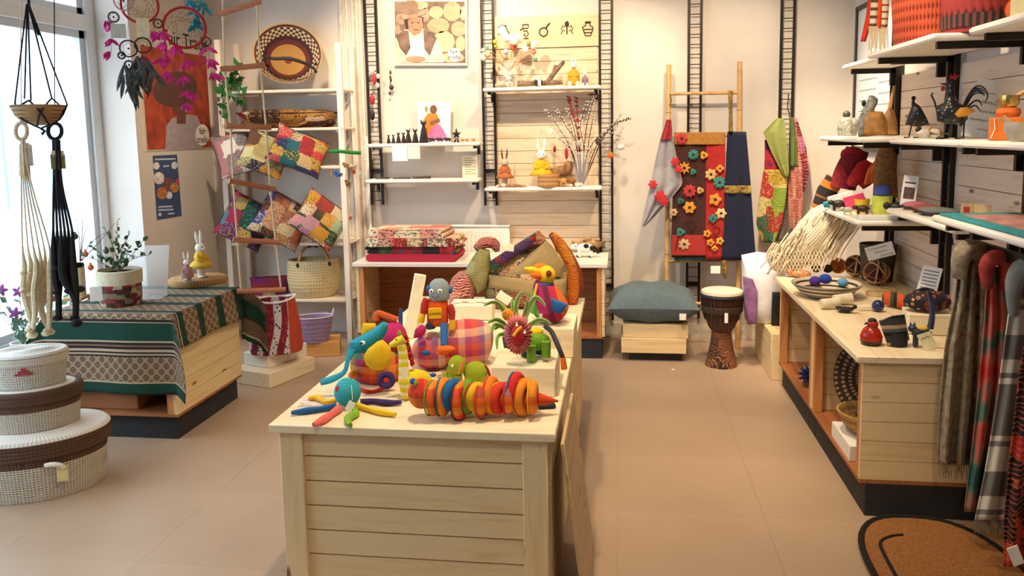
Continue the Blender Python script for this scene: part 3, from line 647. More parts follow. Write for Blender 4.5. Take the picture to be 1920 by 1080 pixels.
flat('neck_face', [(330, 232), (330, 212), (322, 205), (318, 185), (322, 165), (340, 155), (358, 165), (362, 185), (356, 203), (347, 212), (347, 232)], M('#6e4433', .7), po, .0055, .006)
flat('hat', [(327+(43*math.cos(a)*.95-30*math.sin(a)*-.3), 167+(33*math.sin(a)*.95-43*math.cos(a)*.25)) for a in [2*PI*i/26 for i in range(26)]], M('#5a3a30', .7), po, .006, .0066)
flat('badge', [wp(378+13*math.cos(a), 253+20*math.sin(a)) for a in [2*PI*i/24 for i in range(24)]], M('#efe9df', .6), po, .0066, .007, True)
RL = (PI/2, 0, PI/2)
for s_, py, m_ in (('fair', 246, INK), ('trade', 262, INK)): a, b = wp(378, py); text('lettering', s_, .075, po, (.0075, a, b), RL, m_)
a, b = wp(348, 78); text('headline', 'Fair Trade', .15, po, (.0055, a, b), RL, INK)
p2 = thing('poster', 'small dark blue fair trade event poster below the orange one', 'poster', (XL, 5.3, 1.5))
flat('sheet', [(286, 292), (331, 290), (340, 404), (294, 412)], M('#3a4f78', .6, 0, .15), p2, .001, .004)
for (cx_, cy_, r, cc) in ((292, 311, 6, '#e9e6e0'), (326, 310, 6, '#cfd6e0'), (297, 334, 10, '#e4d8d2'), (315, 345, 11, '#7a4b50'), (303, 362, 10, '#b9703c'), (326, 352, 8, '#c9883c'), (332, 340, 4, '#c84a78'), (316, 366, 6, '#dfe6e4'), (299, 402, 3, '#e9e6e0')):
    flat('printed_motif', [wp(cx_+r*math.cos(a), cy_+r*1.15*math.sin(a)) for a in [2*PI*i/14 for i in range(14)]], M(cc, .6, 0, .4, 40), p2, .004, .0045+.0001*(cx_ % 7), True)
for x0, x1, py in ((290, 328, 299), (296, 322, 388), (296, 324, 394), (305, 316, 312), (314, 326, 401)): (a, b), (c, d) = wp(x0, py), wp(x1, py-1.2); flat('printed_line', [(a, b-.006), (c, d-.006), (c, d+.006), (a, b+.006)], M('#c3cbd8', .7), p2, .004, .0047, True)

# things on the cloth
CZ = TH+.008
b0 = Zp(228, 570, CZ); f = Pix(b0); t = thing('potted_plant', 'small leafy plant in a printed fabric pot on the cloth', 'plant', b0, f.rz); r_ = 37*f.m
add('fabric_pot', MB().lathe([(.02, 0), (.92*r_, 0), (r_, .3*r_), (r_, 1.25*r_), (.9*r_, 1.27*r_), (.88*r_, .9*r_)], 28), patch('potprint', ['#7b2430', '#c9b48f', '#43301f', '#a83242', '#8a8a60'], 5, 'Generated'), t)
add('cuff', MB().lathe([(1.0*r_, 1.1*r_), (1.06*r_, 1.1*r_), (1.08*r_, 1.75*r_), (1.0*r_, 1.8*r_), (.95*r_, 1.2*r_)], 28, caps=False), M('#cdbf9f', .95), t)
add('soil', MB().lathe([(.001, 1.6*r_), (.98*r_, 1.6*r_)], 20), M('#3a2a1c', .95), t)
def leafset(parent, stems, leafL, mat, stemmat, seed, nl=7):
    rnd = random.Random(seed); lf = MB()
    lf.add([(0, 0, 0), (-.35, .0, .4), (0, .06, .5), (.35, 0, .4), (0, 0, 1)], [(0, 2, 1), (0, 3, 2), (1, 2, 4), (2, 3, 4)]); lm = mesh('leaf', lf, mat)
    for a, b in stems:
        a, b = Vector(a), Vector(b); mid = (a+b)/2+Vector((rnd.uniform(-.02, .02), rnd.uniform(-.02, .02), .02))
        P, _ = catmull([a, mid, b], [1, 1, 1], 6); st_ = add('stem', MB().tube(P, .0018, 5), stemmat, parent)
        for k in range(nl):
            p = P[min(len(P)-1, 2+int((len(P)-3)*k/(nl-1)))]; o = add('leaf', lm, None, st_, loc=p, rot=(rnd.uniform(-1.3, 1.3), rnd.uniform(-1.2, 1.2), rnd.uniform(0, 6.3))); o.scale = (leafL*rnd.uniform(.6, 1.1),)*3
LEAF = M('#4a6b46', .6, 0, .3); GREEN = M('#2f6b2f', .5, 0, .3)
leafset(t, [((.01*math.sin(k), .01*math.cos(k), 1.6*r_), (x*r_, .5*r_*math.cos(2.3*k), z*r_)) for k, (x, z) in enumerate(((-1.7, 2.6), (-1.2, 3.2), (-.5, 3.9), (.1, 4.2), (.6, 3.6), (1.2, 3.1), (1.5, 2.4), (-.8, 2.5), (.5, 2.8), (0, 3.2)))], .042, LEAF, M('#54623a'), 3, 9)
pl_tag = add('white_tag', MB().cbox((-1.35*r_, -1.06*r_, .05), (-.8*r_, -1.03*r_, .13), .001), PAPER, t)
b0 = Zp(283, 555, CZ); f = Pix(b0, face(b0)-.35); t = thing('sign_holder', 'clear acrylic sign holder standing on the cloth', 'sign holder', b0, f.rz); ACR = pane_mat(.32, (.93, .93, .9, 1), 'acrylic')
add('upright', MB().box((-.09, 0, .004), (.09, .005, .30), Matrix.Rotation(-.32, 4, 'X')), ACR, t, smooth=False); add('foot', MB().box((-.09, -.12, 0), (.09, .02, .004)), ACR, t, smooth=False)
b0 = Zp(372, 532, CZ); f = Pix(b0); t = solo('woven_mat', MB().lathe([(.01, 0), (.17, 0), (.178, .018), (.172, .04), (.16, .046), (.01, .042)], 40, 1.0, .8), weave('straw', '#c99b62', '#8a5f34', 60, 14), 'flat round straw mat basket on the far end of the cloth', 'basket', b0, f.rz)
def rabbit(loc, px_h, dress, label, rz=0, sc=None, ears='#efe7dc', skirt=True, sit=False, body='#ece4d8', name='felt_rabbit', group='felt rabbits'):
    f = Pix(loc); h = px_h*f.m; t = thing(name, label, 'ornament', loc, f.rz+rz, group); W_, Dm = felt(body), felt(dress)
    if sit:
        add('body', MB().lathe([(.02*h, .05*h), (.16*h, .04*h), (.2*h, .2*h), (.13*h, .45*h), (.06*h, .52*h)], 16), Dm, t)
        for s in (-1, 1):
            add('leg', MB().tube([(s*.08*h, 0, .1*h), (s*.12*h, -.16*h, .06*h), (s*.12*h, -.2*h, .13*h)], [.06*h, .065*h, .05*h], 9, sm=3), W_, t)
            add('arm', MB().tube([(s*.1*h, -.02*h, .45*h), (s*.16*h, -.08*h, .33*h), (s*.05*h, -.16*h, .3*h)], .042*h, 8, sm=3), Dm, t)
    else:
        add('body', MB().lathe([(.01*h, .0), (.07*h, 0), (.08*h, .2*h), (.11*h, .3*h), (.09*h, .48*h), (.04*h, .56*h)], 16), W_, t)
        if skirt: add('dress', MB().lathe([(.23*h, .22*h), (.19*h, .3*h), (.11*h, .36*h), (.12*h, .45*h), (.07*h, .56*h)], 20, caps=False), Dm, t, solid=.004)
        for s in (-1, 1): add('arm', MB().tube([(s*.08*h, 0, .5*h), (s*.14*h, -.05*h, .4*h), (s*.06*h, -.12*h, .36*h)], .035*h, 8, sm=3), Dm, t)
        for s in (-1, 1): add('foot', MB().blob((s*.05*h, -.05*h, .025*h), (.04*h, .07*h, .025*h)), W_, t)
    hd = add('head', MB().blob((0, -.01*h, .62*h), (.1*h, .1*h, .105*h)).blob((0, -.09*h, .6*h), (.055*h, .05*h, .045*h)), W_, t)
    for s in (-1, 1):
        add('ear', MB().tube([(s*.04*h, 0, .69*h), (s*.065*h, .01*h, .84*h), (s*.07*h, .03*h, .98*h)], [.02*h, .035*h, .008*h], 8, sm=4, flat=.6), felt(ears), t); add('eye', MB().blob((s*.045*h, -.095*h, .645*h), .011*h, n=8, k=6), BLACK, hd)
    add('nose', MB().blob((0, -.135*h, .61*h), .014*h, n=8, k=6), M('#c98a86'), hd); return t
rabbit(Zp(378, 520, CZ+.046), 90, '#e0b43a', 'tall white felt rabbit in a yellow dress on the straw mat', .9)
rabbit(Zp(352, 528, CZ+.046), 58, '#b98f8a', 'smaller white felt rabbit in pink beside the yellow dressed one', .3, sit=True)
# vase with bare twigs and little lanterns
b0 = Zp(152, 560, CZ); f = Pix(b0); t = thing('twig_vase', 'cream cylinder vase of bare twigs behind the hangers', 'vase', b0, f.rz)
add('vase', MB().lathe([(.01, 0), (.03, 0), (.032, .2), (.028, .21), (.026, .02)], 20), M('#c7b593', .5), t)
for pts in ([(150, 490), (148, 440), (135, 380)], [(151, 490), (158, 440), (168, 425)], [(152, 490), (170, 455), (200, 435)], [(150, 490), (155, 420), (150, 395)], [(152, 490), (185, 455), (215, 418)]): add('twig', MB().tube([f.p(a, b, .02) for a, b in pts], [.003, .002, .001], 5, sm=3), M('#5a3540'), t)
for (a, b, cc, l, tw) in ((160, 476, '#e0662c', 'upper orange lantern ornament hanging from the window twigs', (160, 440)), (170, 501, '#e0662c', 'lower orange lantern ornament hanging from the window twigs', (170, 458)), (199, 470, '#4a4c48', 'dark grey lantern ornament hanging from the window twigs', (199, 437)), (141, 443, '#4b4636', 'olive lantern ornament hanging beside the black hanger', (142, 408))):
    v = f.p(a, b, -.01)+Vector((0, 0, 0)); o = thing('lantern_ornament', l, 'ornament', b0, f.rz, 'seed lantern ornaments')
    add('pod', MB().lathe([(.002, -.02), (.014, -.012), (.017, 0), (.012, .012), (.005, .017), (.008, .024), (.002, .026)], 14, at=v), M(cc, .6, 0, .2), o); add('thread', MB().tube([v+Vector((0, 0, .024)), f.p(tw[0], tw[1], .0)], .0008, 4), INK, o)
t = solo('small_book', MB().cbox((0, 0, 0), (.1, .14, .02), .002), M('#b98f5a', .7), 'thin tan book lying on the cloth under the black hanger', 'book', Zp(118, 566, CZ), .2)
# orchid and greenery on the sill
for (px, py, h, col, l, sd) in ((40, 600, .5, '#a85aa8', 'purple flowering plant on the window sill at the left edge', 5), (172, 545, .28, '#3a6b34', 'small green plant on the window sill behind the fabric pot', 6)):
    b0 = Xp(px, py, XL-.14); b0.z = WZ0+.0 if sd == 5 else WZ0; f = Pix(b0); t = thing('window_plant', l, 'plant', b0, f.rz); add('pot', MB().lathe([(.01, 0), (.055, 0), (.07, .12), (.062, .12), (.05, .03)], 20), WHITE, t)
    leafset(t, [((0, 0, .1), (.16*math.sin(k*2.4), .10*math.cos(k*2.4), h*(.75+.25*math.sin(k*1.3)))) for k in range(8)], .06, M('#4f7a5a', .6, 0, .3) if sd == 6 else M('#7fa090', .6, 0, .3), M('#54623a'), sd, 8)
    if sd == 5:
        for k in range(7): v = Vector((.16*math.sin(k*2.4), .1*math.cos(k*2.4), h*(.8+.2*math.sin(k*1.3)))); add('flower', MB().puff([(v.x+.035*(1+.35*math.cos(5*a))*math.cos(a)/1.2, v.z+.035*(1+.35*math.cos(5*a))*math.sin(a)/1.2) for a in [2*PI*i/20 for i in range(20)]], .008, v.y), M(col, .8, 0, .2), t)
# ================================================================== CUSHION RACK
RY = 5.80
rk = thing('shelf_rack', 'white ladder style rack full of patchwork cushions', 'shelf rack', (-2.58, RY, 0)); RO = Vector((-2.58, RY, 0))
RW_ = wood('#e6d8c6', '#d3bfa6', 2, .6, False)
xl0, xl1 = Yp(405, 75, RY), Yp(440, 560, RY); xr0, xr1 = Yp(636, 80, RY), Yp(656, 640, RY)
for (a, b, dy) in ((xl0, xl1, 0), (xr0, xr1, 0), (xl0, xl1, .3), (xr0, xr1, .3)):
    xa = (a.x+b.x)/2-RO.x; add('upright', MB().cbox((xa-.022, dy-.02, .0), (xa+.022, dy+.02, a.z), .003), RW_, rk)
xA, xB = (xl0.x+xl1.x)/2-RO.x, (xr0.x+xr1.x)/2-RO.x; RZ = []
for py in (168, 240, 312, 455, 560):
    z = Yp(540, py, RY).z; RZ.append(z); add('shelf_board', MB().cbox((xA+.023, -.02, z-.022), (xB-.023, .32, z), .004), wood('#e0cfb8', '#cbb494', 0, .6, False), rk)
for z in RZ: add('side_rung', MB().tube([(xA, .02, z-.011), (xA, .28, z-.011)], .01, 7), RW_, rk); add('side_rung', MB().tube([(xB, .02, z-.011), (xB, .28, z-.011)], .01, 7), RW_, rk)
# bolga dish basket tilted on top
b0 = Yp(543, 164, RY+.12); b0.z = RZ[0]+.003; f = Pix(b0, face(b0)); t = thing('dish_basket', 'round brown patterned basket with wrapped handle tilted on the top shelf', 'basket', b0, f.rz); R_ = 60*f.m
tilt = Matrix.Rotation(math.radians(68), 3, 'X')
t_ = NT('bolga', .8); co = t_.coord('UV'); sp = t_.n('SeparateXYZ'); t_.k(co, sp.inputs[0])
c_ = t_.ramp(sp.outputs['Y'], [(0, '#7d1f22'), (.05, '#a87a3c'), (.24, '#5a1f1c'), (.30, '#3a1518'), (.36, '#4a2420'), (.45, '#c79a58')], 'CONSTANT')
ck = t_.n('TexChecker', i_Scale=1.0); t_.k(t_.coord('UV', (60, 44, 1)), ck.inputs[0]); ck.inputs[1].default_value = (1, 1, 1, 1); ck.inputs[2].default_value = (0, 0, 0, 1)
mk = t_.ramp(sp.outputs['Y'], [(0, (0, 0, 0, 1)), (.34, (1,)*4), (.43, (0, 0, 0, 1))], 'CONSTANT'); mm = t_.n('Math', operation='MULTIPLY'); t_.k(ck.outputs['Fac'], mm.inputs[0]); t_.k(mk, mm.inputs[1])
BOLGA = t_.base(t_.mix(mm.outputs[0], c_, '#c9b48f'))
add('dish', MB().lathe([(.01, .02*R_)]+[(R_*k/10, R_*(.02+.5*(k/10)**3)) for k in range(1, 11)]+[(R_*1.03, R_*.54), (R_*1.0, R_*.5)]+[(R_*k/10, R_*(-.02+.48*(k/10)**3)) for k in range(9, 0, -1)]+[(.01, -.02*R_)], 44, at=(0, .10, R_*.93), M=tilt), BOLGA, t)
add('handle', MB().tube([f.p(497, 107, -.12), f.p(515, 110, -.2), f.p(543, 110, -.23), f.p(575, 120, -.2), f.p(590, 130, -.12)], [.008, .012, .014, .012, .008], 8, sm=4), M('#2a2420', .7), t)
for e in ((498, 98), (494, 112), (592, 120), (592, 134)): add('tie', MB().blob(f.p(e[0], e[1], -.1), .013, n=8, k=6), BLACK, t)
# pothos trailing on the left upright
b0 = Yp(438, 163, RY+.06); b0.z = RZ[0]+.002; f = Pix(b0); t = thing('trailing_plant', 'trailing green pothos in the left corner of the cushion rack', 'plant', b0, f.rz)
add('pot', MB().lathe([(.01, 0), (.05, 0), (.06, .09), (.055, .09), (.045, .02)], 18), M('#6b4a35', .8), t)
stems_ = [(f.p(a, b, -.05), f.p(c, d, -.12)) for a, b, c, d in ((438, 150, 412, 190), (440, 150, 425, 215), (436, 148, 418, 165), (442, 148, 452, 178), (440, 150, 446, 200), (442, 148, 460, 195), (438, 146, 430, 130), (440, 146, 448, 125), (430, 160, 412, 150), (430, 190, 415, 220))]
leafset(t, stems_, .085, M('#2c6a35', .35, 0, .35), M('#4d7a3a'), 11, 6)
# cushions
def cushion(px, py, w, h, y, rot, tilt, mat, label, th=.13, grp='patchwork cushions on the rack'):
    b = Yp(px, py, y); m = mpp(b); Mx = Euler((math.radians(tilt), math.radians(rot), 0)).to_matrix().to_4x4()
    t = thing('cushion', label, 'cushion', b, face(b), grp); add('cover', MB().pillow(w*m, h*m, th, 14, .1, Mx), mat, t)
    e = w*m/2*.93; hh = h*m/2*.93; add('piping', MB().tube([Mx @ Vector(q) for q in ((-e, 0, -hh), (e, 0, -hh), (e, 0, hh), (-e, 0, hh))], .004, 5, closed=True), M('#3a1a20', .9), t)
    return t
PW = lambda n, cols, s=3.2, r=0, **k: patch(n, cols, s, 'UV', rnd=r, **{**dict(det=34, amt=.85), **k})
c1 = PW('pw1', ['#8f2325', '#b88a44', '#5a2418', '#d8c9a6', '#3a1a18', '#a8702a'], 4, 1.3)
c2 = PW('pw2', ['#3a1f45', '#d6cfc4', '#8f1f3c', '#241a2c', '#9a2440'], 2.6, 2.2, ink='#efe9df'); c3 = PW('pw3', ['#c98f2a', '#d8cf9c', '#2a2240', '#b9b07a', '#6b4a35'], 3, 3.1)
c4 = PW('pw4', ['#b3302c', '#1f6b7d', '#c9a24a', '#2f5a34', '#cf4a4a', '#2a2a55', '#d8b48a'], 4, 4.7); c5 = PW('pw5', ['#2a4a30', '#a8244a', '#20202a', '#6b2f6b', '#2a8f9f', '#c9a24a'], 3.2, 5.5)
c6 = PW('pw6', ['#c9a06c', '#2a3f8f', '#b9703c', '#d8bf94', '#a83a5a', '#43301f'], 3.4, 6.1); c7 = PW('pw7', ['#9fc49a', '#d89a2a', '#d490a0', '#2f4a34', '#b23a34', '#e0c9a0'], 3.6, 7.9); c8 = PW('pw8', ['#6b1f6b', '#d8c9a6', '#1f1a24', '#8f2f7a', '#a83a3a'], 3, 8.8)
cushion(541, 224, 186, 66, RY+.13, 0, 68, c1, 'flat brown and gold patchwork cushion lying on the second shelf', .12)
cushion(440, 288, 70, 92, RY-.05, -14, -28, c2, 'purple and white batik cushion at the left of the middle row', .09)
cushion(497, 288, 84, 88, RY-.10, 24, -30, c3, 'yellow and checked patchwork cushion in the middle row', .10)
cushion(560, 283, 104, 84, RY-.05, 24, -30, c4, 'large red and green patchwork cushion at the right of the middle row', .12)
cushion(462, 415, 90, 98, RY-.07, 30, -26, c5, 'dark green and purple patchwork cushion at the left of the lower row', .11)
cushion(530, 412, 98, 96, RY-.03, 32, -26, c6, 'blue and tan patchwork cushion between two cushions in the lower row', .12)
cushion(601, 412, 96, 90, RY-.07, 38, -26, c7, 'mint and pink rose patchwork cushion at the right of the lower row', .11)
cushion(508, 541, 74, 62, RY+.16, 0, 30, c8, 'purple and white cushion low behind the rope ladder', .1)
# straw tote on the lowest shelf
b0 = Yp(591, 557, RY+.12); b0.z = RZ[4]+.002; f = Pix(b0); t = thing('straw_tote', 'cream straw tote basket with dark leather handles on the rack', 'basket', b0, f.rz); m_ = f.m
prof = [(.01, 0), (36*m_, 0), (46*m_, 12*m_), (49*m_, 35*m_), (48*m_, 52*m_), (47*m_, 70*m_), (44*m_, 70*m_), (44*m_, 20*m_)]
add('body', MB().lathe(prof, 40, 1, .72), weave('tote', '#dcc494', '#c0a068', 60, 24), t)
for d in (-.09, .09):
    add('handle', MB().tube([(-28*m_, d*1.2, 64*m_), (-18*m_, d*.7, 88*m_), (0, d*.5, 96*m_), (18*m_, d*.7, 88*m_), (28*m_, d*1.2, 64*m_)], .009, 8, sm=4), M('#b9925a', .7), t)
    add('leather_wrap', MB().tube([(-9*m_, d*.55, 94*m_), (0, d*.5, 97*m_), (9*m_, d*.55, 94*m_)], .0125, 8), BLACK, t)
    for s in (-1, 1): add('leather_tie', MB().blob((s*28*m_, d*1.25, 63*m_), (.014, .012, .02)), BLACK, t)
# rope ladder
t0 = Yp(470, 300, 4.5); f = Pix((t0.x, 4.5, 0)); t = thing('rope_ladder', 'rope ladder with turned wooden rungs hanging in front of the cushion rack', 'rope ladder', (t0.x, 4.5, 0), f.rz)
rungs = [((410, 27, .02), (490, 2, -.06)), ((413, 130, .0), (497, 122, .0)), ((424, 236, -.02), (508, 239, .02)), ((429, 339, -.05), (516, 355, .05)), ((437, 449, -.02), (526, 455, .02)), ((444, 546, 0), (536, 543, 0))]
RW2 = wood('#b5714f', '#9a5a3c', 0, .5, False); ROPE = M('#d9c29a', .95, 0, .25, 300, .001)
for (a, b) in rungs: add('rung', MB().tube([f.p(a[0], a[1], a[2]), f.p(b[0], b[1], b[2])], .0165, 12), RW2, t)
for side, off in ((0, 8), (1, -9)):
    pts = [f.p(416 if side == 0 else 478, -160, 0)]
    for r in rungs: pts.append(f.p(r[side][0]+off, r[side][1]+(0 if side else -1), r[side][2]*.8))
    for i in range(len(pts)-1):
        add('rope', MB().tube([pts[i], pts[i+1]], .0055, 7), ROPE, t)
        if i: add('knot', MB().blob(pts[i]+Vector((0, 0, -.026)), (.011, .011, .014), n=9, k=6), ROPE, t)
# green mobile
t0 = Yp(648, 286, 5.2); f = Pix(t0); t = thing('animal_mobile', 'green wooden mobile bar with hanging little animals beside the rack', 'mobile', t0, f.rz)
add('bar', MB().tube([f.p(617, 284), f.p(640, 284), f.p(660, 286), f.p(677, 287)], [.011, .012, .013, .012], 10), M('#1fa53a', .4), t)
add('hook', MB().tube([f.p(648, 284), f.p(648, 262), f.p(645, 246), f.p(640, 240), f.p(643, 262)], .0025, 5, sm=3), WHITE, t)
add('line', MB().tube([f.p(648, 240), f.p(648, -170)], .0008, 4), WHITE, t)
for (a, b, w_, h_, cc) in ((622, 327, 2, 9, '#d9a05a'), (635, 327, 8, 5, '#3f78c9'), (649, 310, 6, 5, '#c98a3c'), (663, 322, 4, 5, '#c4552c'), (652, 344, 5, 8, '#a8683a'), (676, 326, 3, 8, '#e6e2da')):
    v = f.p(a, b); s_ = f.m; an = add('animal', MB().puff(circ(v.x, v.z, w_*s_, h_*.7*s_, 12), .006).puff(circ(v.x-w_*.7*s_, v.z+h_*.6*s_, w_*.55*s_, None, 10), .005).box((v.x-w_*.6*s_, -.004, v.z-h_*s_), (v.x-w_*.2*s_, .004, v.z-h_*.4*s_)).box((v.x+w_*.2*s_, -.004, v.z-h_*s_), (v.x+w_*.6*s_, .004, v.z-h_*.4*s_)), M(cc, .6), t)
    add('string', MB().tube([(v.x, 0, v.z+h_*.7*s_), f.p(a, 286)], .0007, 4), WHITE, an)

# ---- floor boxes in front of the rack
def floorbox(A, Bc, Cc, z0, h, mat, label, name='wooden_box', cat='box'):
    a, b, c = Zp(*A, z0), Zp(*Bc, z0), Zp(*Cc, z0); e1 = (a-b); L1 = e1.length; ang = math.atan2(e1.y, e1.x); e2 = c-b
    n = Vector((-math.sin(ang), math.cos(ang), 0)); L2 = e2.dot(n); y0, y1 = min(0, L2), max(0, L2)
    return solo(name, MB().cbox((0, y0, 0), (L1, y1, h), .003), mat, label, cat, (b.x, b.y, z0), ang)
h1 = 28*mpp(Zp(505, 729, 0)); floorbox((435, 717), (506, 729), (595, 695), .001, h1, wood('#ead9b8', '#dcc59a', 1, .6), 'large pale pine box on the floor under a smaller box')
h2 = 24*mpp(Zp(503, 691, h1)); floorbox((458, 683), (503, 691), (575, 665), h1+.002, h2, M('#ece4d6', .6, 0, .05), 'white painted box on the pale pine box')
ZB2 = h1+h2+.004
b0 = Zp(519, 659, ZB2); f = Pix(b0); t = thing('fabric_planter', 'batik print fabric bag with rolled white rim on the white box', 'fabric bag', b0, f.rz); m_ = f.m
t_ = NT('batik', .85); co = t_.coord('Object', (1/(50*m_),)*3); vo = t_.n('TexVoronoi', i_Scale=9.0); t_.k(co, vo.inputs[0]); wv_ = t_.n('TexWave', wave_type='BANDS', bands_direction='X', i_Scale=.55, i_Distortion=5.0, i_Detail=1.0); t_.k(co, wv_.inputs[0])
g1 = t_.ramp(vo.outputs['Distance'], [(.0, '#22203a'), (.3, '#22203a'), (.36, '#d6d4de')]); g2 = t_.ramp(vo.outputs['Distance'], [(0, '#d8909a'), (.22, '#b02838'), (.5, '#7a1a2c')]); gx = t_.n('SeparateXYZ'); t_.k(co, gx.inputs[0])
g3 = t_.mix(t_.ramp(gx.outputs['X'], [(.42, (0, 0, 0, 1)), (.5, (1,)*4)]), t_.mix(t_.ramp(wv_.outputs['Fac'], [(.45, (0, 0, 0, 1)), (.55, (1,)*4)]), g1, g2), '#b8452f'); BATIK = t_.base(g3)
add('bag', MB().lathe([(.01, 0), (46*m_, 0), (49*m_, 12*m_), (46*m_, 50*m_), (38*m_, 100*m_), (35*m_, 100*m_), (42*m_, 40*m_), (40*m_, 8*m_)], 30, 1, .62), BATIK, t)
add('rolled_rim', MB().tube([(39*m_*math.cos(a), 24*m_*math.sin(a), 101*m_+4*m_*math.cos(2*a)) for a in [2*PI*i/24 for i in range(24)]], .007, 7, closed=True), M('#e6e2dc', .9), t)
hb = 27*mpp(Zp(638, 667, 0)); floorbox((560, 672), (638, 667), (626, 652), .001, hb, wood('#d09a5c', '#b87c40', 0, .6), 'orange pine box under the lilac basket')
b0 = Zp(590, 640, hb+.002); b0.y += .0; f = Pix(b0); t = thing('lilac_basket', 'lilac woven basket with ear handles on the orange pine box', 'basket', b0, f.rz); m_ = f.m
add('body', MB().lathe([(.01, 0), (26*m_, 0), (31*m_, 20*m_), (36*m_, 48*m_), (33.5*m_, 48*m_), (28*m_, 18*m_), (.01, 6*m_)], 36, 1, .6), weave('lilac', '#9d86ad', '#75628a', 50, 18), t)
add('rim', MB().tube([(35*m_*math.cos(a), 21*m_*math.sin(a), 48*m_) for a in [2*PI*i/24 for i in range(24)]], .006, 6, closed=True), M('#cdbfd6', .9), t)
for s in (-1, 1): add('handle', MB().tube([(s*34*m_, -10*m_, 48*m_), (s*37*m_, -6*m_, 58*m_), (s*37*m_, 6*m_, 58*m_), (s*34*m_, 10*m_, 48*m_)], .006, 6, sm=3), M('#cdbfd6', .9), t)

# ================================================================== BACK WALL
po = thing('canvas_print', 'large canvas photo of a woman in a brown bowler hat before a stone wall', 'picture', (0, YB, 0)); f = Pix((0, YB-.03, 0), 0)
def fp(name, pts, col, y, th=.0012, par=None, var=.2): 
    add(name, MB().prism([(f.p(a, b).x, f.p(a, b).z) for a, b in pts], -y-th, -y, 1), col if not isinstance(col, str) else M(col, .7, 0, var, 18), par or po, smooth=False)
def el(cx_, cy_, rx, ry, n=20): return [(cx_+rx*math.cos(2*PI*i/n), cy_+ry*math.sin(2*PI*i/n)) for i in range(n)]
fp('canvas', [(738, -20), (876, -20), (876, 123), (740, 123)], '#e0d3c2', .002, .028)
fp('photo_ground', [(740, 3), (871, 3), (873, 118), (742, 118)], '#7b6250', .0305)
for (a, b, rx, ry, cc) in ((752, 12, 14, 14, '#8f7460'), (790, 10, 14, 9, '#c9a98c'), (818, 23, 14, 12, '#d2b08e'), (848, 21, 18, 20, '#c79f7c'), (868, 25, 6, 14, '#cfae90'), (822, 48, 22, 15, '#c99f7a'), (860, 54, 15, 15, '#cba583'), (832, 78, 22, 21, '#d6b48f'), (864, 82, 10, 15, '#d8b690'), (752, 35, 10, 12, '#a88c76'), (798, 28, 8, 14, '#b8947a'), (848, 108, 24, 10, '#d0aa84'), (746, 55, 5, 10, '#a88c76'), (807, 105, 20, 14, '#c9a27c')):
    fp('stone', [(max(741, min(872, x)), max(3.5, min(117.5, y))) for x, y in el(a, b, rx*.97, ry*.97, 10)], cc, .032)
fp('jacket', [(742, 118), (742, 72), (752, 58), (768, 52), (790, 52), (808, 60), (822, 75), (833, 108), (832, 117)], '#e2cdb8', .0335); fp('cardigan', [(743, 68), (756, 56), (766, 58), (770, 90), (762, 104), (750, 90)], '#7a5f52', .035, var=.5); fp('cardigan', [(794, 54), (812, 62), (819, 72), (806, 105), (796, 92)], '#7a5f52', .035, var=.5)
fp('shirt', [(768, 72), (796, 72), (800, 112), (768, 112)], '#f0e6da', .0345); fp('hands', el(780, 111, 18, 6), '#c08f74', .0365); fp('hair', [(757, 34), (794, 32), (794, 48), (762, 56)], '#3a2a26', .035)
fp('face', [(765, 38), (775, 32), (791, 33), (794, 48), (788, 62), (776, 66), (767, 58)], '#b98668', .037); fp('hat_brim', [(749, 30), (758, 27), (790, 20), (800, 18), (798, 27), (780, 33), (757, 37)], '#b08f78', .0385); fp('hat_crown', [(755, 27), (756, 8), (764, 1), (778, 1), (784, 10), (785, 24), (770, 29)], '#94735e', .0395)
for a in (774, 785): fp('eye', el(a, 43, 2.2, 1.0, 8), '#2a1c18', .0385)
fp('smile', el(781, 56, 5, 1.4, 10), '#8a4a42', .0385); fp('badge', el(852, 103, 12, 13, 24), '#efe9df', .037)
for s_, py in (('fair', 97), ('trade', 107)): v = f.p(852, py); text('lettering', s_, .045, po, (v.x, -.0395, v.z), (PI/2, 0, 0), INK)
def beads(pxs, y, label, name='beaded_charm', cord=(0, 0)):
    b = Yp(pxs[0][0], pxs[0][1], y); f_ = Pix(b); t = thing(name, label, 'ornament', b, f_.rz, 'charms hanging by the rail')
    add('cord', MB().tube([f_.p(*cord), f_.p(pxs[-1][0], pxs[-1][1])], .0008, 4), INK, t)
    for (a, c, rx, rz_, cc) in pxs: add('charm', MB().blob(f_.p(a, c), (rx*f_.m, .6*min(rx, rz_)*f_.m+.002, rz_*f_.m), n=10, k=7), M(cc, .5), t)
beads([(732, 136, 2, 4, '#3a2018'), (732, 145, 2, 4, '#5a2a20'), (733, 150, 2, 4, '#2a1a18'), (734, 164, 4.5, 5, '#3a2a20'), (731, 175, 2.5, 3, '#2a1a18')], YB-.05, 'dark beaded charm hanging below the canvas print', cord=(732, 124))
for px_, py_, rx, rz_, cc, l in ((697, 131, 5, 7, '#d8d2c8', 'white disc charm'), (702, 148, 4, 11, '#b3202c', 'red felt charm'), (709, 143, 4, 5, '#cfc8bd', 'pale shell charm'), (708, 160, 4, 5, '#d8cfc2', 'cream ring charm'), (698, 187, 5, 10, '#a01f2c', 'dark red tassel charm'), (698, 216, 5, 10, '#1a1614', 'black triangular charm')): beads([(px_, py_, rx, rz_, cc)], YB-.085, l+' hanging on the ladder rail by the casing', cord=(px_, py_-14))
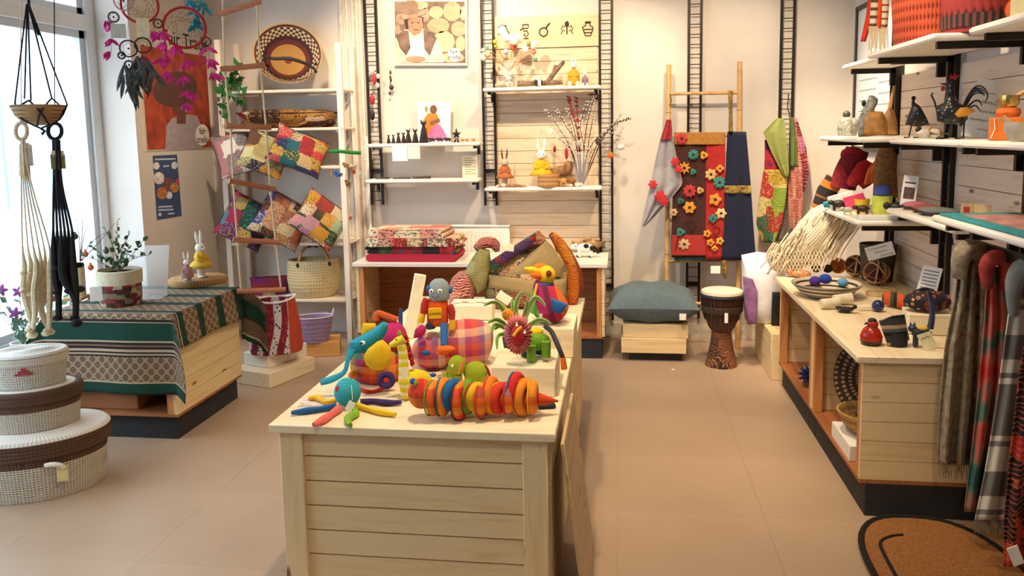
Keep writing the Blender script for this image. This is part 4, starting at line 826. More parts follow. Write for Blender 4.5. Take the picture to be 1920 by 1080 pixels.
# shelf A: photo print, cats, elephants
zA, yA = SA[0], SA[1]
def onshelf(S, px, back=.06): v = Yp(px, 300, S[1]+back); return Vector((v.x, v.y, S[0]+.001))
bb = onshelf(SA, 812, .185); f = Pix(bb, 0); po = thing('photo_card', 'unframed photo of a seated woman in orange leaning behind the black cats', 'picture', bb, 0)
fp('sheet', [(784, 192), (845, 192), (845, 268), (784, 268)], '#f4efe6', 0, .003, po, .02); fp('skirt', [(795, 262), (800, 240), (812, 228), (826, 235), (838, 255), (836, 264)], '#d873a8', .0035, .001, po); fp('top', [(790, 256), (794, 225), (803, 212), (818, 212), (826, 228), (810, 240), (800, 258)], '#e0812c', .005, .001, po); fp('head', el(813, 205, 6.5, 8), '#7a4a34', .0065, .001, po); fp('arm', [(806, 228), (824, 222), (826, 228), (808, 236)], '#8a5638', .0065, .001, po)
fp('flower_sketch', [(796, 204), (800, 198), (803, 204), (800, 212)], '#7d9a3c', .0035, .001, po)
CATM = M('#221a17', .35, 0, .3)
def cat(px, h_px, label, big=False):
    b = onshelf(SA, px, .09 if not big else .12); f_ = Pix(b); h = h_px*f_.m; t = thing('cat_figurine', label, 'figurine', b, f_.rz, 'carved black cats')
    w_ = .17*h if not big else .15*h
    add('body', MB().lathe([(.001, 0), (w_*1.25, 0), (w_*1.3, .06*h), (w_*1.05, .28*h), (w_*.72, .55*h), (w_*.42, .72*h), (w_*.4, .78*h)], 14, 1, .8), CATM, t)
    hd = add('head', MB().blob((0, -.01*h, .83*h), (w_*.85, w_*.8, .08*h), n=12, k=8), CATM, t)
    for s in (-1, 1): add('ear', MB().tube([(s*w_*.5, 0, .88*h), (s*w_*.85, 0, h)], [w_*.35, .001], 6), CATM, hd)
    add('tail', MB().tube([(w_*1.0, .0, .02*h+.004), (w_*1.9, -.2*w_, .05*h+.003), (w_*1.7, -w_, .03*h+.003)], [.012*h+.002, .03*h, .02*h], 7, sm=3), CATM, t)
for px_, h_, l in ((730, 17, 'smallest black cat figurine at the left end of the row'), (739, 17, 'second black cat figurine from the left'), (748.5, 21, 'third black cat figurine from the left'), (758, 21, 'fourth black cat figurine from the left'), (767, 27, 'fifth black cat figurine from the left'), (780, 27, 'sixth black cat figurine next to the big cat')): cat(px_, h_, l)
cat(796, 44, 'big black cat figurine in front of the photo', True)
def beast(S, px, back, L, H, col, label, cat_, name, group, trunk=True, rz=0, parts=None):
    b = onshelf(S, px, back) if isinstance(S, tuple) else Vector(S); f_ = Pix(b); t = thing(name, label, cat_, b, f_.rz+rz, group); m = col if not isinstance(col, str) else M(col, .5, 0, .25); L *= f_.m; H *= f_.m
    add('body', MB().blob((0, 0, .62*H), (.42*L, .26*L, .33*H)), m, t); hd = add('head', MB().blob((-.46*L, 0, .72*H), (.19*L, .16*L, .22*H), n=12, k=8), m, t)
    for x in (-.26, .26):
        for y in (-.14, .14): add('leg', MB().tube([(x*L, y*L, .5*H), (x*L, y*L, .005)], [.1*L, .085*L], 8), m, t)
    if trunk: add('trunk', MB().tube([(-.6*L, 0, .7*H), (-.7*L, 0, .4*H), (-.66*L, 0, .12*H)], [.07*L, .05*L, .03*L], 7, sm=3), m, hd)
    for s in (-1, 1): add('ear', MB().blob((-.36*L, s*.17*L, .8*H), (.1*L, .03*L, .16*H if trunk else .06*H), n=10, k=6), m, hd)
    add('tail', MB().tube([(.42*L, 0, .7*H), (.5*L, 0, .4*H)], [.03*L, .012*L], 6), m, t); return t
for px_, l in ((811, 'first dark elephant figurine right of the big cat'), (826, 'second dark elephant figurine right of the big cat'), (841, 'third dark elephant figurine right of the big cat')): beast(SA, px_, .06, 13, 10, '#2a1d1a', l, 'figurine', 'elephant_figurine', 'dark elephant figurines')
b = onshelf(SA, 857, .08); f_ = Pix(b); m_ = f_.m; t = thing('star_figure', 'dark star shaped carved figure at the right of the cats', 'figurine', b, f_.rz)
add('star', MB().puff([((10*(1 if i % 2 == 0 else .45))*m_*math.sin(PI*i/5), 15*m_+(10*(1 if i % 2 == 0 else .45)*(1.25 if i == 0 else 1))*m_*math.cos(PI*i/5)) for i in range(10)], .012), CATM, t); add('foot', MB().lathe([(.001, 0), (6*m_, 0), (4*m_, 5*m_), (2*m_, 9*m_)], 12), CATM, t)
for px_, l in ((868, 'first tiny orange animal figurine'), (877, 'second tiny orange animal figurine'), (889, 'last tiny orange animal figurine')): beast(SA, px_, .06, 7, 7, '#c9701f', l+' at the right end of the cat shelf', 'figurine', 'animal_figurine', 'tiny orange figurines', False)
for (a, b_, c, d, cc, l) in ((736, 274, 764, 302, '#f6f3ec', 'white price card hanging under the cat shelf'), (764, 274, 787, 298, '#efe6cf', 'cream price card hanging beside the white one')):
    v0, v1 = Yp(a, d, SA[1]-.006), Yp(c, b_, SA[1]-.006); solo('price_card', MB().box((v0.x, 0, v0.z), (v1.x, .002, v1.z)), M(cc, .8, 0, .02), l, 'card', (0, SA[1]-.006, 0), smooth=False)
# shelf B
v0, v1 = Yp(867, 331, YB-.14), Yp(895, 292, YB-.14); t = thing('text_card', 'cream printed text card at the right end of the lower cat shelf', 'card', (v0.x, YB-.14, SB[0]+.001)); hgt = v1.z-SB[0]; wd = v1.x-v0.x
add('sheet', MB().box((0, 0, 0), (wd, .003, hgt)), M('#e6d8b8', .8, 0, .03), t, smooth=False)
for k in range(8): add('text_line', MB().box((.02, -.001, hgt*(.88-.1*k)), (wd*(.9 if k % 3 else .6), 0, hgt*(.9-.1*k))), M('#6b5a48', .9), t, smooth=False)
for k, (a, c, r, l) in enumerate(((702, 728, .007, 'dark jewellery bundle lying at the left of the lower cat shelf'), (736, 768, .006, 'dark carved stick lying on the lower cat shelf'), (772, 806, .009, 'thicker dark carved stick near the middle of the lower cat shelf'))):
    v0, v1 = onshelf(SB, a, .07), onshelf(SB, c, .05); d = v1-v0; solo('carved_stick', MB().tube([(0, 0, r), d*.4+Vector((0, .01, r*1.2)), d+Vector((0, 0, r*1.3))], [r*.7, r, r*1.1], 8, sm=3), M('#3a2c26', .6, 0, .4), l, 'stick', v0, 0, 'carved sticks')
# shelf C
b = onshelf(SCc, 957, .08); f = Pix(b); m_ = f.m; t = thing('flower_vase', 'glass vase of felt tulips and coloured balls on the upper right shelf', 'vase', b, f.rz)
add('glass', MB().lathe([(.001, 0), (11*m_, 0), (12*m_, 20*m_), (10*m_, 50*m_), (9.2*m_, 50*m_), (11*m_, 20*m_), (10*m_, 1.5*m_), (.001, 1.5*m_)], 20), pane_mat(.13, (.85, .88, .9, 1), 'vaseglass'), t)
add('filling', MB().lathe([(.001, 2*m_), (9.5*m_, 2*m_), (10.5*m_, 18*m_), (8*m_, 26*m_), (.001, 27*m_)], 14), patch('pebbles', ['#c9b8a0', '#4a4a55', '#8f8070', '#e0d6c8'], 60, 'Object', amt=.3), t)
heads = [(928, 78, '#b9c23a', 4), (930, 86, '#c2c832', 4), (913, 88, '#7fb0a0', 3.5), (915, 103, '#e0a080', 5), (942, 58, '#f2ecd8', 8), (949, 70, '#f4f0e2', 7), (964, 74, '#f2ead6', 9), (963, 86, '#e06a50', 7), (975, 72, '#f0ead8', 7), (948, 97, '#aeb8c8', 5), (1001, 97, '#e08a6a', 5), (1004, 111, '#5f9f80', 4), (992, 82, '#8a8a50', 5), (1000, 84, '#f0ead8', 7), (908, 106, '#f2ead8', 7), (985, 92, '#f2ecdc', 6), (906, 94, '#e6c0b0', 4)]
for k, (a, c, cc, r) in enumerate(heads):
    d = .03*math.sin(k*1.9); v = f.p(a, c, d); st_ = add('stem', MB().tube([(0, 0, 30*m_), Vector((v.x*.4, v.y*.5, 42*m_+.3*(v.z-42*m_))), v], .0022, 5, sm=3), M('#a8783c'), t)
    add('felt_ball' if r < 6 else 'tulip_head', MB().blob(v, (r*m_, r*m_, r*m_*(1 if r < 6 else 1.25)), n=12, k=8), felt(cc), st_)
b = onshelf(SCc, 1025, .1); f = Pix(b); BARK = M('#7d6655', .9, 0, .5, 40, .004)
t = thing('birch_log', 'forked birch log lying on the upper right shelf', 'log', b, f.rz); add('trunk', MB().tube([f.p(970, 157), f.p(1000, 156), f.p(1055, 154)], [.022, .021, .018], 10), BARK, t); add('branch', MB().tube([f.p(1028, 152), f.p(1040, 135), f.p(1056, 117)], [.02, .018, .015], 10), BARK, t); add('stub', MB().tube([f.p(1038, 138), f.p(1042, 122)], [.016, .014], 9), BARK, t); add('cut_face', MB().blob(f.p(1056.5, 116.5), (.011, .011, .011), n=10, k=6), M('#43301f'), t)
b = onshelf(SCc, 1011, .04); f = Pix(b); t = thing('bird_ornament', 'small dark bird ornament with a white tag before the log', 'ornament', b, f.rz); add('body', MB().blob((0, 0, .03), (.035, .025, .028)), M('#3a2a22', .8, 0, .4), t); add('head', MB().blob((.0, -.01, .06), .018), felt('#e6ddd0'), t); add('tag', MB().box((-.002, -.034, .005), (.02, -.031, .05)), PAPER, t)
rabbit(onshelf(SCc, 1077, .08), 60, '#c9962a', 'seated white felt rabbit in a mustard jumper on the upper shelf', 0, sit=True)
rabbit(onshelf(SCc, 1098, .06), 34, '#8a6a78', 'small felt mouse in a purple dress beside the seated rabbit', 0, sit=True, name='felt_mouse', group='felt rabbits')
for k, (a, l) in enumerate(((940, 'left pale pebble beside the glass flower vase'), (948, 'right pale pebble beside the glass flower vase'))): solo('pebble', MB().blob((0, 0, .017), (.026, .02, .017)), M('#b8a58c', .6, 0, .2), l, 'pebble', onshelf(SCc, a-3, .022), k, 'pebbles on the flower shelf')
# shelf D
rabbit(onshelf(SD, 946, .12), 72, '#a8623c', 'brown felt rabbit with a rust jacket at the left of the lower shelf', 0, body='#c9b49a', ears='#6b4a35')
rabbit(onshelf(SD, 1015, .125), 92, '#d9a514', 'white felt rabbit in a bright yellow dress behind the wicker basket', 0)
b = onshelf(SD, 1028, .05); f = Pix(b); m_ = f.m; solo('wicker_basket', MB().lathe([(.01, 0), (20*m_, 0), (21*m_, 12*m_), (20.5*m_, 24*m_), (18.5*m_, 24*m_), (19*m_, 3*m_), (.01, 3*m_)], 30, 1, .8), weave('wick', '#b98a52', '#6b4526', 34, 9), 'small round wicker basket at the front of the lower shelf', 'basket', b, f.rz)
b = onshelf(SD, 1048, .17); f = Pix(b); solo('straw_bundle', MB().tube([f.p(1030, 325), f.p(1048, 322), f.p(1062, 318), f.p(1068, 302)], [.03, .045, .05, .02], 12, sm=3), M('#8a6640', .95, 0, .5, 90, .003), 'brown straw brush bundle behind the wicker basket', 'brush', b, f.rz)
rs = random.Random(4)
for k in range(22):
    px_ = 932+k*3.9 if k < 15 else 1052+(k-15)*6; b = onshelf(SD, px_, rs.uniform(.022, .075)); s_ = rs.uniform(.012, .021)
    solo('shell', MB().blob((0, 0, s_*.75), (s_*1.2, s_, s_*.75), n=8, k=6), M(rs.choice(['#e2d3bf', '#c9a27c', '#8f6a4a', '#efe6d8', '#a8784f']), .5, 0, .3, 60), ('small shell or nut left of the wicker basket on the lower shelf' if k < 15 else 'small shell or nut right of the wicker basket on the lower shelf'), 'shell', b, rs.uniform(0, 3), 'shells left of the wicker basket' if k < 15 else 'shells right of the wicker basket')
b = onshelf(SD, 1090, .11); f = Pix(b); m_ = f.m; t = thing('branch_vase', 'tall glass vase of dark budding twigs and red berries', 'vase', b, f.rz)
add('glass', MB().lathe([(.001, 0), (13*m_, 0), (14*m_, 30*m_), (13*m_, 64*m_), (12.3*m_, 64*m_), (13*m_, 30*m_), (12*m_, 2*m_), (.001, 2*m_)], 20), pane_mat(.12, (.85, .88, .9, 1), 'vaseglass2'), t)
TW, BUD, RED = M('#3a1f1c', .7), M('#e6d6cc', .8), M('#a81c24', .5)
brs = [([(1088, 345), (1070, 280), (1048, 240), (1023, 205)], BUD), ([(1088, 345), (1080, 270), (1060, 235), (1041, 202)], BUD), ([(1090, 345), (1078, 250), (1063, 205)], BUD), ([(1090, 340), (1083, 250), (1072, 205), (1066, 183)], RED), ([(1091, 340), (1085, 240), (1080, 182)], RED), ([(1092, 340), (1098, 250), (1108, 205), (1116, 180)], BUD), ([(1093, 345), (1105, 260), (1113, 215)], BUD), ([(1093, 345), (1120, 270), (1150, 235), (1165, 213)], BUD), ([(1094, 345), (1130, 260), (1155, 232), (1180, 223)], TW), ([(1092, 345), (1100, 290), (1130, 250), (1168, 258)], BUD), ([(1088, 345), (1075, 290), (1055, 265), (1040, 258)], BUD), ([(1090, 345), (1095, 280), (1088, 235), (1102, 190)], BUD)]
for k, (pts, bm_) in enumerate(brs):
    P_, _ = catmull([f.p(a, c, (.05*math.sin(k*2.1))*i/len(pts)) for i, (a, c) in enumerate(pts)], [1]*len(pts), 5); st_ = add('twig', MB().tube(P_, [.0042-.0025*i/len(P_) for i in range(len(P_))], 5), TW, t); mb = MB()
    for i in range(len(P_)//3, len(P_)):
        for s in (-1, 1): mb.blob(P_[i]+Vector((s*.008, rs.uniform(-.006, .006), rs.uniform(-.008, .008))), .0058 if bm_ is not RED else .0075, n=6, k=5)
    add('bud', mb, bm_, st_)['kind'] = 'stuff'
for (a, c, rx, rz_, cc, l, top) in ((1034, 247, 3, 6, '#efe8dc', 'white drop ornament hanging from the twigs', 228), (1040, 280, 3, 6, '#8f1f24', 'dark red stocking ornament hanging from the twigs', 238), (1062, 288, 3.5, 11, '#a82430', 'long red ornament hanging low from the twigs', 268), (1085, 270, 5, 7, '#a89c98', 'grey heart ornament hanging among the twigs', 252), (1145, 291, 6, 6, '#d9682a', 'orange pumpkin ornament hanging right of the rail', 235), (1164, 276, 7, 5, '#e2dccf', 'white bird ornament hanging at the far right twig', 258), (1122, 265, 6, 7, '#4a3a30', 'dark round nest ornament among the twigs', 250)):
    v = f.p(a, c, -.06); o = thing('twig_ornament', l, 'ornament', b, f.rz, 'ornaments on the twigs'); add('body', MB().blob(v, (rx*m_, rx*m_*.8, rz_*m_), n=12, k=8).blob(v+Vector((0, 0, rz_*m_)), .004, n=6, k=5), felt(cc), o); add('thread', MB().tube([v+Vector((0, 0, rz_*m_)), f.p(a, top, -.03)], .0007, 4), INK, o)
for (a, cc, l) in ((1056, '#c98a4a', 'brown felt hedgehog at the right of the wicker basket'), (1072, '#8f5a34', 'rust felt squirrel before the twig vase')): beast(SD, a, .04, 17, 17, felt(cc), l, 'ornament', 'felt_animal', 'felt woodland animals', False)

# ---- things on the back table
def foldstack(loc, w, d, h, mat, label, rz=0, layers=3, cat_='textile', name='folded_cloth', edge=.5):
    t = thing(name, label, cat_, loc, rz, 'folded textiles on the back table'); lh = h/layers
    for k in range(layers):
        j = .012*math.sin(3*k+1); mb = MB(); pr = []
        for i in range(9): a = -PI/2+PI*i/8; pr.append((w/2-lh*.5+lh*.5*math.cos(a), lh*.5+lh*.48*math.sin(a)))
        for i in range(9): a = PI/2+PI*i/8; pr.append((-w/2+lh*.5+lh*.5*math.cos(a), lh*.5+lh*.48*math.sin(a)))
        add('fold', mb.prism([(x+j, z+k*lh) for x, z in pr], -d/2+.008*math.sin(k*2), d/2), mat, t)
    return t
zt_ = TH+.002
b = Zp(778, 484, zt_); b.y = 5.5+.22; wq = 168*mpp(b)
foldstack(b, wq, .36, .055, M('#b0213c', .95, 0, .15, 90), 'crimson folded throw at the bottom of the quilt pile', 0, 1)
foldstack(b+Vector((.005, .01, .056)), wq*.99, .35, .05, patch('fold2', ['#2a3f6b', '#a8863c', '#8f1f2c', '#b58aa8', '#2f5a2a', '#b3202c', '#1f1a1a'], 9, 'Object'), 'dark patchwork quilt folded on the crimson throw', 0, 2)
QT = patch('fold3', ['#c98070', '#d9bf94', '#b3302c', '#2a1a18', '#d8a890', '#8f2f2c', '#e6d8b8'], 8, 'Object', det=60, amt=.8)
foldstack(b+Vector((.02, .0, .107)), wq*1.02, .34, .06, QT, 'black and red kantha quilt folded in the middle of the pile', .04, 2)
foldstack(b+Vector((-.01, .0, .168)), wq*.8, .32, .062, patch('fold4', ['#d89a88', '#e0d0a8', '#c9706a', '#d8bfa0'], 7, 'Object', det=70, amt=.9), 'salmon and cream striped kantha quilt on top of the pile', -.05, 2)
b = Zp(1097, 482, zt_); f = Pix(b); m_ = f.m; t = thing('toy_cow', 'small black and white toy cow on the back table', 'toy', b, f.rz); mc = felt('#ece6dc'); mk_ = felt('#1a1818')
add('body', MB().blob((0, 0, 17*m_), (17*m_, 9*m_, 9*m_)), mc, t); hd = add('head', MB().blob((-20*m_, 0, 19*m_), (8*m_, 5*m_, 5.5*m_)), mc, t)
for s in (-1, 1): add('ear', MB().blob((-17*m_, s*5*m_, 24*m_), (3*m_, 3*m_, 1.6*m_)), mc, hd)
for x in (-10, 10):
    for y in (-5, 5): l_ = add('leg', MB().tube([(x*m_, y*m_, 12*m_), (x*m_*1.15, y*m_, 1.5*m_)], [4.5*m_, 3.5*m_], 8), mc, t); add('hoof', MB().blob((x*m_*1.15-m_, y*m_, 2.5*m_), (4*m_, 3.5*m_, 2.5*m_), n=8, k=6), mk_, l_)
for a, z_, r in ((2, 21, 5.5), (13, 18, 5)): add('spot', MB().blob((a*m_, -6*m_, z_*m_), (r*m_, 3.6*m_, r*m_*.9)), mk_, t)
add('tail', MB().tube([(16*m_, 0, 21*m_), (22*m_, 0, 14*m_), (25*m_, 0, 7*m_)], [1.5*m_, 2.5*m_, 3*m_], 7, sm=3), mk_, t)
b = Zp(1103, 470, zt_); b.y += .02; f = Pix(b); m_ = f.m; t = thing('wooden_bowl', 'shallow wooden bowl of dried pods behind the toy cow', 'bowl', b, f.rz)
add('bowl', MB().lathe([(.001, 0), (14*m_, 0), (28*m_, 10*m_), (32*m_, 19*m_), (30*m_, 19*m_), (20*m_, 6*m_), (.001, 4*m_)], 28), wood('#c9a070', '#a87c48', 0, .5, False), t)
for k in range(9): add('dried_pod', MB().blob((20*m_*math.cos(k*2.4)*(k % 3)/2, 18*m_*math.sin(k*2.4)*(k % 3)/2, 17*m_+(k % 2)*4*m_), (6*m_, 4*m_, 4*m_), n=8, k=6), M('#a88a62', .9, 0, .3), t)

# wall socket and paper scrap
so = Yp(606, 600, YB-.012); t = thing('wall_socket', 'white double wall socket low behind the lilac basket', 'socket', (so.x, YB-.012, so.z)); add('plate', MB().cbox((-.04, 0, -.075), (.04, .011, .075), .004), WHITE, t)
for z in (-.036, .036): add('outlet', MB().lathe([(.001, 0), (.026, 0), (.026, .003), (.001, .003)], 18, at=(0, -.001, z), M=Matrix.Rotation(PI/2, 3, 'X')), M('#d8d4cc', .5), t)
solo('paper_scrap', MB().blob((0, 0, .004), (.013, .009, .004), n=8, k=5), PAPER, 'tiny scrap of white paper on the floor before the low crate', 'paper', Zp(1262, 694, .0005), .3)
# ================================================================== TOYS ON THE CENTRE TABLE
TZ = TH+.001
def at(px, py, z=None): b = Zp(px, py, TZ if z is None else z); return b, Pix(b)
def toy(name, label, b, f, cat_='soft toy'): return thing(name, label, cat_, b, f.rz)
TEALF, YEL, ORG, REDF, GRN, BLU, PURP, MAG = [felt(x) for x in ('#1f8fa8', '#e8bd1c', '#e8701c', '#c4261f', '#7da82a', '#1f5fa0', '#3a2a6b', '#b81f63')]
STITCH = M('#d8cfae', .9)
# octopus
b, f = at(653, 764); t = toy('octopus_toy', 'striped turquoise octopus toy with legs of many colours', b, f); m_ = f.m
add('head', MB().blob((0, .0, 30*m_), (25*m_, 24*m_, 27*m_), n=20, k=14), stripes('octo', [(0, '#2fa8b4'), (.78, '#176f84')], 'Z', 150, 'Object'), t)
add('cheek', MB().blob(f.p(634, 730, -.02), (5*m_, 4*m_, 7*m_)), REDF, t); add('topknot', MB().blob(f.p(655, 719, .0), (6*m_, 6*m_, 4*m_)), BLACK, t)
for pts, mm, w_ in (([(628, 762), (600, 767), (575, 770), (546, 774)], BLU, 7.5), ([(636, 766), (622, 776), (606, 787), (588, 797)], felt('#e06a62'), 8), ([(662, 766), (668, 775), (652, 785), (657, 797)], GRN, 8), ([(670, 760), (695, 768), (715, 773), (742, 777)], YEL, 7.5), ([(676, 754), (700, 752), (725, 755), (753, 754)], PURP, 7.5), ([(630, 752), (612, 754), (596, 746), (578, 747)], felt('#e8b02c'), 7.5)):
    P_ = [f.g(a, c, w_*m_*.8) for a, c in pts]; add('leg', MB().tube(P_, [w_*m_, w_*m_*.8, w_*m_, w_*m_*.55], 9, sm=4, flat=.8), mm, t)
add('swing_tag', MB().box((-.02, -.075, .012), (.004, -.073, .045), Matrix.Rotation(.5, 4, 'Y')), PAPER, t); add('tag_cord', MB().tube([f.p(659, 722, -.05), f.p(661, 748, -.07), f.p(652, 764, -.07)], .0012, 4), PAPER, t)
pc, _ = at(588, 756); solo('postcard', MB().box((-.05, -.03, 0), (.05, .04, .0015)), M('#cfc4ba', .6, 0, .4, 40), 'small printed card lying under the octopus leg', 'card', pc, .2, smooth=False)
# elephant backpack
b, f = at(706, 722); b = Zp(706, 722, TZ); t = toy('elephant_backpack', 'rainbow plaid elephant backpack with blue head and yellow ears', b, f); m_ = f.m
RB = plaid('rainbow', ['#c4261f', '#e2601c', '#e8912c', '#b3202c', '#3a7a34', '#4a2a6b', '#c4261f', '#e2601c'], 5.2)
add('body', MB().blob(f.p(708, 684, .07), (52*m_, 45*m_, 46*m_), n=24, k=16), RB, t)
add('back_panel', MB().blob(f.p(738, 632, .08), (26*m_, 34*m_, 30*m_), n=18, k=12), MAG, t)
add('head', MB().puff([f.p(a, c, -.06) for a, c in ((656, 641), (675, 631), (698, 618), (720, 603), (728, 606), (726, 622), (714, 640), (702, 652), (688, 662), (660, 663), (654, 655))], 16*m_, -.06), TEALF, t)
add('trunk', MB().tube([f.p(660, 656, -.07), f.p(652, 676, -.09), f.p(645, 698, -.10), f.p(622, 711, -.10), f.p(602, 717, -.09)], [10*m_, 5*m_, 5*m_, 7*m_, 6*m_], 9, sm=4, flat=.6), TEALF, t)
add('ear', MB().puff([f.p(a, c, -.14) for a, c in ((682, 668), (690, 654), (708, 640), (718, 637), (732, 650), (735, 668), (728, 686), (714, 695), (698, 693), (686, 684))], 7*m_, -.14), YEL, t)
add('ear', MB().puff([f.p(a, c, .02) for a, c in ((677, 626), (680, 606), (704, 606), (706, 613), (692, 622), (680, 630))], 6*m_, .02), YEL, t)
e_ = add('eye', MB().blob(f.p(680, 643, -.105), (5*m_, 3*m_, 4*m_), n=10, k=7), PAPER, t); add('pupil', MB().blob(f.p(677.5, 643.5, -.118), (2.4*m_, 1.6*m_, 2.6*m_), n=8, k=6), BLACK, e_)
add('rolled_leg', MB().torus(f.p(724, 713, -.08), 11*m_, 6*m_), PURP, t); add('foot', MB().blob(f.p(662, 704, .0), (9*m_, 12*m_, 9*m_)), ORG, t)
add('strap', MB().tube([f.g(672, 728, .006), f.g(690, 735, .006), f.g(708, 732, .006), f.g(728, 722, .02)], [7*m_]*4, 8, sm=3, flat=.5), REDF, t); add('top_loop', MB().tube([f.p(705, 600, .08), f.p(708, 588, .08), f.p(722, 592, .08), f.p(745, 600, .08)], 7*m_, 8, sm=4), felt('#c9602c'), t)
settle(t)
# giraffe
b, f = at(770, 748); t = toy('giraffe_toy', 'yellow striped giraffe soft toy with red mane', b, f); m_ = f.m
GY = stripes('giraffe', [(0, '#e2cf1c'), (.6, '#efe6a8')], 'Z', 34, 'Object'); 
add('body', MB().tube([f.p(758, 718), f.p(772, 712, .02), f.p(790, 714, .06), f.p(802, 722, .08)], [14*m_, 20*m_, 20*m_, 12*m_], 14, sm=4), felt('#e2cb1c'), t)
add('neck', MB().tube([f.p(759, 716), f.p(757, 690), f.p(756, 664), f.p(752, 645)], [13*m_, 10*m_, 9*m_, 9*m_], 12, sm=4), GY, t)
hd = add('head', MB().tube([f.p(757, 634), f.p(748, 640), f.p(731, 648)], [9*m_, 9*m_, 4*m_], 12, sm=4), felt('#e6d23a'), t); add('horn', MB().blob(f.p(749, 625), (4*m_, 3*m_, 6*m_)), GRN, hd); add('eye', MB().blob(f.p(743, 637, -.02), 1.6*m_, n=8, k=6), BLACK, hd)
add('front_leg', MB().tube([f.p(760, 712), f.p(762, 730), f.p(762, 745)], [14*m_, 12*m_, 11*m_], 12), GY, t); add('back_leg', MB().tube([f.p(796, 722, .08), f.p(797, 738, .08)], [12*m_, 11*m_], 10), GY, t)
mn = MB()
for k in range(26): a = k/25; mn.blob(f.p(759+15*a+1.5*math.sin(9*k), 628+55*a, .01+.006*math.sin(5*k)), (4.2*m_, 4*m_, 4*m_), n=6, k=5)
add('mane', mn, felt('#b3201f'), t)['kind'] = 'stuff'; add('label_tag', MB().box((-.012+f.p(758, 694).x, -.045, f.p(758, 700).z), (.012+f.p(758, 694).x, -.043, f.p(758, 682).z)), PAPER, t)
settle(t)
# plaid hippo
b, f = at(848, 692); t = toy('hippo_cushion', 'red and pink plaid hippo cushion behind the green elephant', b, f); m_ = f.m
PLD = plaid('hippo', ['#c42f3a', '#e0a08c', '#b8326b', '#d8583c', '#8a5a8a', '#d9c09a', '#c4402c'], 5.5)
add('body', MB().tube([f.p(832, 652, .04), f.p(846, 648, .05), f.p(872, 644, .07), f.p(896, 644, .09), f.p(910, 646, .10), f.p(918, 648, .105)], [30*m_, 42*m_, 47*m_, 46*m_, 36*m_, 10*m_], 26, sm=4), PLD, t); hd = add('head', MB().blob(f.p(812, 658, .03), (40*m_, 36*m_, 36*m_), n=22, k=14), PLD, t)
add('ear', MB().puff([f.p(a, c, -.09) for a, c in ((818, 662), (826, 650), (842, 647), (854, 652), (845, 660), (830, 666))], 4*m_, -.10), ORG, hd); add('eye', MB().blob(f.p(799, 662, -.075), (9*m_, 4*m_, 5*m_)), BLU, hd)
for a, c, d in ((812, 690, .0), (868, 690, .04), (895, 688, .1)): add('leg', MB().blob(f.p(a, c, d), (14*m_, 14*m_, 8*m_)), felt('#6b1f34'), t)
settle(t)
# robot
b = Vector(b)+Vector((0, 0, 0)); f0 = f; fb = f.p(822, 612, .0); bb = Matrix.Rotation(f.rz, 3, 'Z') @ fb + f.loc; f = Pix(bb, f.rz); t = toy('robot_toy', 'grey headed robot doll in orange sitting on the plaid hippo', bb, f); m_ = f.m
add('torso', MB().lathe([(.001, 0), (17*m_, 0), (20*m_, 6*m_), (20*m_, 46*m_), (18*m_, 50*m_), (.001, 50*m_)], 20, 1, .7, at=f.p(821, 610)), felt('#e2571a'), t)
pn = f.p(817, 585, -.0); add('chest_patch', MB().cbox((pn.x-13*m_, -15.5*m_, pn.z-10*m_), (pn.x+11*m_, -12*m_, pn.z+11*m_), .003), YEL, t); add('zigzag', MB().tube([(pn.x-12*m_+k*2.2*m_, -16*m_, pn.z+(2.5*m_ if k % 2 else -1.5*m_)) for k in range(11)], .0012, 4), BLACK, t)
hd = add('head', MB().lathe([(.001, 0), (18*m_, 0), (19.5*m_, 4*m_), (19.5*m_, 20*m_), (16*m_, 32*m_), (9*m_, 38*m_), (.5*m_, 39.5*m_)], 22, 1, .85, at=f.p(824, 561)), felt('#8f9a9c'), t)
for a, d in ((809, 0), (825, 0)): e_ = add('eye', MB().blob(f.p(a, 543, -.0)+Vector((0, -16*m_, 0)), (4.4*m_, 2*m_, 4.4*m_), n=12, k=8), PAPER, hd); add('pupil', MB().blob(f.p(a, 543)+Vector((0, -17.5*m_, 0)), (2*m_, 1.5*m_, 2*m_), n=8, k=6), BLACK, e_)
add('smile', MB().tube([f.p(810, 551)+Vector((0, -16*m_, 0)), f.p(816, 556)+Vector((0, -17*m_, 0)), f.p(823, 551)+Vector((0, -16.5*m_, 0))], .0012, 4, sm=4), BLACK, hd)
for a in (804, 844): add('ear_pad', MB().blob(f.p(a, 541 if a < 820 else 544), (5*m_, 8*m_, 6.5*m_)), BLU, hd)
for pts, pts2 in (([(800, 560), (796, 572), (794, 588)], [(793, 588), (788, 604)]), ([(843, 572), (847, 584), (847, 598)], [(848, 599), (847, 616)])):
    ar = add('arm', MB().tube([f.p(a, c, -.01) for a, c in pts], [6.5*m_, 7*m_, 6*m_], 10, sm=3), felt('#b8322a'), t); add('hand', MB().tube([f.p(a, c, -.012) for a, c in pts2], [5.5*m_, 7*m_], 10), YEL, ar)
lg = add('leg', MB().tube([f.p(812, 610), f.p(803, 612, -.03)], [7*m_, 6.5*m_], 10), felt('#1f3a5a'), t); add('foot', MB().puff([f.p(a, c, -.05) for a, c in ((799, 612), (790, 608), (778, 618), (775, 634), (790, 633), (799, 622))], 9*m_, -.05), MAG, lg)
lg = add('leg', MB().tube([f.p(832, 610, -.02), f.p(833, 628, -.085), f.p(833, 650, -.12)], [7*m_, 6.5*m_, 6.5*m_], 10), BLU, t); add('foot', MB().blob(f.p(836, 655, -.13), (17*m_, 9*m_, 7*m_)), ORG, lg)
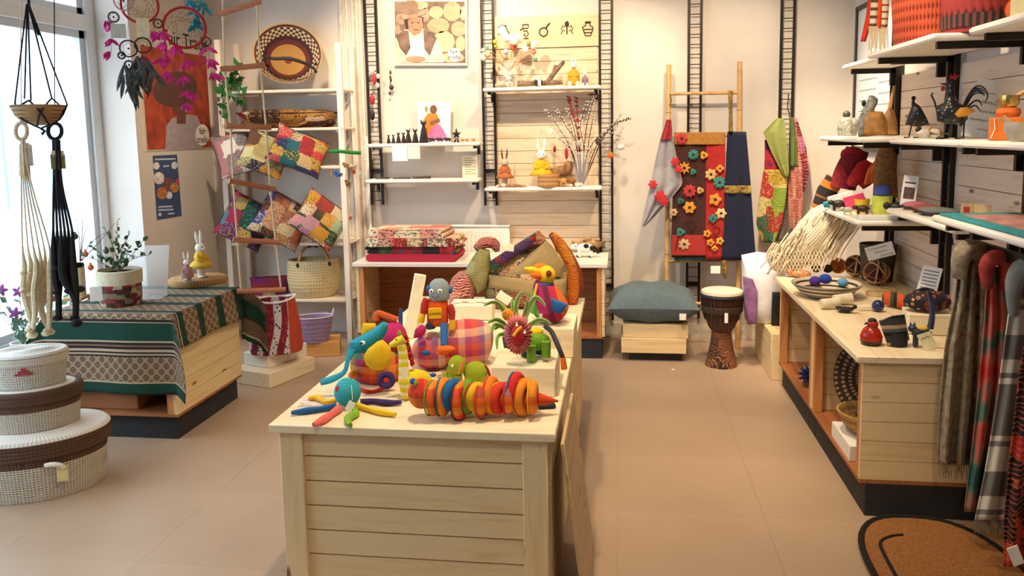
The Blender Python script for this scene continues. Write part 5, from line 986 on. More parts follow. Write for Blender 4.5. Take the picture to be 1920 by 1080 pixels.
# green elephant
b, f = at(872, 718); t = toy('elephant_toy', 'small lime green elephant toy behind the caterpillar', b, f); m_ = f.m; LIME = felt('#93a81f')
add('body', MB().blob(f.p(892, 697, .01), (24*m_, 17*m_, 20*m_), n=18, k=12), LIME, t); hd = add('head', MB().blob(f.p(857, 685), (17*m_, 14*m_, 19*m_), n=18, k=12), LIME, t)
add('ear', MB().puff([f.p(a, c, -.03) for a, c in ((858, 700), (862, 682), (870, 671), (869, 684), (863, 698))], 3*m_, -.045), felt('#d9803c'), hd)
add('trunk', MB().tube([f.p(847, 690), f.p(845, 708), f.p(838, 711), f.p(834, 699)], [10*m_, 6*m_, 5*m_, 4*m_], 9, sm=4), LIME, hd); add('eye', MB().blob(f.p(848, 686, -.035), (2.6*m_, 2*m_, 3.4*m_), n=8, k=6), PAPER, hd)
for a in (858, 880, 904): add('leg', MB().tube([f.p(a, 702), f.p(a, 717)], [9*m_, 8.5*m_], 10), LIME, t)
add('tail', MB().tube([f.p(908, 686), f.p(915, 694), f.p(919, 708)], 2.6*m_, 7, sm=3), felt('#a01f24'), t)
settle(t)
# caterpillar
b, f = at(910, 782); t = toy('caterpillar_toy', 'long plaid caterpillar toy of stuffed rings lying at the table front', b, f); m_ = f.m
CPL = plaid('cat_head', ['#c4261f', '#e0641c', '#e8951c', '#d2401c'], 9)
hd = add('head', MB().blob(f.p(790, 738, .0), (25*m_, 26*m_, 28*m_), n=20, k=14), CPL, t); add('antenna', MB().blob(f.p(774, 715, -.03), 6*m_), BLU, hd); add('antenna', MB().blob(f.p(780, 719, -.05), (4*m_, 4*m_, 6*m_)), GRN, hd); add('antenna', MB().blob(f.p(812, 703, .02), (6*m_, 5*m_, 4*m_)), BLU, hd)
cols = ['#d2401c', '#e8811c', '#1f5f9a', '#c4261f', '#5f962a', '#e0b01c', '#4a2a45', '#e2761c', '#d23a1c', '#1f6b86', '#c4261f', '#e0891c', '#e2a81c']
xs = [816, 832, 850, 864, 878, 893, 905, 921, 938, 955, 968, 984, 999]; hs = [33, 36, 31, 36, 33, 28, 32, 36, 30, 30, 38, 35, 31]; ys = [746, 744, 740, 750, 744, 744, 750, 741, 746, 746, 735, 744, 744]
for k in range(13):
    c = f.p(xs[k], ys[k], .012*math.sin(2*k)); R = Matrix.Rotation(math.radians(68+14*math.sin(2.2*k)), 3, 'Z'); rg = add('ring', MB().torus(c, (hs[k]-9)*m_, 9.5*m_, R, 22, 10), felt(cols[k]) if k % 3 else plaid('ring%d' % k, [cols[k], '#e8a01c', '#e2601c'], 12), t)
    add('seam', MB().torus(c+Vector((-7*m_, 0, 0)), (hs[k]-1)*m_, 1.6*m_, R, 22, 6), felt(cols[(k*5+4) % 13]), rg)
add('core', MB().tube([f.p(800, 740), f.p(900, 745), f.p(1005, 747)], 18*m_, 12), felt('#d2601c'), t); add('tail', MB().tube([f.p(1003, 748), f.p(1022, 750), f.p(1047, 752)], [14*m_, 9*m_, 1.5*m_], 12), felt('#d2431c'), t)
settle(t)
b, f = at(1025, 765); solo('black_case', MB().cbox((-.03, -.012, 0), (.03, .016, .014), .004), BLACK, 'small black case lying under the caterpillar tail', 'case', b, f.rz+.15)
# blocks
def pblock(FL, FR, back, z0, h, mat, label):
    a, c = Zp(*FL, z0), Zp(*FR, z0); ang = math.atan2((c-a).y, (c-a).x); return solo('pine_block', MB().cbox((0, 0, 0), ((c-a).length, back, h), .003), mat, label, 'block', (a.x, a.y, z0), ang)
hB = 53*mpp(Zp(980, 744, TZ))*1.05
pblock((921, 742), (1041, 745), .25, TZ, hB, BOXW, 'pale pine block with the lion toy on it')
b2 = Zp(985, 672, TZ); h3 = 52*mpp(b2)*1.06; pblock((980, 669), (1076, 671), .27, TZ, h3, BOXW, 'taller pale pine block under the bird toy'); ZL, ZD = TZ+hB, TZ+h3
# lion
b = Zp(1004, 676, ZL+.001); f = Pix(b); t = toy('lion_toy', 'green lion toy with pleated pink mane on the pine block', b, f); m_ = f.m; LG = felt('#6f9f24')
add('body', MB().blob(f.p(1006, 640, .02), (26*m_, 16*m_, 18*m_), n=16, k=10), LG, t); add('back_patch', MB().blob(f.p(1005, 622, .03), (14*m_, 12*m_, 8*m_)), YEL, t)
for a, c, d in ((996, 678, -.02), (1024, 670, -.01), (985, 668, .05), (1012, 664, .06)): add('leg', MB().tube([f.p(a, c-30, d), f.p(a, c-1, d)], [9*m_, 8.5*m_], 10), LG if d < .03 else felt('#1f4a5a'), t)
mane = MB(); mc_ = f.p(971, 627, -.06)
ring = [(1.0+.09*(1 if i % 2 else -1)) for i in range(56)]
o_ = []; i_ = []
for i in range(56): a = 2*PI*i/56; o_.append(mc_+Vector((25*m_*ring[i]*math.cos(a), (.012 if i % 2 else -.012), 37*m_*ring[i]*math.sin(a)))); i_.append(mc_+Vector((10*m_*math.cos(a), -.01+(.004 if i % 2 else -.004), 17*m_*math.sin(a))))
mane.add(o_+i_, [(i, (i+1) % 56, 56+(i+1) % 56, 56+i) for i in range(56)]); add('mane', mane, M('#ec8086', .9, 0, .25, 60), t, solid=.004)
hd = add('face', MB().blob(mc_+Vector((0, -.012, 0)), (13*m_, 8*m_, 19*m_), n=16, k=10), felt('#b81f24'), t); add('nose', MB().tube([f.p(963, 630, -.10), f.p(970, 620, -.10), f.p(978, 613, -.10)], 3*m_, 7), YEL, hd)
for a, c in ((969, 607), (984, 621)): add('fang', MB().tube([f.p(a, c+4, -.09), f.p(a, c-4, -.09)], [3*m_, .3*m_], 6), PAPER, hd)
tl_ = add('tail', MB().tube([f.p(1022, 612, .02), f.p(1034, 622, -.01), f.p(1046, 648, -.05), f.p(1055, 670, -.07)], 4.5*m_, 8, sm=4), BLACK, t); add('tail_tip', MB().tube([f.p(1055, 670, -.07), f.p(1058, 692, -.07)], [5*m_, 6*m_], 8), ORG, tl_)
add('tag', MB().box((.068, -.03, .06), (.09, -.028, .09)), PAPER, t)
# bird
b = Zp(1030, 604, ZD+.001); f = Pix(b); t = toy('parrot_toy', 'colourful patchwork bird toy with yellow head on the tall block', b, f); m_ = f.m
t_ = NT('birdbody', .95); sp = t_.n('SeparateXYZ'); t_.k(t_.coord('Object', (1/(38*m_),)*3, rot=(0, .25, 0)), sp.inputs[0]); mp = t_.n('MapRange'); mp.inputs[1].default_value = -1.2; mp.inputs[2].default_value = 1.2; t_.k(sp.outputs['X'], mp.inputs[0])
BB_ = t_.base(t_.ramp(mp.outputs[0], [(0, '#5f9f34'), (.36, '#a81f5a'), (.55, '#6b1f4a'), (.66, '#b8284a'), (.8, '#d8641c')], 'CONSTANT'))
add('body', MB().tube([f.p(1030, 600), f.p(1030, 580), f.p(1024, 558), f.p(1020, 536), f.p(1021, 528)], [20*m_, 37*m_, 31*m_, 21*m_, 14*m_], 20, sm=4), BB_, t); add('collar', MB().torus(f.p(1020, 531), 16*m_, 2.5*m_, Matrix.Rotation(PI/2, 3, 'X')), BLU, t)
add('front_seam', MB().tube([f.p(1007, 532, -.06), f.p(1003, 550, -.075), f.p(999, 572, -.085)], 2.2*m_, 6, sm=3), YEL, t)
hd = add('head', MB().blob(f.p(1024, 516), (18*m_, 17*m_, 18*m_), n=18, k=12), felt('#e8b81c'), t); add('crest', MB().blob(f.p(1014, 504, .01), (15*m_, 8*m_, 11*m_)), ORG, hd); add('upper_beak', MB().tube([f.p(1010, 510, -.02), f.p(996, 506, -.03), f.p(983, 504, -.03)], [7*m_, 6.5*m_, 3*m_], 9, sm=3), YEL, hd); add('lower_beak', MB().tube([f.p(1012, 518, -.02), f.p(1004, 516, -.035), f.p(994, 515, -.035)], [7*m_, 7*m_, 3*m_], 9, sm=3), ORG, hd)
e_ = add('eye', MB().blob(f.p(1029, 513, -.045), (5.5*m_, 3*m_, 6*m_)), felt('#7a2a1c'), hd)
add('wing', MB().puff([f.p(a, c, -.07) for a, c in ((1033, 556), (1045, 560), (1064, 568), (1058, 580), (1046, 587), (1035, 578))], 6*m_, -.095), BLU, t); add('wing', MB().puff([f.p(a, c, .06) for a, c in ((1050, 564), (1060, 560), (1064, 568))], 3*m_, .07), YEL, t)
add('label_tag', MB().box((-.042, -.108, .03), (-.028, -.106, .06)), PAPER, t)
# spider plant in a dark pot between the toys
b, f = at(968, 672); t = thing('spider_plant', 'spider plant with arching striped leaves behind the lion', 'plant', b, f.rz); m_ = f.m
add('pot', MB().lathe([(.001, 0), (20*m_, 0), (26*m_, 40*m_), (23*m_, 40*m_), (18*m_, 8*m_), (.001, 6*m_)], 18), M('#22262a', .5), t)
SPL = stripes('spider', [(0, '#b9c98a'), (.2, '#5f8f34'), (.8, '#b9c98a')], 'X', 1, 'UV', .5)
for k, (tipx, tipy, mx, my, d) in enumerate(((907, 573, 935, 570, -.03), (914, 606, 935, 600, -.05), (921, 632, 930, 608, -.07), (981, 545, 968, 570, 0), (960, 560, 962, 580, .03), (1024, 575, 1000, 560, -.04), (1035, 608, 1008, 600, -.03), (990, 562, 985, 585, -.06), (940, 568, 952, 588, .04), (926, 618, 945, 610, .03), (1005, 560, 996, 570, .03), (932, 655, 936, 628, -.09))):
    P_, _ = catmull([f.p(970, 630), f.p(mx, my, d*.6), f.p(tipx, tipy, d)], [1]*3, 7); w_ = [4.5*m_*math.sin(PI*min(.97, .18+.8*i/len(P_))) for i in range(len(P_))]
    lf = MB(); vs = []
    for i, p in enumerate(P_): tn = (P_[min(i+1, len(P_)-1)]-P_[max(0, i-1)]).normalized(); sd = tn.cross(Vector((.2, 1, .1))).normalized(); vs += [p-sd*w_[i], p+Vector((0, .002, 0)), p+sd*w_[i]]
    n = len(P_); lf.add(vs, [q_ for i in range(n-1) for q_ in ((i*3, i*3+1, i*3+4, i*3+3), (i*3+1, i*3+2, i*3+5, i*3+4))], [u_ for i in range(n-1) for u_ in ([(0, 0), (.5, 0), (.5, 1), (0, 1)], [(.5, 0), (.999, 0), (.999, 1), (.5, 1)])]); add('leaf', lf, SPL, t, solid=.001)
add('yellow_flower', MB().blob(f.p(953, 590, -.03), (12*m_, 8*m_, 12*m_), n=10, k=7), M('#c9821c', .9, 0, .5, 60, .004), t)
# cream cartons behind the robot
WB = M('#e8dfc0', .7, 0, .05)
zb_ = TZ; 
b = Zp(880, 628, TZ); f = Pix(b); m_ = f.m
t = solo('cream_carton', MB().cbox((-40*m_, 0, 0), (42*m_, .16, 26*m_), .003), WB, 'lower long cream carton behind the plaid hippo', 'box', b, f.rz*.3)
t = thing('cream_carton', 'upper long cream carton with fruit print on its lid', 'box', b+Vector((.0, .012, 27*m_)), f.rz*.3); add('carton', MB().cbox((-38*m_, 0, 0), (43*m_, .15, 28*m_), .003), WB, t)
for k in range(5): add('printed_spot', MB().lathe([(.001, 0), (5*m_, 0), (5*m_, .001), (.001, .001)], 14, 1.6, 1, at=(-26*m_+k*14*m_, .05+.02*(k % 2), 28*m_)), M(['#a89a8a', '#b0503c', '#c9b48a', '#8a8a80', '#b04a34'][k], .7), t)
b = Zp(785, 632, TZ); f = Pix(b); t = solo('cream_carton', MB().cbox((-14*m_, 0, 0), (24*m_, .12, 52*m_), .003), WB, 'upright cream carton left of the robot', 'box', b+Vector((0, .04, 0)), f.rz)
b = Zp(760, 640, TZ); f = Pix(b); m_ = f.m; v0 = f.p(761, 603, .03); v1 = f.p(778, 520, .06)
t = solo('tall_carton', MB().cbox((-11*m_, -.016, 0), (11*m_, .016, (v1-v0).length+38*m_), .003, Matrix.Rotation(.21, 4, 'Y')), WB, 'tall narrow cream carton leaning upright behind the elephant backpack', 'box', b+Vector((0, .06, .003)), f.rz)
b = Zp(745, 625, TZ); f = Pix(b); solo('blue_pouch', MB().tube([(0, 0, .003), (0, 0, .05), (.004, 0, .105)], [.013, .014, .011], 8, flat=.5), felt('#1f3a6b'), 'narrow blue pouch standing beside the tall carton', 'pouch', b+Vector((0, .06, 0)), f.rz)
# big patchwork shoulder bag at the far end
b = Zp(968, 588, TZ); b.y = 4.14; f = Pix(b); m_ = f.m; t = thing('shoulder_bag', 'large khaki flapped patchwork shoulder bag at the far end of the table', 'bag', b, f.rz)
BG = patch('bagprint', ['#7a1f24', '#43301f', '#b07a4a', '#5a6b3a', '#8f2f34', '#2a2a34', '#c9a878'], 9, 'Object', ink='#d8bfa0', det=70, amt=.7, rnd=1)
KH = M('#a08a5e', .95, 0, .1, 70)
add('body', MB().puff([f.p(a, c) for a, c in ((912, 588), (908, 548), (915, 515), (930, 490), (960, 468), (1000, 448), (1022, 448), (1048, 475), (1064, 505), (1062, 550), (1058, 586), (980, 596))], .12), BG, t)
add('flap', MB().puff([f.p(a, c, -.08) for a, c in ((945, 512), (975, 490), (1008, 462), (1022, 448), (1040, 470), (1058, 496), (1052, 518), (1005, 524), (950, 520))], .035, -.09), KH, t)
add('flap_trim', MB().puff([f.p(a, c, -.10) for a, c in ((918, 490), (945, 472), (1010, 432), (1024, 446), (985, 468), (940, 500), (920, 508))], .03, -.10), patch('trim', ['#43204a', '#7a1f24', '#4a2a55', '#b07a4a', '#2a4a34'], 11, 'Object', rnd=3), t)
add('front_band', MB().sheet(lambda u, v: f.p(918+142*u, 510+12*u*0+ (8*u if u < .5 else 8-(u-.5)*2)+(22+16*u)*v, 0)+Vector((0, -.125+.04*(2*u-1)**2, 0)), 12, 3), KH, t, solid=.006)
def printed(px, py, w_, h_, d, par, rz=0): v = f.p(px, py, d); o = add('price_card', MB().cbox((-w_*m_/2, -.002, -h_*m_/2), (w_*m_/2, .002, h_*m_/2), .0008), M('#efe8cf', .8, 0, .03), par, loc=v, rot=(0, rz, 0)); add('card_border', MB().box((-w_*m_*.36, -.003, -h_*m_*.36), (w_*m_*.36, -.0021, h_*m_*.36)), M('#dfe2c4', .8), o)
printed(950, 471, 25, 27, -.155, t, .1); printed(940, 566, 26, 34, -.16, t, .6)
settle(t)
BL = patch('bagprint2', ['#8f3a34', '#b8685a', '#5a1f24'], 9, 'Object', ink='#e0bfa8', det=60, amt=.9, rnd=2)
b = Zp(872, 575, TZ); b.y = 4.06; f = Pix(b); m_ = f.m; t = thing('block_print_bag', 'block printed red and olive bag slumped left of the khaki flap bag', 'bag', b, f.rz)
add('body', MB().puff([f.p(a, c) for a, c in ((838, 545), (848, 520), (862, 508), (885, 505), (892, 535), (888, 568), (868, 580), (842, 572))], .07), BL, t); add('olive_side', MB().puff([f.p(a, c, -.01) for a, c in ((870, 512), (885, 485), (900, 463), (918, 470), (922, 500), (912, 540), (895, 552), (882, 530))], .075, 0.0), patch('olive', ['#8a8450', '#77703f', '#9a9464'], 14, 'Object', ink='#4a4a28', det=70, amt=.5), t); add('top_trim', MB().tube([f.p(892, 468), f.p(905, 456), f.p(925, 456), f.p(935, 470)], [.02, .03, .03, .02], 9, sm=3), BG, t)
settle(t)
b = Zp(1072, 572, TZ); b.y = 4.20; b.x = min(b.x, -.27); f = Pix(b); t = thing('orange_scarf', 'orange block printed scarf bundle draped at the right of the khaki bag', 'scarf', b, f.rz); OS = patch('oscarf', ['#c9701c', '#b8581c', '#d8882c'], 12, 'Object', ink='#4a1a14', det=60, amt=.8)
add('drape', MB().tube([f.p(1035, 440, .02), f.p(1052, 462, .01), f.p(1068, 500, 0), f.p(1074, 540, 0), f.p(1068, 578, 0)], [.025, .045, .05, .05, .04], 12, sm=4, flat=.6), OS, t); add('fold', MB().tube([f.p(1032, 438, .06), f.p(1062, 470, .06), f.p(1083, 512, .06), f.p(1088, 545, .06)], [.015, .022, .025, .02], 9, sm=4), M('#8f3a1c', .9, 0, .3), t)
settle(t)
# ================================================================== RIGHT HALF
def hang(f, rows, folds=3, amp=.02, d=0, nv=26, nu=24, ph=0):
    """cloth hanging in an upright plane: rows = (py, left px, right px)"""
    ys = [r[0] for r in rows]
    def fn(u, v):
        py = ys[0]+(ys[-1]-ys[0])*v; k = 0
        while k < len(rows)-2 and py > ys[k+1]: k += 1
        t_ = (py-ys[k])/(ys[k+1]-ys[k]); l = rows[k][1]+(rows[k+1][1]-rows[k][1])*t_; r = rows[k][2]+(rows[k+1][2]-rows[k][2])*t_
        return f.p(l+(r-l)*u, py, d+amp*(.4+.6*v)*math.sin(2*PI*folds*u+ph+1.2*v))
    return MB().sheet(fn, nu, nv)
# bamboo ladder leaning on the wall
fl_ = Pix((.62, 5.84, 0), 0); LD = lambda px, py: fl_.p(px, py, max(0, .22*(660-py)/540))
t = thing('bamboo_ladder', 'bamboo ladder leaning on the back wall hung with textiles', 'ladder', (.62, 5.84, 0)); BAM = M('#c79a5f', .55, 0, .2, 14)
for a, b in (((1254, 122), (1249, 652)), ((1387, 116), (1383, 656))):
    A, B_ = LD(*a), LD(*b); B_ = Vector((B_.x, B_.y, .0)); add('pole', MB().tube([A, (A+B_)/2, B_], .018, 10), BAM, t)
    for k in range(1, 6): p = A+(B_-A)*k/6; add('node', MB().torus(p, .018, .003, Matrix.Rotation(PI/2, 3, 'X'), 14, 5), M('#a87c48', .6), t)
for py in (176, 256, 413, 490, 570): add('rung', MB().tube([LD(1253, py), LD(1386, py-2)], .012, 9), BAM, t)
add('hook', MB().tube([LD(1256, 176)+Vector((0, -.02, 0)), LD(1259, 190)+Vector((0, -.02, 0)), LD(1255, 198)+Vector((0, -.02, 0))], .003, 5), BLACK, t)
fq = Pix((.6, 5.86, 0), 0)
# grey scarf
t = thing('grey_scarf', 'grey linen scarf with red flowers tied to the left ladder pole', 'scarf', (.6, 5.80, 0)); fz = Pix((.6, 5.80, 0), 0)
add('cloth', hang(fz, [(226, 1249, 1257), (262, 1238, 1262), (300, 1229, 1270), (345, 1220, 1281), (375, 1213, 1256), (405, 1208, 1228), (424, 1205, 1209)], 2.2, .014), patch('gsc', ['#a09ca2', '#a8a4a8', '#96929a'], 8, 'Object', ink='#8a8690', det=50, amt=.2), t, solid=.004)
add('red_collar', hang(fz, [(224, 1250, 1258), (245, 1244, 1260), (262, 1238, 1259)], 1.5, .01, -.018), M('#9a2430', .9, 0, .4, 60), t, solid=.004)
for a, c, r in ((1224, 346, 7), (1238, 368, 9), (1266, 303, 7), (1245, 378, 7), (1272, 318, 6)): v = fz.p(a, c, -.03); add('flower_print', MB().puff([(v.x+r*.0042*(1+.25*math.cos(6*q_))*math.cos(q_), v.z+r*.0042*(1+.25*math.cos(6*q_))*math.sin(q_)) for q_ in [2*PI*i/24 for i in range(24)]], .003, v.y), M('#c02a2c', .9), t)
# floral quilt
t = thing('floral_quilt', 'red and brown floral quilt folded over a ladder rung', 'quilt', (.6, 5.83, 0)); fz = Pix((.6, 5.83, 0), 0)
add('brown_ground', hang(fz, [(250, 1264, 1326), (330, 1263, 1325), (445, 1259, 1323), (482, 1259, 1323)], 1.4, .005), M('#45201c', .95, 0, .2, 60), t, solid=.012); add('red_border', hang(fz, [(250, 1324, 1360), (350, 1324, 1359), (487, 1322, 1355)], .8, .004, -.004), M('#a8241f', .95, 0, .2, 60), t, solid=.012)
add('red_hem', hang(fz, [(441, 1260, 1323), (479, 1259, 1323)], 1.2, .004, -.014), M('#a8302a', .95, 0, .2, 60), t, solid=.006); add('mustard_top', hang(fz, [(248, 1264, 1360), (260, 1264, 1360), (271, 1265, 1360)], 1, .004, -.014), M('#a87434', .95, 0, .2, 60), t, solid=.008); add('backing', hang(fz, [(480, 1262, 1352), (489, 1266, 1352)], 2, .008, .012), M('#2f4a40', .9), t, solid=.008)
def flower(px, py, r, cc, pet=6, k=.16, d=-.026):
    v = fz.p(px, py, d); R_ = .88*r*mpp((.6, 5.83, 1)); fo = add('flower_print', MB().puff([(v.x+R_*(1+k*math.cos(pet*a))/(1+k)*math.cos(a), v.z+R_*(1+k*math.cos(pet*a))/(1+k)*math.sin(a)) for a in [2*PI*i/36 for i in range(36)]], .0035, v.y), M(cc, .9, 0, .25, 60), t)
    add('flower_centre', MB().blob((v.x, v.y-.004, v.z), (R_*.25, .002, R_*.25), n=10, k=6), M('#3a2018' if cc != '#45201c' else '#d8b06a', .9), fo)
for a in ((1278, 260, 13, '#b83034', 7), (1300, 290, 12, '#2f7f74', 9), (1320, 291, 9, '#d8912c', 3), (1283, 315, 14, '#cf8a2c', 8, .3), (1300, 322, 7, '#2f7f74', 3), (1333, 327, 13, '#c9a46a', 7), (1350, 316, 9, '#d8882c', 4), (1349, 342, 14, '#2f7f74', 9), (1293, 358, 15, '#b83034', 9), (1313, 357, 8, '#c99a5a', 3), (1341, 374, 14, '#d8882c', 5), (1276, 377, 8, '#24605a', 3), (1293, 389, 14, '#d8912c', 6), (1337, 410, 10, '#2f7f74', 4), (1352, 400, 12, '#d8b884', 6), (1276, 435, 10, '#2f7f74', 3), (1283, 458, 13, '#c9a878', 7), (1326, 438, 9, '#d8912c', 5), (1332, 455, 9, '#d88a2c', 5), (1350, 452, 9, '#d8a03c', 5), (1263, 398, 9, '#c9a878', 6), (1340, 466, 7, '#e09a2c', 4)): flower(*a)
for pts in ([(1266, 470), (1270, 450), (1276, 436)], [(1335, 440), (1345, 445), (1352, 460)], [(1336, 428), (1344, 424), (1350, 432), (1342, 440), (1338, 434)], [(1284, 420), (1296, 412), (1304, 424), (1292, 430), (1290, 422)]): add('printed_vine', MB().tube([fz.p(a, c, -.022) for a, c in pts], .0025, 5, sm=4), M('#2a1814', .9), t)
# navy scarf with gold bands
t = thing('navy_scarf', 'navy scarf with gold bands hanging at the right of the ladder', 'scarf', (.6, 5.80, 0)); fz = Pix((.6, 5.80, 0), 0); GOLD = patch('gold', ['#8f7230', '#6b5424', '#a88a44'], 60, 'Object', ink='#3a2c14', det=200, amt=.6)
add('cloth', hang(fz, [(247, 1364, 1399), (350, 1359, 1408), (430, 1358, 1413), (488, 1352, 1418)], 1.6, .012), M('#151a34', .95, 0, .2, 80), t, solid=.005); add('gold_band', hang(fz, [(348, 1358, 1408), (363, 1358, 1408)], 1.6, .012, -.008, 4), GOLD, t, solid=.003)
add('gold_strip', hang(fz, [(170, 1365, 1374), (210, 1367, 1373), (248, 1366, 1374)], 1, .008, -.01), GOLD, t, solid=.004); add('gold_end', hang(fz, [(488, 1354, 1361), (505, 1352, 1363), (522, 1358, 1362)], 1, .008, .0), GOLD, t, solid=.004)
add('paper_tag', MB().cbox((fz.p(1332, 500).x, -.02, fz.p(1332, 512).z), (fz.p(1350, 500).x, -.017, fz.p(1350, 498).z), .001), PAPER, t)
# patchwork scarves on the rail
t = thing('sari_bundle', 'bundle of patchwork sari scarves hanging on the corner rail', 'scarf', (1.1, 6.02, 0)); fz = Pix((1.1, 6.02, 0), 0)
SP = lambda n, c, ink, det=60, amt=.7, s=9: patch(n, c, s, 'Object', ink=ink, det=det, amt=amt)
for nm, rows, mt, d, fo in (('salmon_scarf', [(238, 1480, 1492), (310, 1478, 1503), (380, 1478, 1506), (432, 1482, 1500)], SP('s1', ['#c98878', '#b86a5c', '#d8a08c'], '#7a2f2c', 40, .8), -.02, 1.5), ('dark_scarf', [(300, 1464, 1482), (380, 1460, 1484), (452, 1450, 1486)], SP('s2', ['#2a1a1c', '#3a2424', '#1f1618'], '#d8cfc0', 90, .8), .0, 1.5), ('red_scarf', [(222, 1484, 1494), (280, 1494, 1512), (330, 1498, 1516), (360, 1500, 1508)], SP('s3', ['#9a1f34', '#b8688a', '#7a1a2c'], '#d8b0b8', 30, .5), .01, 1.5),
        ('purple_scarf', [(262, 1434, 1462), (300, 1434, 1470), (345, 1432, 1476)], SP('s4', ['#5a1f6b', '#a82434', '#7a1f55', '#b8283c'], '#2a1424', 20, .4, 5), -.01, 1.5), ('lower_scarf', [(318, 1432, 1478), (370, 1424, 1474), (420, 1418, 1466), (455, 1430, 1452)], SP('s5', ['#c9a83c', '#2f6b4a', '#d8c48a', '#b8343c', '#3f8f8a', '#8fa83c'], '#4a2a1c', 50, .7, 6), -.03, 1.8), ('green_scarf', [(222, 1456, 1470), (248, 1431, 1474), (285, 1446, 1477), (332, 1470, 1480)], SP('s6', ['#77803a', '#858f44'], '#c9cf8a', 130, .7), -.055, 1.3), ('olive_scarf', [(220, 1480, 1488), (260, 1480, 1494), (312, 1478, 1496)], SP('s7', ['#5a6b34', '#6b7a3c'], '#2f3a1c', 60, .6), -.04, 1.2)):
    add(nm, hang(fz, rows, fo, .014, d), mt, t, solid=.004)
add('hanging_cord', MB().tube([fz.p(1479, 176, .085), fz.p(1478, 185, .03), fz.p(1477, 205, -.03), fz.p(1481, 225, -.03), fz.p(1480, 330, -.06)], .004, 6, sm=3), BLACK, t)
# blue floor cushion on two crates
b = Zp(1228, 680, 0); b.y = 5.46; cb = Vector((.215, 5.46, 0)); m_ = mpp(cb)
t = thing('low_crate', 'pair of pale pine crate boards on a dark plinth under the blue cushion', 'crate', cb); zlo, zmid, zhi = Yp(1228, 663, 5.46).z, Yp(1228, 635, 5.46).z, Yp(1228, 608, 5.47).z
xl_ = lambda px: Yp(px, 650, 5.46).x-.215
add('plinth', MB().box((xl_(1180), .05, 0), (xl_(1280), .32, zlo)), KICK, t, smooth=False); add('lower_board', MB().cbox((xl_(1165), 0, zlo+.001), (xl_(1287), .36, zmid), .003), PINE, t); add('upper_board', MB().cbox((xl_(1168), .012, zmid+.001), (xl_(1291), .36, zhi), .003), PINE, t)
t = thing('floor_cushion', 'blue grey linen floor cushion resting on the pine crate', 'cushion', (cb.x, 5.66, zhi+.12)); Mx = Matrix.Rotation(PI/2, 4, 'X'); LIN = M('#5f7076', .95, 0, .12, 40, .002)
add('cover', MB().pillow(172*m_, .54, .27, 18, .08, Mx), LIN, t); e = 80*m_; add('seam', MB().tube([(-e, -.23, -.01), (-.4*e, -.24, -.015), (.4*e, -.24, -.01), (e, -.22, .01)], .005, 6, sm=3), LIN, t); add('paper_tag', MB().cbox((.17, -.25, -.075), (.215, -.247, -.03), .001), PAPER, t)
# djembe
b = Zp(1352, 684, 0.001); f = Pix(b); m_ = f.m; t = thing('djembe_drum', 'carved dark djembe drum with pale skin standing on the floor', 'drum', b, f.rz); z_ = lambda py: f.p(1350, py).z
DJ = NT('djembe', .45); co = DJ.coord('Object'); sp = DJ.n('SeparateXYZ'); DJ.k(co, sp.inputs[0]); no = DJ.n('TexWave', wave_type='BANDS', bands_direction='X', i_Scale=16.0, i_Distortion=2.0); DJ.k(co, no.inputs[0]); DJM = DJ.base(DJ.ramp(no.outputs['Fac'], [(.3, '#1f100c'), (.7, '#5a2a18')]))
add('bowl', MB().lathe([(18*m_, z_(620)), (24*m_, z_(612)), (31*m_, z_(595)), (36*m_, z_(570)), (38*m_, z_(552)), (37*m_, z_(547))], 30), DJM, t)
add('foot', MB().lathe([(.001, 0), (29*m_, 0), (30*m_, z_(686)), (25*m_, z_(665)), (20*m_, z_(640)), (18*m_, z_(620))], 30), patch('djfoot', ['#6b3a20', '#2a1510', '#5a2c18'], 14, 'Object', ink='#c99a6a', det=60, amt=.5), t)
add('skin', MB().lathe([(38*m_, z_(549)), (37.5*m_, z_(544)), (34*m_, z_(542.5)), (.001, z_(542))], 30), M('#e6d8c0', .7, 0, .06), t); add('rope_ring', MB().torus((0, 0, z_(553)), 38*m_, 3*m_, Matrix.Rotation(PI/2, 3, 'X'), 30), BLACK, t)
for k in range(24): a = 2*PI*k/24; add('tuning_rope', MB().tube([(38.5*m_*math.cos(a), 38.5*m_*math.sin(a), z_(555)), (37*m_*math.cos(a+.1), 37*m_*math.sin(a+.1), z_(575)), (31.5*m_*math.cos(a), 31.5*m_*math.sin(a), z_(598))], .0025, 5), BLACK, t)
add('carved_band', MB().lathe([(36.6*m_, z_(583)), (37.8*m_, z_(581)), (38.2*m_, z_(572)), (37.6*m_, z_(570))], 30, caps=False), M('#3a2a20', .6, 0, .6, 60), t); add('paper_tag', MB().box((5*m_, -39*m_, z_(596)), (11*m_, -38.5*m_, z_(578))), PAPER, t)
# crate, white bag, hammock
solo('storage_crate', MB().cbox((0, 0, 0), (.40, .62, .30), .003), PINEY, 'pale pine crate on the floor under the white hammock bag', 'crate', (.935, 5.11, .001))
b = Vector((1.11, 5.48, .303)); f = Pix(b); t = thing('white_bag', 'big white bag with purple printed panel holding a net hammock', 'bag', b, f.rz)
bagp = [(1404, 622), (1396, 600), (1391, 540), (1390, 478), (1420, 472), (1470, 478), (1474, 540), (1468, 612), (1440, 628)]
add('body', MB().puff([f.p(a, c) for a, c in bagp], .16), M('#dcdbe0', .6, 0, .06), t); add('purple_panel', MB().puff([f.p(a, c, -.14) for a, c in ((1393, 516), (1412, 522), (1421, 545), (1420, 590), (1418, 618), (1402, 612), (1396, 570))], .012, -.172), M('#8a5f8f', .6, 0, .4, 14), t); add('black_panel', MB().puff([f.p(a, c, -.12) for a, c in ((1448, 545), (1468, 545), (1466, 612), (1446, 614))], .012, -.165), M('#1c1a1c', .7, 0, .5, 30), t)
settle(t)
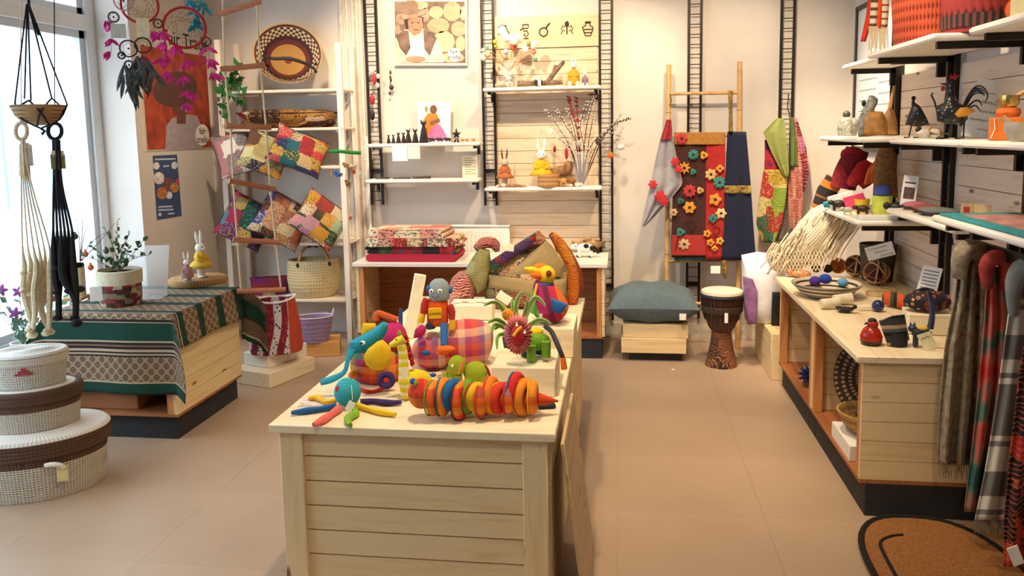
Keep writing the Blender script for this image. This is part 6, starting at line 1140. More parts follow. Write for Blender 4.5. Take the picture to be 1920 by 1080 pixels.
b = Vector((1.2, 5.12, 1.0)); f = Pix(b); NET = M('#dccdb2', .95, 0, .3, 160, .003); t = thing('net_hammock', 'cream knotted net hammock spilling from the shelf into the white bag', 'hammock', b, f.rz)
add('bulk', MB().tube([f.p(1582, 388, .02), f.p(1556, 405, 0), f.p(1528, 440, -.02), f.p(1490, 475, .0), f.p(1450, 495, .06)], [.07, .11, .125, .10, .05], 16, sm=4), weave('net', '#e2d5bd', '#9a8463', 46, 60), t)
r9 = random.Random(9); sb = MB()
for k in range(60):
    a0 = r9.random(); x0, y0 = 1540+80*a0, 405+22*r9.random(); x1, y1 = 1480+a0*95+r9.uniform(-8, 8), 505-22*a0+r9.uniform(-6, 6); sb.tube([f.p(x0, y0, -.10+.04*a0), f.p((x0+x1)/2-6, (y0+y1)/2+4, -.13+.06*r9.random()), f.p(x1, y1, -.10+.05*r9.random())], .0035, 5, sm=3)
for k in range(90):
    a0 = k/89; x0, y0 = 1585-130*a0+r9.uniform(-14, 14), 385+95*a0+r9.uniform(-22, 14); sb.tube([f.p(x0, y0, -.12+.05*r9.random()), f.p(x0-12, y0+18, -.14+.03*r9.random()), f.p(x0-20+r9.uniform(-9, 9), y0+36, -.11+.04*r9.random())], .0045, 5, sm=3)
add('strands', sb, NET, t)['kind'] = 'stuff'
nb = MB()
for k in range(16):
    for s in (-1, 1): x = 1445+k*6.5; nb.tube([f.p(x, 470+(.0 if k < 8 else -1)*2, -.12), f.p(x+s*9, 488, -.13), f.p(x, 508, -.12)], .003, 4)
add('net_mesh', nb, NET, t)['kind'] = 'stuff'

# ---- on the counter
CT = TH+.0005
def cat_at(px, py, z=None): b = Zp(px, py, CT if z is None else z); return b, Pix(b)
b, f = cat_at(1633, 645); m_ = f.m; t = thing('red_bird', 'glazed red ceramic bird on the near end of the counter', 'figurine', b, f.rz); RG = M('#a82414', .2, 0, .3, 20)
add('body', MB().lathe([(.001, 0), (15*m_, 0), (19*m_, 8*m_), (20*m_, 16*m_), (15*m_, 28*m_), (9*m_, 34*m_), (.001, 36*m_)], 22), RG, t); hd = add('head', MB().blob((2*m_, 0, 38*m_), (10*m_, 10*m_, 9.5*m_)), RG, t); add('cap', MB().blob((1*m_, 0, 45*m_), (8*m_, 8*m_, 5*m_)), BLACK, hd); add('beak', MB().tube([(-8*m_, -3*m_, 40*m_), (-13*m_, -5*m_, 38*m_)], [3*m_, .5*m_], 7), BLACK, hd); add('base', MB().lathe([(.001, -.0), (16*m_, 0), (19.4*m_, 7*m_), (19.5*m_, 8*m_), (.001, 8.1*m_)], 22, 1.01, 1.01), M('#1f1412', .3), t)
b, f = cat_at(1682, 647); m_ = f.m; t = thing('coaster_holder', 'stack of striped stone coasters leaning in a round black holder', 'coaster set', b, f.rz); add('cup', MB().lathe([(.001, 0), (17.5*m_, 0), (17.5*m_, 25*m_), (15.5*m_, 25*m_), (15.5*m_, 3*m_), (.001, 3*m_)], 26), BLACK, t)
for k in range(4): add('coaster', MB().cbox((-16*m_, -.004, 0), (16*m_, .004, 50*m_), .003, Matrix.Translation((-2*m_+k*3*m_, -.016+.0105*k, 5*m_)) @ Matrix.Rotation(-.36+.05*k, 4, 'Y') @ Matrix.Rotation(.5, 4, 'Z')), stripes('coast', [(0, '#b89a7a'), (.2, '#3a3c40'), (.6, '#1c1d20'), (.8, '#5a5c5c')], 'Z', 14, 'Object', .4), t)
b, f = cat_at(1722, 650); m_ = f.m; t = thing('cat_figure', 'blue and yellow painted long tailed cat figure with a cream tag', 'figurine', b, f.rz); BC = M('#28344f', .4, 0, .3, 30)
add('body', MB().tube([f.p(1712, 620), f.p(1724, 624), f.p(1742, 618)], [8*m_, 8*m_, 8*m_], 10, sm=3), BC, t); add('head', MB().blob(f.p(1711, 616), (8*m_, 7*m_, 7*m_)), BC, t); add('tail', MB().tube([f.p(1744, 616), f.p(1748, 590), f.p(1745, 560), f.p(1741, 545)], [6*m_, 5*m_, 4.5*m_, 4*m_], 8, sm=4), BC, t); add('saddle', MB().blob(f.p(1730, 615, -.005), (10*m_, 9*m_, 5*m_)), M('#c9a83c', .5), t)
for a, d in ((1716, -.015), (1718, .015), (1740, -.015), (1743, .015)): add('leg', MB().tube([f.p(a, 622, d), Vector((f.p(a, 640, d).x, d, .003))], 4*m_, 8), BC, t)
for s in (-3, 3): add('ear', MB().tube([f.p(1711+s, 611), f.p(1711+s*1.4, 604)], [3*m_, .4*m_], 6), BC, t)
tg = add('swing_tag', MB().cbox((-12*m_, -.001, -17*m_), (12*m_, .001, 17*m_), .0006), M('#e6dfb4', .8), t, loc=f.p(1739, 640, -.05), rot=(.15, -.45, 0)); scribble(tg, -.016, .016, .018, .012, -.002, INK, 31)
b, f = cat_at(1549, 556); m_ = f.m; t = thing('woven_bowl', 'shallow coiled bowl with dark spiral holding felt balls', 'bowl', b, f.rz); bw_ = stripes('spiral', [(0, '#cdbfa8'), (.62, '#3a2c28')], 'Y', 13, 'UV')
add('bowl', MB().lathe([(.001, 0), (30*m_, 0), (48*m_, 10*m_), (62*m_, 24*m_), (63*m_, 27*m_), (60*m_, 27*m_), (46*m_, 13*m_), (28*m_, 4*m_), (.001, 3*m_)], 40), bw_, t)
for (a, c, r, cc, l) in ((1528, 531, 11, '#4a2f8f', 'purple felt ball in the coiled bowl'), (1547, 528, 12, '#1f3fa8', 'blue felt ball with white trim in the coiled bowl'), (1580, 533, 10, '#5f9ac0', 'light blue patterned ball in the coiled bowl')): v = Zp(a, c+4, CT+14*m_); solo('felt_ball', MB().blob((0, 0, r*.8*m_), (r*m_, r*m_, r*.8*m_)), felt(cc), l, 'ball', v, 0, 'balls in the coiled bowl')
for (a, c, l) in ((1556, 580, 'cream card tube lying in front of the coiled bowl'), (1580, 572, 'second cream card tube behind the first')): b, f = cat_at(a, c); m_ = f.m; solo('card_tube', MB().tube([(-16*m_, -.01, 10*m_), (16*m_, .02, 14*m_)], 9*m_, 14), M('#ddd0b4', .7), l, 'tube', b, f.rz, 'cream card tubes')
b, f = cat_at(1584, 586); m_ = f.m; t = thing('bird_dish', 'small black bird shaped dish with white spots', 'dish', b, f.rz); add('dish', MB().lathe([(.001, 0), (9*m_, 0), (18*m_, 9*m_), (17*m_, 10*m_), (.001, 4*m_)], 22, 1, .55), BLACK, t); add('head', MB().blob((17*m_, 0, 12*m_), (4*m_, 4*m_, 4*m_)), BLACK, t)
for k in range(4): add('spot', MB().blob((-9*m_+k*6*m_, -5.5*m_, 6*m_), (1.6*m_, .8*m_, 1.6*m_), n=8, k=5), PAPER, t)
b, f = cat_at(1612, 556); solo('price_note', MB().box((-.04, -.02, 0), (.04, .03, .002)), PAPER, 'white price note lying right of the coiled bowl', 'card', b, .5, smooth=False)
b, f = cat_at(1622, 581); solo('flat_box', MB().cbox((-.03, -.02, 0), (.03, .025, .022), .002), WB, 'small flat cream box left of the blue ball', 'box', b, .1)
b, f = cat_at(1646, 584); m_ = f.m; solo('glass_ball', MB().blob((0, 0, 11*m_), 11*m_, n=18, k=12), M('#1c2460', .15, 0, .6, 60), 'small shiny dark blue ball beside the coasters', 'ball', b, 0)
b, f = cat_at(1742, 628); m_ = f.m; zbx = 38*m_; solo('display_box', MB().cbox((-36*m_, 0, 0), (40*m_, .16, zbx), .003), BOXW, 'small pine box carrying the dotted purse', 'box', b, f.rz*.4)
v = b+Vector((.0, .07, zbx+.002)); t = thing('dotted_purse', 'black purse with coloured rings lying on the small pine box', 'purse', v, f.rz*.4); DOT = NT('rings', .7); vo = DOT.n('TexVoronoi', i_Scale=46.0); DOT.k(DOT.coord(), vo.inputs[0]); sc_ = DOT.n('SeparateColor'); DOT.k(vo.outputs['Color'], sc_.inputs[0]); DM = DOT.base(DOT.mix(DOT.ramp(vo.outputs['Distance'], [(0, (0, 0, 0, 1)), (.2, (0, 0, 0, 1)), (.22, (1,)*4), (.36, (1,)*4), (.38, (0, 0, 0, 1))]), '#14121a', DOT.ramp(sc_.outputs[0], [(0, '#c9502c'), (.4, '#d8a05a'), (.7, '#a83a3a')], 'CONSTANT')))
add('purse', MB().blob((.01, 0, 20*m_), (42*m_, .06, 21*m_), n=20, k=12), DM, t); add('handle', MB().tube([(-20*m_, 0, 36*m_), (0, 0, 44*m_), (20*m_, 0, 36*m_)], .006, 7, sm=3), BLACK, t)
b, f = cat_at(1702, 590); m_ = f.m; solo('striped_roll', MB().tube([(-24*m_, .06, 16*m_), (24*m_, -.02, 14*m_)], 14*m_, 16), stripes('roll', [(0, '#c9501c'), (.3, '#3a4a24'), (.55, '#1c1a18'), (.8, '#c9501c')], 'X', 16, 'Object'), 'orange and green striped roll left of the dotted purse', 'roll', b+Vector((0, .12, 0)), f.rz)
b = Vector((1.53, 4.28, CT)); f = Pix(b); t = thing('info_sheet', 'printed white info sheet leaning on the right plank wall', 'sheet', b, -PI/2+.5); add('sheet', MB().box((-.06, 0, 0), (.06, .002, .2), Matrix.Rotation(-.3, 4, 'X')), PAPER, t, smooth=False)
for k in range(9): add('text_line', MB().box((-.045, -.001, .03+k*.018), (.045, 0, .036+k*.018), Matrix.Rotation(-.3, 4, 'X')), M('#8a8478', .9), t, smooth=False)
WK = M('#5a3524', .8, 0, .5, 40, .003)
for (a, c, r, l) in ((1643, 534, 23, 'large brown wicker ball by the plank wall'), (1604, 518, 20, 'smaller brown wicker ball behind the coiled bowl')):
    b, f = cat_at(a, c); m_ = f.m; t = thing('wicker_ball', l, 'ball', b, f.rz, 'wicker balls'); add('core', MB().blob((0, 0, r*m_), r*.9*m_, n=16, k=12), M('#3a2018', .9), t)
    for k in range(9): add('cane', MB().torus((0, 0, r*m_), r*.95*m_, 1.6*m_, Euler((k*1.1, k*.7, k*1.9)).to_matrix(), 24, 5), M(['#a8784a', '#7a4a2c', '#c9a070'][k % 3], .6), t)
for (a, c, l) in ((1640, 553, 'front pale wooden bangle lying on the counter'), (1664, 546, 'back pale wooden bangle lying on the counter')): b, f = cat_at(a, c); m_ = f.m; solo('bangle', MB().lathe([(13*m_, 0), (16*m_, 0), (16*m_, 6*m_), (13*m_, 6*m_), (13*m_, 0)], 26, caps=False), wood('#d0b888', '#b0905a', 0, .5, False), l, 'bangle', b, 0, 'wooden bangles')
b, f = cat_at(1486, 508); m_ = f.m; t = thing('wooden_hen', 'polished brown wooden hen figure at the far end of the counter', 'figurine', b, f.rz); WN = M('#6b2f18', .3, 0, .3); add('body', MB().blob((0, 0, 9*m_), (11*m_, 9*m_, 9*m_)), WN, t); add('neck', MB().tube([(-2*m_, 0, 14*m_), (-3*m_, 0, 24*m_)], [6*m_, 4*m_], 9), WN, t); add('comb', MB().tube([(-6*m_, 0, 25*m_), (4*m_, 0, 26*m_)], 2*m_, 6), WN, t)
b, f = cat_at(1500, 520); m_ = f.m; solo('wooden_animal', MB().blob((0, 0, 7*m_), (20*m_, 9*m_, 7*m_)).blob((-18*m_, 0, 9*m_), (7*m_, 6*m_, 6*m_)), M('#a8744a', .5, 0, .5, 50), 'low carved wooden animal beside the coiled bowl', 'figurine', b, f.rz)
b, f = cat_at(1541, 512); m_ = f.m; t = thing('sunglasses', 'dark sunglasses lying under the hammock fringe', 'glasses', b, f.rz)
for s in (-1, 1): add('lens', MB().lathe([(.001, -.002), (9*m_, -.002), (9*m_, .002), (.001, .002)], 16, 1, .9, at=(s*10*m_, 0, 9*m_), M=Matrix.Rotation(PI/2, 3, 'X')), BLACK, t); add('temple', MB().tube([(s*18*m_, 0, 11*m_), (s*18*m_, .1, 6*m_)], .003, 5), BLACK, t)
b, f = cat_at(1575, 515); m_ = f.m; t = thing('copper_dish', 'round polished copper dish standing on edge', 'dish', b+Vector((0, .05, 0)), f.rz); add('dish', MB().lathe([(.001, 0), (10*m_, .002), (14*m_, .01), (13*m_, .012), (.001, .004)], 22, at=(0, 0, 15*m_), M=Matrix.Rotation(1.3, 3, 'X')), M('#a8602c', .2, .8), t); add('ring', MB().torus((0, -.01, 15*m_), 14*m_, 1*m_), M('#c98a4a', .3, .6), t)
b = Zp(1650, 505, CT); b = Vector((1.47, 4.78, CT)); f = Pix(b); t = thing('hand_written_sign', 'tilted white hand lettered card below the hammock shelf', 'sign', b, f.rz); v = f.p(1650, 471); o = add('card', MB().cbox((-24*f.m, -.001, -13*f.m), (24*f.m, .001, 13*f.m), .0005), PAPER, t, loc=v, rot=(0, -.32, 0)); add('stick', MB().tube([(0, .004, 0), v+Vector((0, .004, 0))], .004, 6), BLACK, t)
for k, (x0, x1) in enumerate(((-20, 12), (-10, 12), (-2, 21))): scribble(o, x0*f.m, x1*f.m, .022-.024*k, .014, -.002, INK, k)
b = Vector((1.51, 4.96, CT)); f = Pix(b); solo('dark_basket', MB().lathe([(.001, 0), (.085, 0), (.105, .22), (.098, .22), (.075, .03), (.001, .02)], 24), weave('darkb', '#4a4030', '#1c1812', 30, 10), 'dark basket in shadow under the hammock shelf', 'basket', b, 0)
# cubby contents
z0 = .156
b = Vector((1.10, 4.72, z0)); solo('grey_stone', MB().blob((0, 0, .03), (.07, .05, .03)), M('#8a857a', .8, 0, .3), 'smooth grey stone in the far counter cubby', 'stone', b, .3)
b = Zp(1513, 722, z0); b = Vector((1.03, 4.50, z0)); t = thing('blue_star', 'dark blue spiky paper star in the far counter cubby', 'ornament', b, face(b)); sm_ = MB()
for k in range(40):
    a, c = 2.4*k, math.acos(1-2*(k+.5)/40); d = Vector((math.sin(c)*math.cos(a), math.sin(c)*math.sin(a), math.cos(c))); sm_.tube([d*.02+Vector((0, 0, .068)), d*.065+Vector((0, 0, .068))], [.012, .001], 5)
add('spikes', sm_, M('#141f5a', .5), t)['kind'] = 'stuff'; add('core', MB().blob((0, 0, .068), .028), M('#141f5a', .5), t)
b = Zp(1606, 866, z0); solo('white_carton', MB().cbox((-.03, -.0, 0), (.25, .3, .07), .002), WHITE, 'white carton on the floor of the near counter cubby', 'box', b, 0); f = Pix(b)
b = Zp(1606, 866, z0)+Vector((.10, .16, .072)); t = solo('basket_bowl', MB().lathe([(.001, 0), (.07, 0), (.12, .045), (.145, .1), (.135, .102), (.11, .05), (.001, .015)], 34), weave('bb', '#c09a5c', '#7a5428', 60, 9), 'straw coloured coiled bowl in the near counter cubby', 'bowl', b, 0)
solo('slate_stone', MB().blob((0, 0, .035), (.085, .06, .035)), M('#4c5348', .8, 0, .2), 'flat grey green stone in the straw bowl', 'stone', b+Vector((-.0, -.02, .072)), .4)
b = Vector((1.22, 3.98, z0)); t = solo('woven_plate', MB().lathe([(.001, 0), (.10, .004), (.19, .03), (.2, .045), (.19, .046), (.1, .02), (.001, .014)], 44, at=(0, 0, .22), M=Matrix.Rotation(1.32, 3, 'X')), weave('plate', '#2c2019', '#a88a5c', 44, 16), 'dark woven plate standing behind the straw bowl', 'plate', b, -.9)

# ---- right wall shelves
def rs(key, px, back): x, y0, y1, z = RS[key]; X_ = x+back; v = Xp(px, 262, X_); return Vector((X_, min(max(v.y, y0+.02), y1-.02), z+.001))
# framed notice on the right wall
y0_, y1_ = Xp(1604, 150, XR-.01).y, Xp(1692, 150, XR-.01).y; zt0, zb0 = 2.42, Xp(1606, 282, XR-.01).z
t = thing('notice_frame', 'black framed glass notice board in the right corner', 'notice board', (XR, y1_, zb0)); W_, H_ = y0_-y1_, zt0-zb0
add('paper', MB().box((-.012, .02, .02), (-.006, W_-.02, H_-.02)), M('#e4e9ec', .25, 0, .02), t, smooth=False)
for a, c in (((-.025, 0, 0), (-.002, W_, .03)), ((-.025, 0, H_-.03), (-.002, W_, H_)), ((-.025, 0, 0), (-.002, .03, H_)), ((-.025, W_-.03, 0), (-.002, W_, H_))): add('frame_bar', MB().box(a, c), M('#2a2724', .4), t, smooth=False)
for k in range(9): add('printed_line', MB().box((-.013, .1 if k % 2 else .5*W_, H_*.55-k*.035), (-.0121, (.45 if k % 2 else .88)*W_, H_*.55-k*.035+.008)), M('#9aa0a4', .8), t, smooth=False)
# top shelf
OW = weave('orangeweave', '#c9522a', '#7a2a14', 70, 30, dark=.5)
b = Vector((1.41, 3.95, RS['1b'][3]+.001)); t = solo('orange_basket', MB().lathe([(.001, 0), (.165, 0), (.175, .01), (.19, .2), (.20, .42), (.19, .42), (.17, .02), (.001, .015)], 44, .95, 1.05), OW, 'glossy orange woven plastic basket on the top right shelf', 'basket', b, 0)
t = thing('red_basket', 'red basket with dark banded weave at the near end of the top shelf', 'basket', (1.44, 3.53, RS['1b'][3]+.001)); add('body', MB().lathe([(.001, 0), (.14, 0), (.165, .35), (.155, .35), (.13, .02), (.001, .015)], 40), weave('redw', '#9a2f2c', '#541614', 30, 16), t)
for z1_ in (.02, .16, .30): add('dark_band', MB().lathe([(.1415+.071*z1_, z1_), (.146+.071*z1_, z1_), (.146+.071*(z1_+.05), z1_+.05), (.1415+.071*(z1_+.05), z1_+.05)], 40, caps=False), stripes('dband', [(0, '#2a1c1c'), (.5, '#6b3a34')], 'X', 36), t)
b = Vector((1.26, 4.55, RS['1a'][3])); f = Pix(b); t = thing('striped_scarf', 'orange and cream striped fringed scarf hanging over the top shelf', 'scarf', b, f.rz)
for nm, rows, mt, d in (('red_strip', [(-40, 1632, 1646), (30, 1624, 1638), (78, 1613, 1623)], M('#c9341c', .9), -.03), ('cream_strip', [(-40, 1636, 1652), (50, 1630, 1645)], stripes('sc1', [(0, '#dccdb0'), (.6, '#5a4a2c')], 'Y', 6), -.045), ('orange_strip', [(-40, 1646, 1656), (52, 1642, 1654)], M('#d8481c', .9), -.05), ('striped_strip', [(-40, 1652, 1670), (50, 1652, 1664)], stripes('sc2', [(0, '#dccdb0'), (.7, '#a8431c')], 'Y', 7), -.055)): add(nm, hang(f, rows, 1, .006, d, 16, 8), mt, t, solid=.004)
for k in range(14): a = 1630+k*2.6; add('fringe', MB().tube([f.p(a, 49, -.05), f.p(a+1.2*math.sin(k), 72, -.052), f.p(a-1+2*math.sin(2*k), 95+5*math.sin(k*1.7), -.05)], .0035, 5), M('#d8c8a4', .95), t)
b = Vector((1.46, 3.28, RS['1c'][3]+.001)); f = Pix(b); t = thing('orange_figure', 'round orange gourd figure on the nearest top shelf', 'figurine', b, f.rz); add('body', MB().blob((0, 0, .045), (.042, .04, .045)), M('#c4501c', .35, 0, .2), t); add('head', MB().blob((-.005, 0, .105), (.026, .026, .028)), M('#c4501c', .35, 0, .2), t); add('beak', MB().tube([(.02, -.02, .1), (.05, -.03, .085)], [.012, .003], 7), BLACK, t)
b = Vector((1.43, 3.12, RS['1c'][3]+.001)); t = thing('price_sign', 'cream folded price sign at the right edge of the top shelf', 'sign', b, face(b)); add('card', MB().box((-.06, 0, 0), (.06, .003, .16), Matrix.Rotation(-.2, 4, 'X')), M('#dccf9c', .8), t, smooth=False); add('label', MB().box((-.01, -.002, .05), (.05, -.0005, .13), Matrix.Rotation(-.2, 4, 'X')), PAPER, t, smooth=False)
# middle shelf
STN = M('#8a8a80', .7, 0, .6, 60, .004); z2 = RS['2a'][3]
b = rs('2a', 1588, .1); f = Pix(b); m_ = f.m; t = thing('stone_bird', 'small carved grey stone bird pair at the far end of the middle shelf', 'figurine', b, f.rz); add('body', MB().lathe([(.001, 0), (16*m_, 0), (18*m_, 12*m_), (16*m_, 26*m_), (9*m_, 34*m_), (.001, 36*m_)], 18), STN, t); add('head', MB().blob((-2*m_, 0, 40*m_), (7*m_, 7*m_, 7*m_)), M('#4a4844', .4), t); add('chick', MB().blob((15*m_, -8*m_, 26*m_), (9*m_, 7*m_, 8*m_)), STN, t)
b = rs('2a', 1638, .1); f = Pix(b); m_ = f.m; t = thing('stone_parrot', 'larger wood and stone carved parrot on the middle shelf', 'figurine', b, f.rz); add('body', MB().puff([(x*m_, z*m_) for x, z in ((-26, 0), (-29, 22), (-24, 42), (-8, 48), (14, 46), (22, 28), (24, 2))], .05), M('#a8763c', .6, 0, .4, 30), t); add('stone_side', MB().puff([(x*m_, z*m_) for x, z in ((-27, 1), (-30, 24), (-24, 44), (-14, 46), (-12, 20), (-16, 1))], .052), STN, t); add('neck', MB().tube([(-14*m_, 0, 42*m_), (-8*m_, 0, 56*m_), (-4*m_, 0, 66*m_), (-12*m_, 0, 70*m_)], [12*m_, 9*m_, 10*m_, 7*m_], 12, sm=3), STN, t); add('beak', MB().blob((-19*m_, 0, 62*m_), (4*m_, 4*m_, 6*m_)), BLACK, t)
b = rs('2a', 1668, .26); f = Pix(b); m_ = f.m; t = thing('wooden_guitar', 'brown wooden instrument shape leaning behind the stone parrot', 'instrument', b, f.rz); add('body', MB().puff([(x*m_, z*m_) for x, z in ((-14, 0), (-18, 20), (-10, 42), (-2, 55), (6, 46), (12, 24), (14, 0))], .03), M('#9a6a38', .5, 0, .3, 10), t); add('neck', MB().tube([(-2*m_, 0, 50*m_), (4*m_, .02, 92*m_)], [4*m_, 2*m_], 7), M('#c99a5a', .5), t)
MET = M('#16161a', .4, .3, .5, 120)
def speckle():
    t_ = NT('speckled', .45); vo = t_.n('TexVoronoi', i_Scale=70.0); t_.k(t_.coord(), vo.inputs[0]); return t_.base(t_.ramp(vo.outputs['Distance'], [(.13, '#d8d6cc'), (.2, '#131316')]))
SPK = speckle()
b = rs('2b', 1722, .1); f = Pix(b); m_ = f.m; t = thing('metal_hen', 'black speckled metal guinea hen on the middle shelf', 'figurine', b, f.rz)
add('body', MB().puff([f.p(a, c) for a, c in ((1697, 234), (1703, 215), (1710, 198), (1716, 192), (1726, 200), (1736, 218), (1743, 234), (1720, 238))], .035), SPK, t); add('neck', MB().tube([f.p(1713, 206), f.p(1712, 190), f.p(1714, 184)], [4*m_, 2.5*m_, 2*m_], 8), MET, t); add('head', MB().blob(f.p(1713, 184), (4*m_, 3*m_, 4*m_)), MET, t)
for a, c in ((1709, 1704), (1726, 1722)): add('leg', MB().tube([f.p(a, 236), Vector((f.p(c, 258).x, 0, .004)), Vector((f.p(c, 258).x-.02, -.02, .003))], .0035, 6), MET, t)
b = rs('2b', 1742, .05); f = Pix(b); m_ = f.m
for (dx, cc, l) in ((-12, '#c9c2b4', 'left small black and white bird at the rooster feet'), (8, '#d8ccb8', 'right small cream bird at the rooster feet')): t = thing('small_bird', l, 'figurine', b+Vector((dx*m_*.9, -.0, 0)), f.rz, 'small birds on the middle shelf'); add('body', MB().blob((0, 0, 10*m_), (12*m_, 8*m_, 9*m_)), M(cc, .6, 0, .3), t); add('head', MB().blob((-8*m_, 0, 17*m_), 5.5*m_), MET if dx < 0 else M('#a8875a', .6), t); add('tail', MB().tube([(9*m_, 0, 11*m_), (24*m_, 0, 8*m_)], [4*m_, 1*m_], 7), M('#6b5a44', .7), t)
b = rs('2b', 1795, .1); f = Pix(b); m_ = f.m; t = thing('metal_rooster', 'tall black metal rooster with red comb and plumed tail', 'figurine', b, f.rz)
add('body', MB().puff([f.p(a, c) for a, c in ((1754, 200), (1757, 228), (1770, 232), (1790, 232), (1802, 238), (1815, 222), (1812, 200), (1795, 192), (1785, 175), (1776, 175), (1770, 192))], .045), SPK, t); add('neck', MB().tube([f.p(1783, 195), f.p(1781, 175), f.p(1782, 160)], [13*m_, 8*m_, 7*m_], 10, sm=3), SPK, t); hd = add('head', MB().blob(f.p(1783, 157), (8*m_, 7*m_, 9*m_)), MET, t); add('beak', MB().tube([f.p(1777, 158), f.p(1762, 157)], [3*m_, .5*m_], 7), MET, hd)
add('comb', MB().prism([(f.p(a, c).x, f.p(a, c).z) for a, c in ((1779, 150), (1782, 138), (1786, 143), (1790, 136), (1793, 142), (1800, 140), (1790, 152))], -.004, .004), M('#a81c24', .6), hd); add('wattle', MB().blob(f.p(1768, 166), (4*m_, 2*m_, 5*m_)), M('#a81c24', .6), hd); add('wing', MB().puff([f.p(a, c, -.05) for a, c in ((1790, 214), (1800, 202), (1815, 200), (1830, 208), (1812, 218), (1796, 220))], .008, -.05), M('#c9881c', .5, 0, .3), t)
for k, pts in enumerate(([(1806, 206), (1818, 175), (1832, 161), (1846, 166), (1852, 180), (1846, 193)], [(1808, 204), (1822, 180), (1836, 174), (1847, 180)], [(1806, 202), (1818, 178), (1832, 169), (1846, 176)], [(1810, 205), (1826, 190), (1836, 189), (1841, 199)], [(1810, 207), (1826, 198), (1833, 201), (1838, 208)], [(1806, 203), (1820, 172), (1830, 165), (1842, 168), (1849, 177)])): add('tail_plume', MB().tube([f.p(a, c, .01*(k-2.5)) for a, c in pts], [2.2*m_]+[(1.3 if k != 2 else 3.2)*m_]*(len(pts)-2)+[.6*m_], 7, sm=4), MET if k != 2 else M('#24405f', .4), t)
for a, c in ((1775, 1770), (1783, 1778), (1808, 1806)): add('leg', MB().tube([f.p(a, 228), Vector((f.p(c, 260).x, 0, .004)), Vector((f.p(c, 260).x-.03, -.02, .003))], .004, 6), MET, t)
add('raised_foot', MB().tube([f.p(1756, 205), f.p(1752, 190), f.p(1746, 178), f.p(1750, 174)], .004, 6), MET, t)
b = rs('2b', 1832, .22); f = Pix(b); t = thing('shelf_sign', 'white hand lettered sign leaning behind the rooster', 'sign', b, f.rz); o = add('card', MB().box((-.065, 0, 0), (.065, .003, .26)), PAPER, t, rot=(-.15, .22, 0), smooth=False)
for k, (x0, x1) in enumerate(((-.01, .05), (-.05, .045), (-.02, .05), (-.05, .04), (-.01, .03))): scribble(o, x0, x1, .2-.04*k, .012, -.001, INK, k+9)
b = rs('2c', 1888, .12); f = Pix(b); m_ = f.m; t = thing('orange_box', 'bright orange gift box on the near middle shelf', 'box', b, f.rz); add('box', MB().cbox((-30*m_, -.04, 0), (34*m_, .07, 42*m_), .003), M('#d8701c', .6, 0, .05), t); add('tie_cord', MB().tube([(-22*m_, -.042, 40*m_), (-20*m_, -.044, 22*m_), (-26*m_, -.05, 4*m_)], .0015, 5), PAPER, t)
v = b+Vector((0, 0, 43*m_)); t = thing('singing_bowl', 'brass singing bowl on an orange pad atop the gift box', 'bowl', v, f.rz); add('pad', MB().lathe([(.001, 0), (18*m_, 0), (21*m_, 8*m_), (18*m_, 16*m_), (.001, 16*m_)], 22), M('#d8641c', .8, 0, .2), t); add('bowl', MB().lathe([(.001, 17*m_), (12*m_, 17*m_), (17*m_, 26*m_), (17*m_, 40*m_), (16*m_, 40*m_), (15*m_, 26*m_), (.001, 19*m_)], 26), M('#c9a85a', .2, .9), t); add('striker', MB().tube([(6*m_, 0, 34*m_), (34*m_, 0, 52*m_)], [4*m_, 5*m_], 9), wood('#c99a5a', '#a87a3c', 0, .5, False), t)
b = rs('2c', 1912, .05); f = Pix(b); m_ = f.m; t = thing('stone_mortar', 'pale stone bowl with wooden pestle at the right edge', 'bowl', b, f.rz); add('bowl', MB().lathe([(.001, 0), (16*m_, 0), (26*m_, 18*m_), (27*m_, 36*m_), (24*m_, 36*m_), (.001, 8*m_)], 26), M('#b8ad98', .5, 0, .15), t); add('pestle', MB().tube([(0, 0, 16*m_), (-30*m_, 0, 46*m_)], [4*m_, 6*m_], 9), wood('#d8b07a', '#b8905a', 0, .5, False), t)
# low shelf
z3 = RS['3a'][3]+.001
b = Vector((1.42, 5.02, z3)); f = Pix(b); m_ = f.m
t = thing('red_hammock', 'dark red rolled hammock standing at the back of the low shelf', 'hammock', b, f.rz); RH = M('#7a1420', .95, 0, .4, 60, .004); add('roll', MB().tube([f.p(1580, 352), f.p(1588, 325), f.p(1602, 295), f.p(1608, 280)], [.075, .075, .07, .065], 14, sm=3), RH, t); add('wrap', MB().tube([f.p(1598+16*math.cos(a), 290+9*math.sin(a), .07*math.sin(a)-.0) for a in [2*PI*i/12 for i in range(12)]], .02, 8, closed=True), M('#9a1c24', .95, 0, .4, 60, .004), t)
b = Vector((1.28, 5.10, z3)); f = Pix(b); t = thing('striped_blanket', 'black and orange striped rolled blanket at the shelf end', 'blanket', b, f.rz); add('roll', MB().tube([f.p(1538, 392), f.p(1550, 360), f.p(1566, 335)], [.055, .06, .055], 14), stripes('blanket', [(0, '#c9641c'), (.14, '#1f1c1c'), (.42, '#8a4a2c'), (.5, '#1f1c1c'), (.85, '#c9701c')], 'Y', 2, 'UV'), t)
b = Vector((1.44, 4.78, z3)); f = Pix(b); m_ = f.m; t = thing('orange_hammock', 'orange cord hammock hank on the low shelf', 'hammock', b, f.rz)
for k in range(14): a = k/13; add('cord_loop', MB().tube([f.p(1622+24*a, 345-6*a, -.02), f.p(1630+18*a, 318-8*a, -.07+.03*math.sin(3*k)), f.p(1645+14*a, 300-10*a, -.04)], .008, 7, sm=4), M(['#d8761c', '#c4601c', '#d8402c'][k % 3], .95, 0, .3, 90), t)
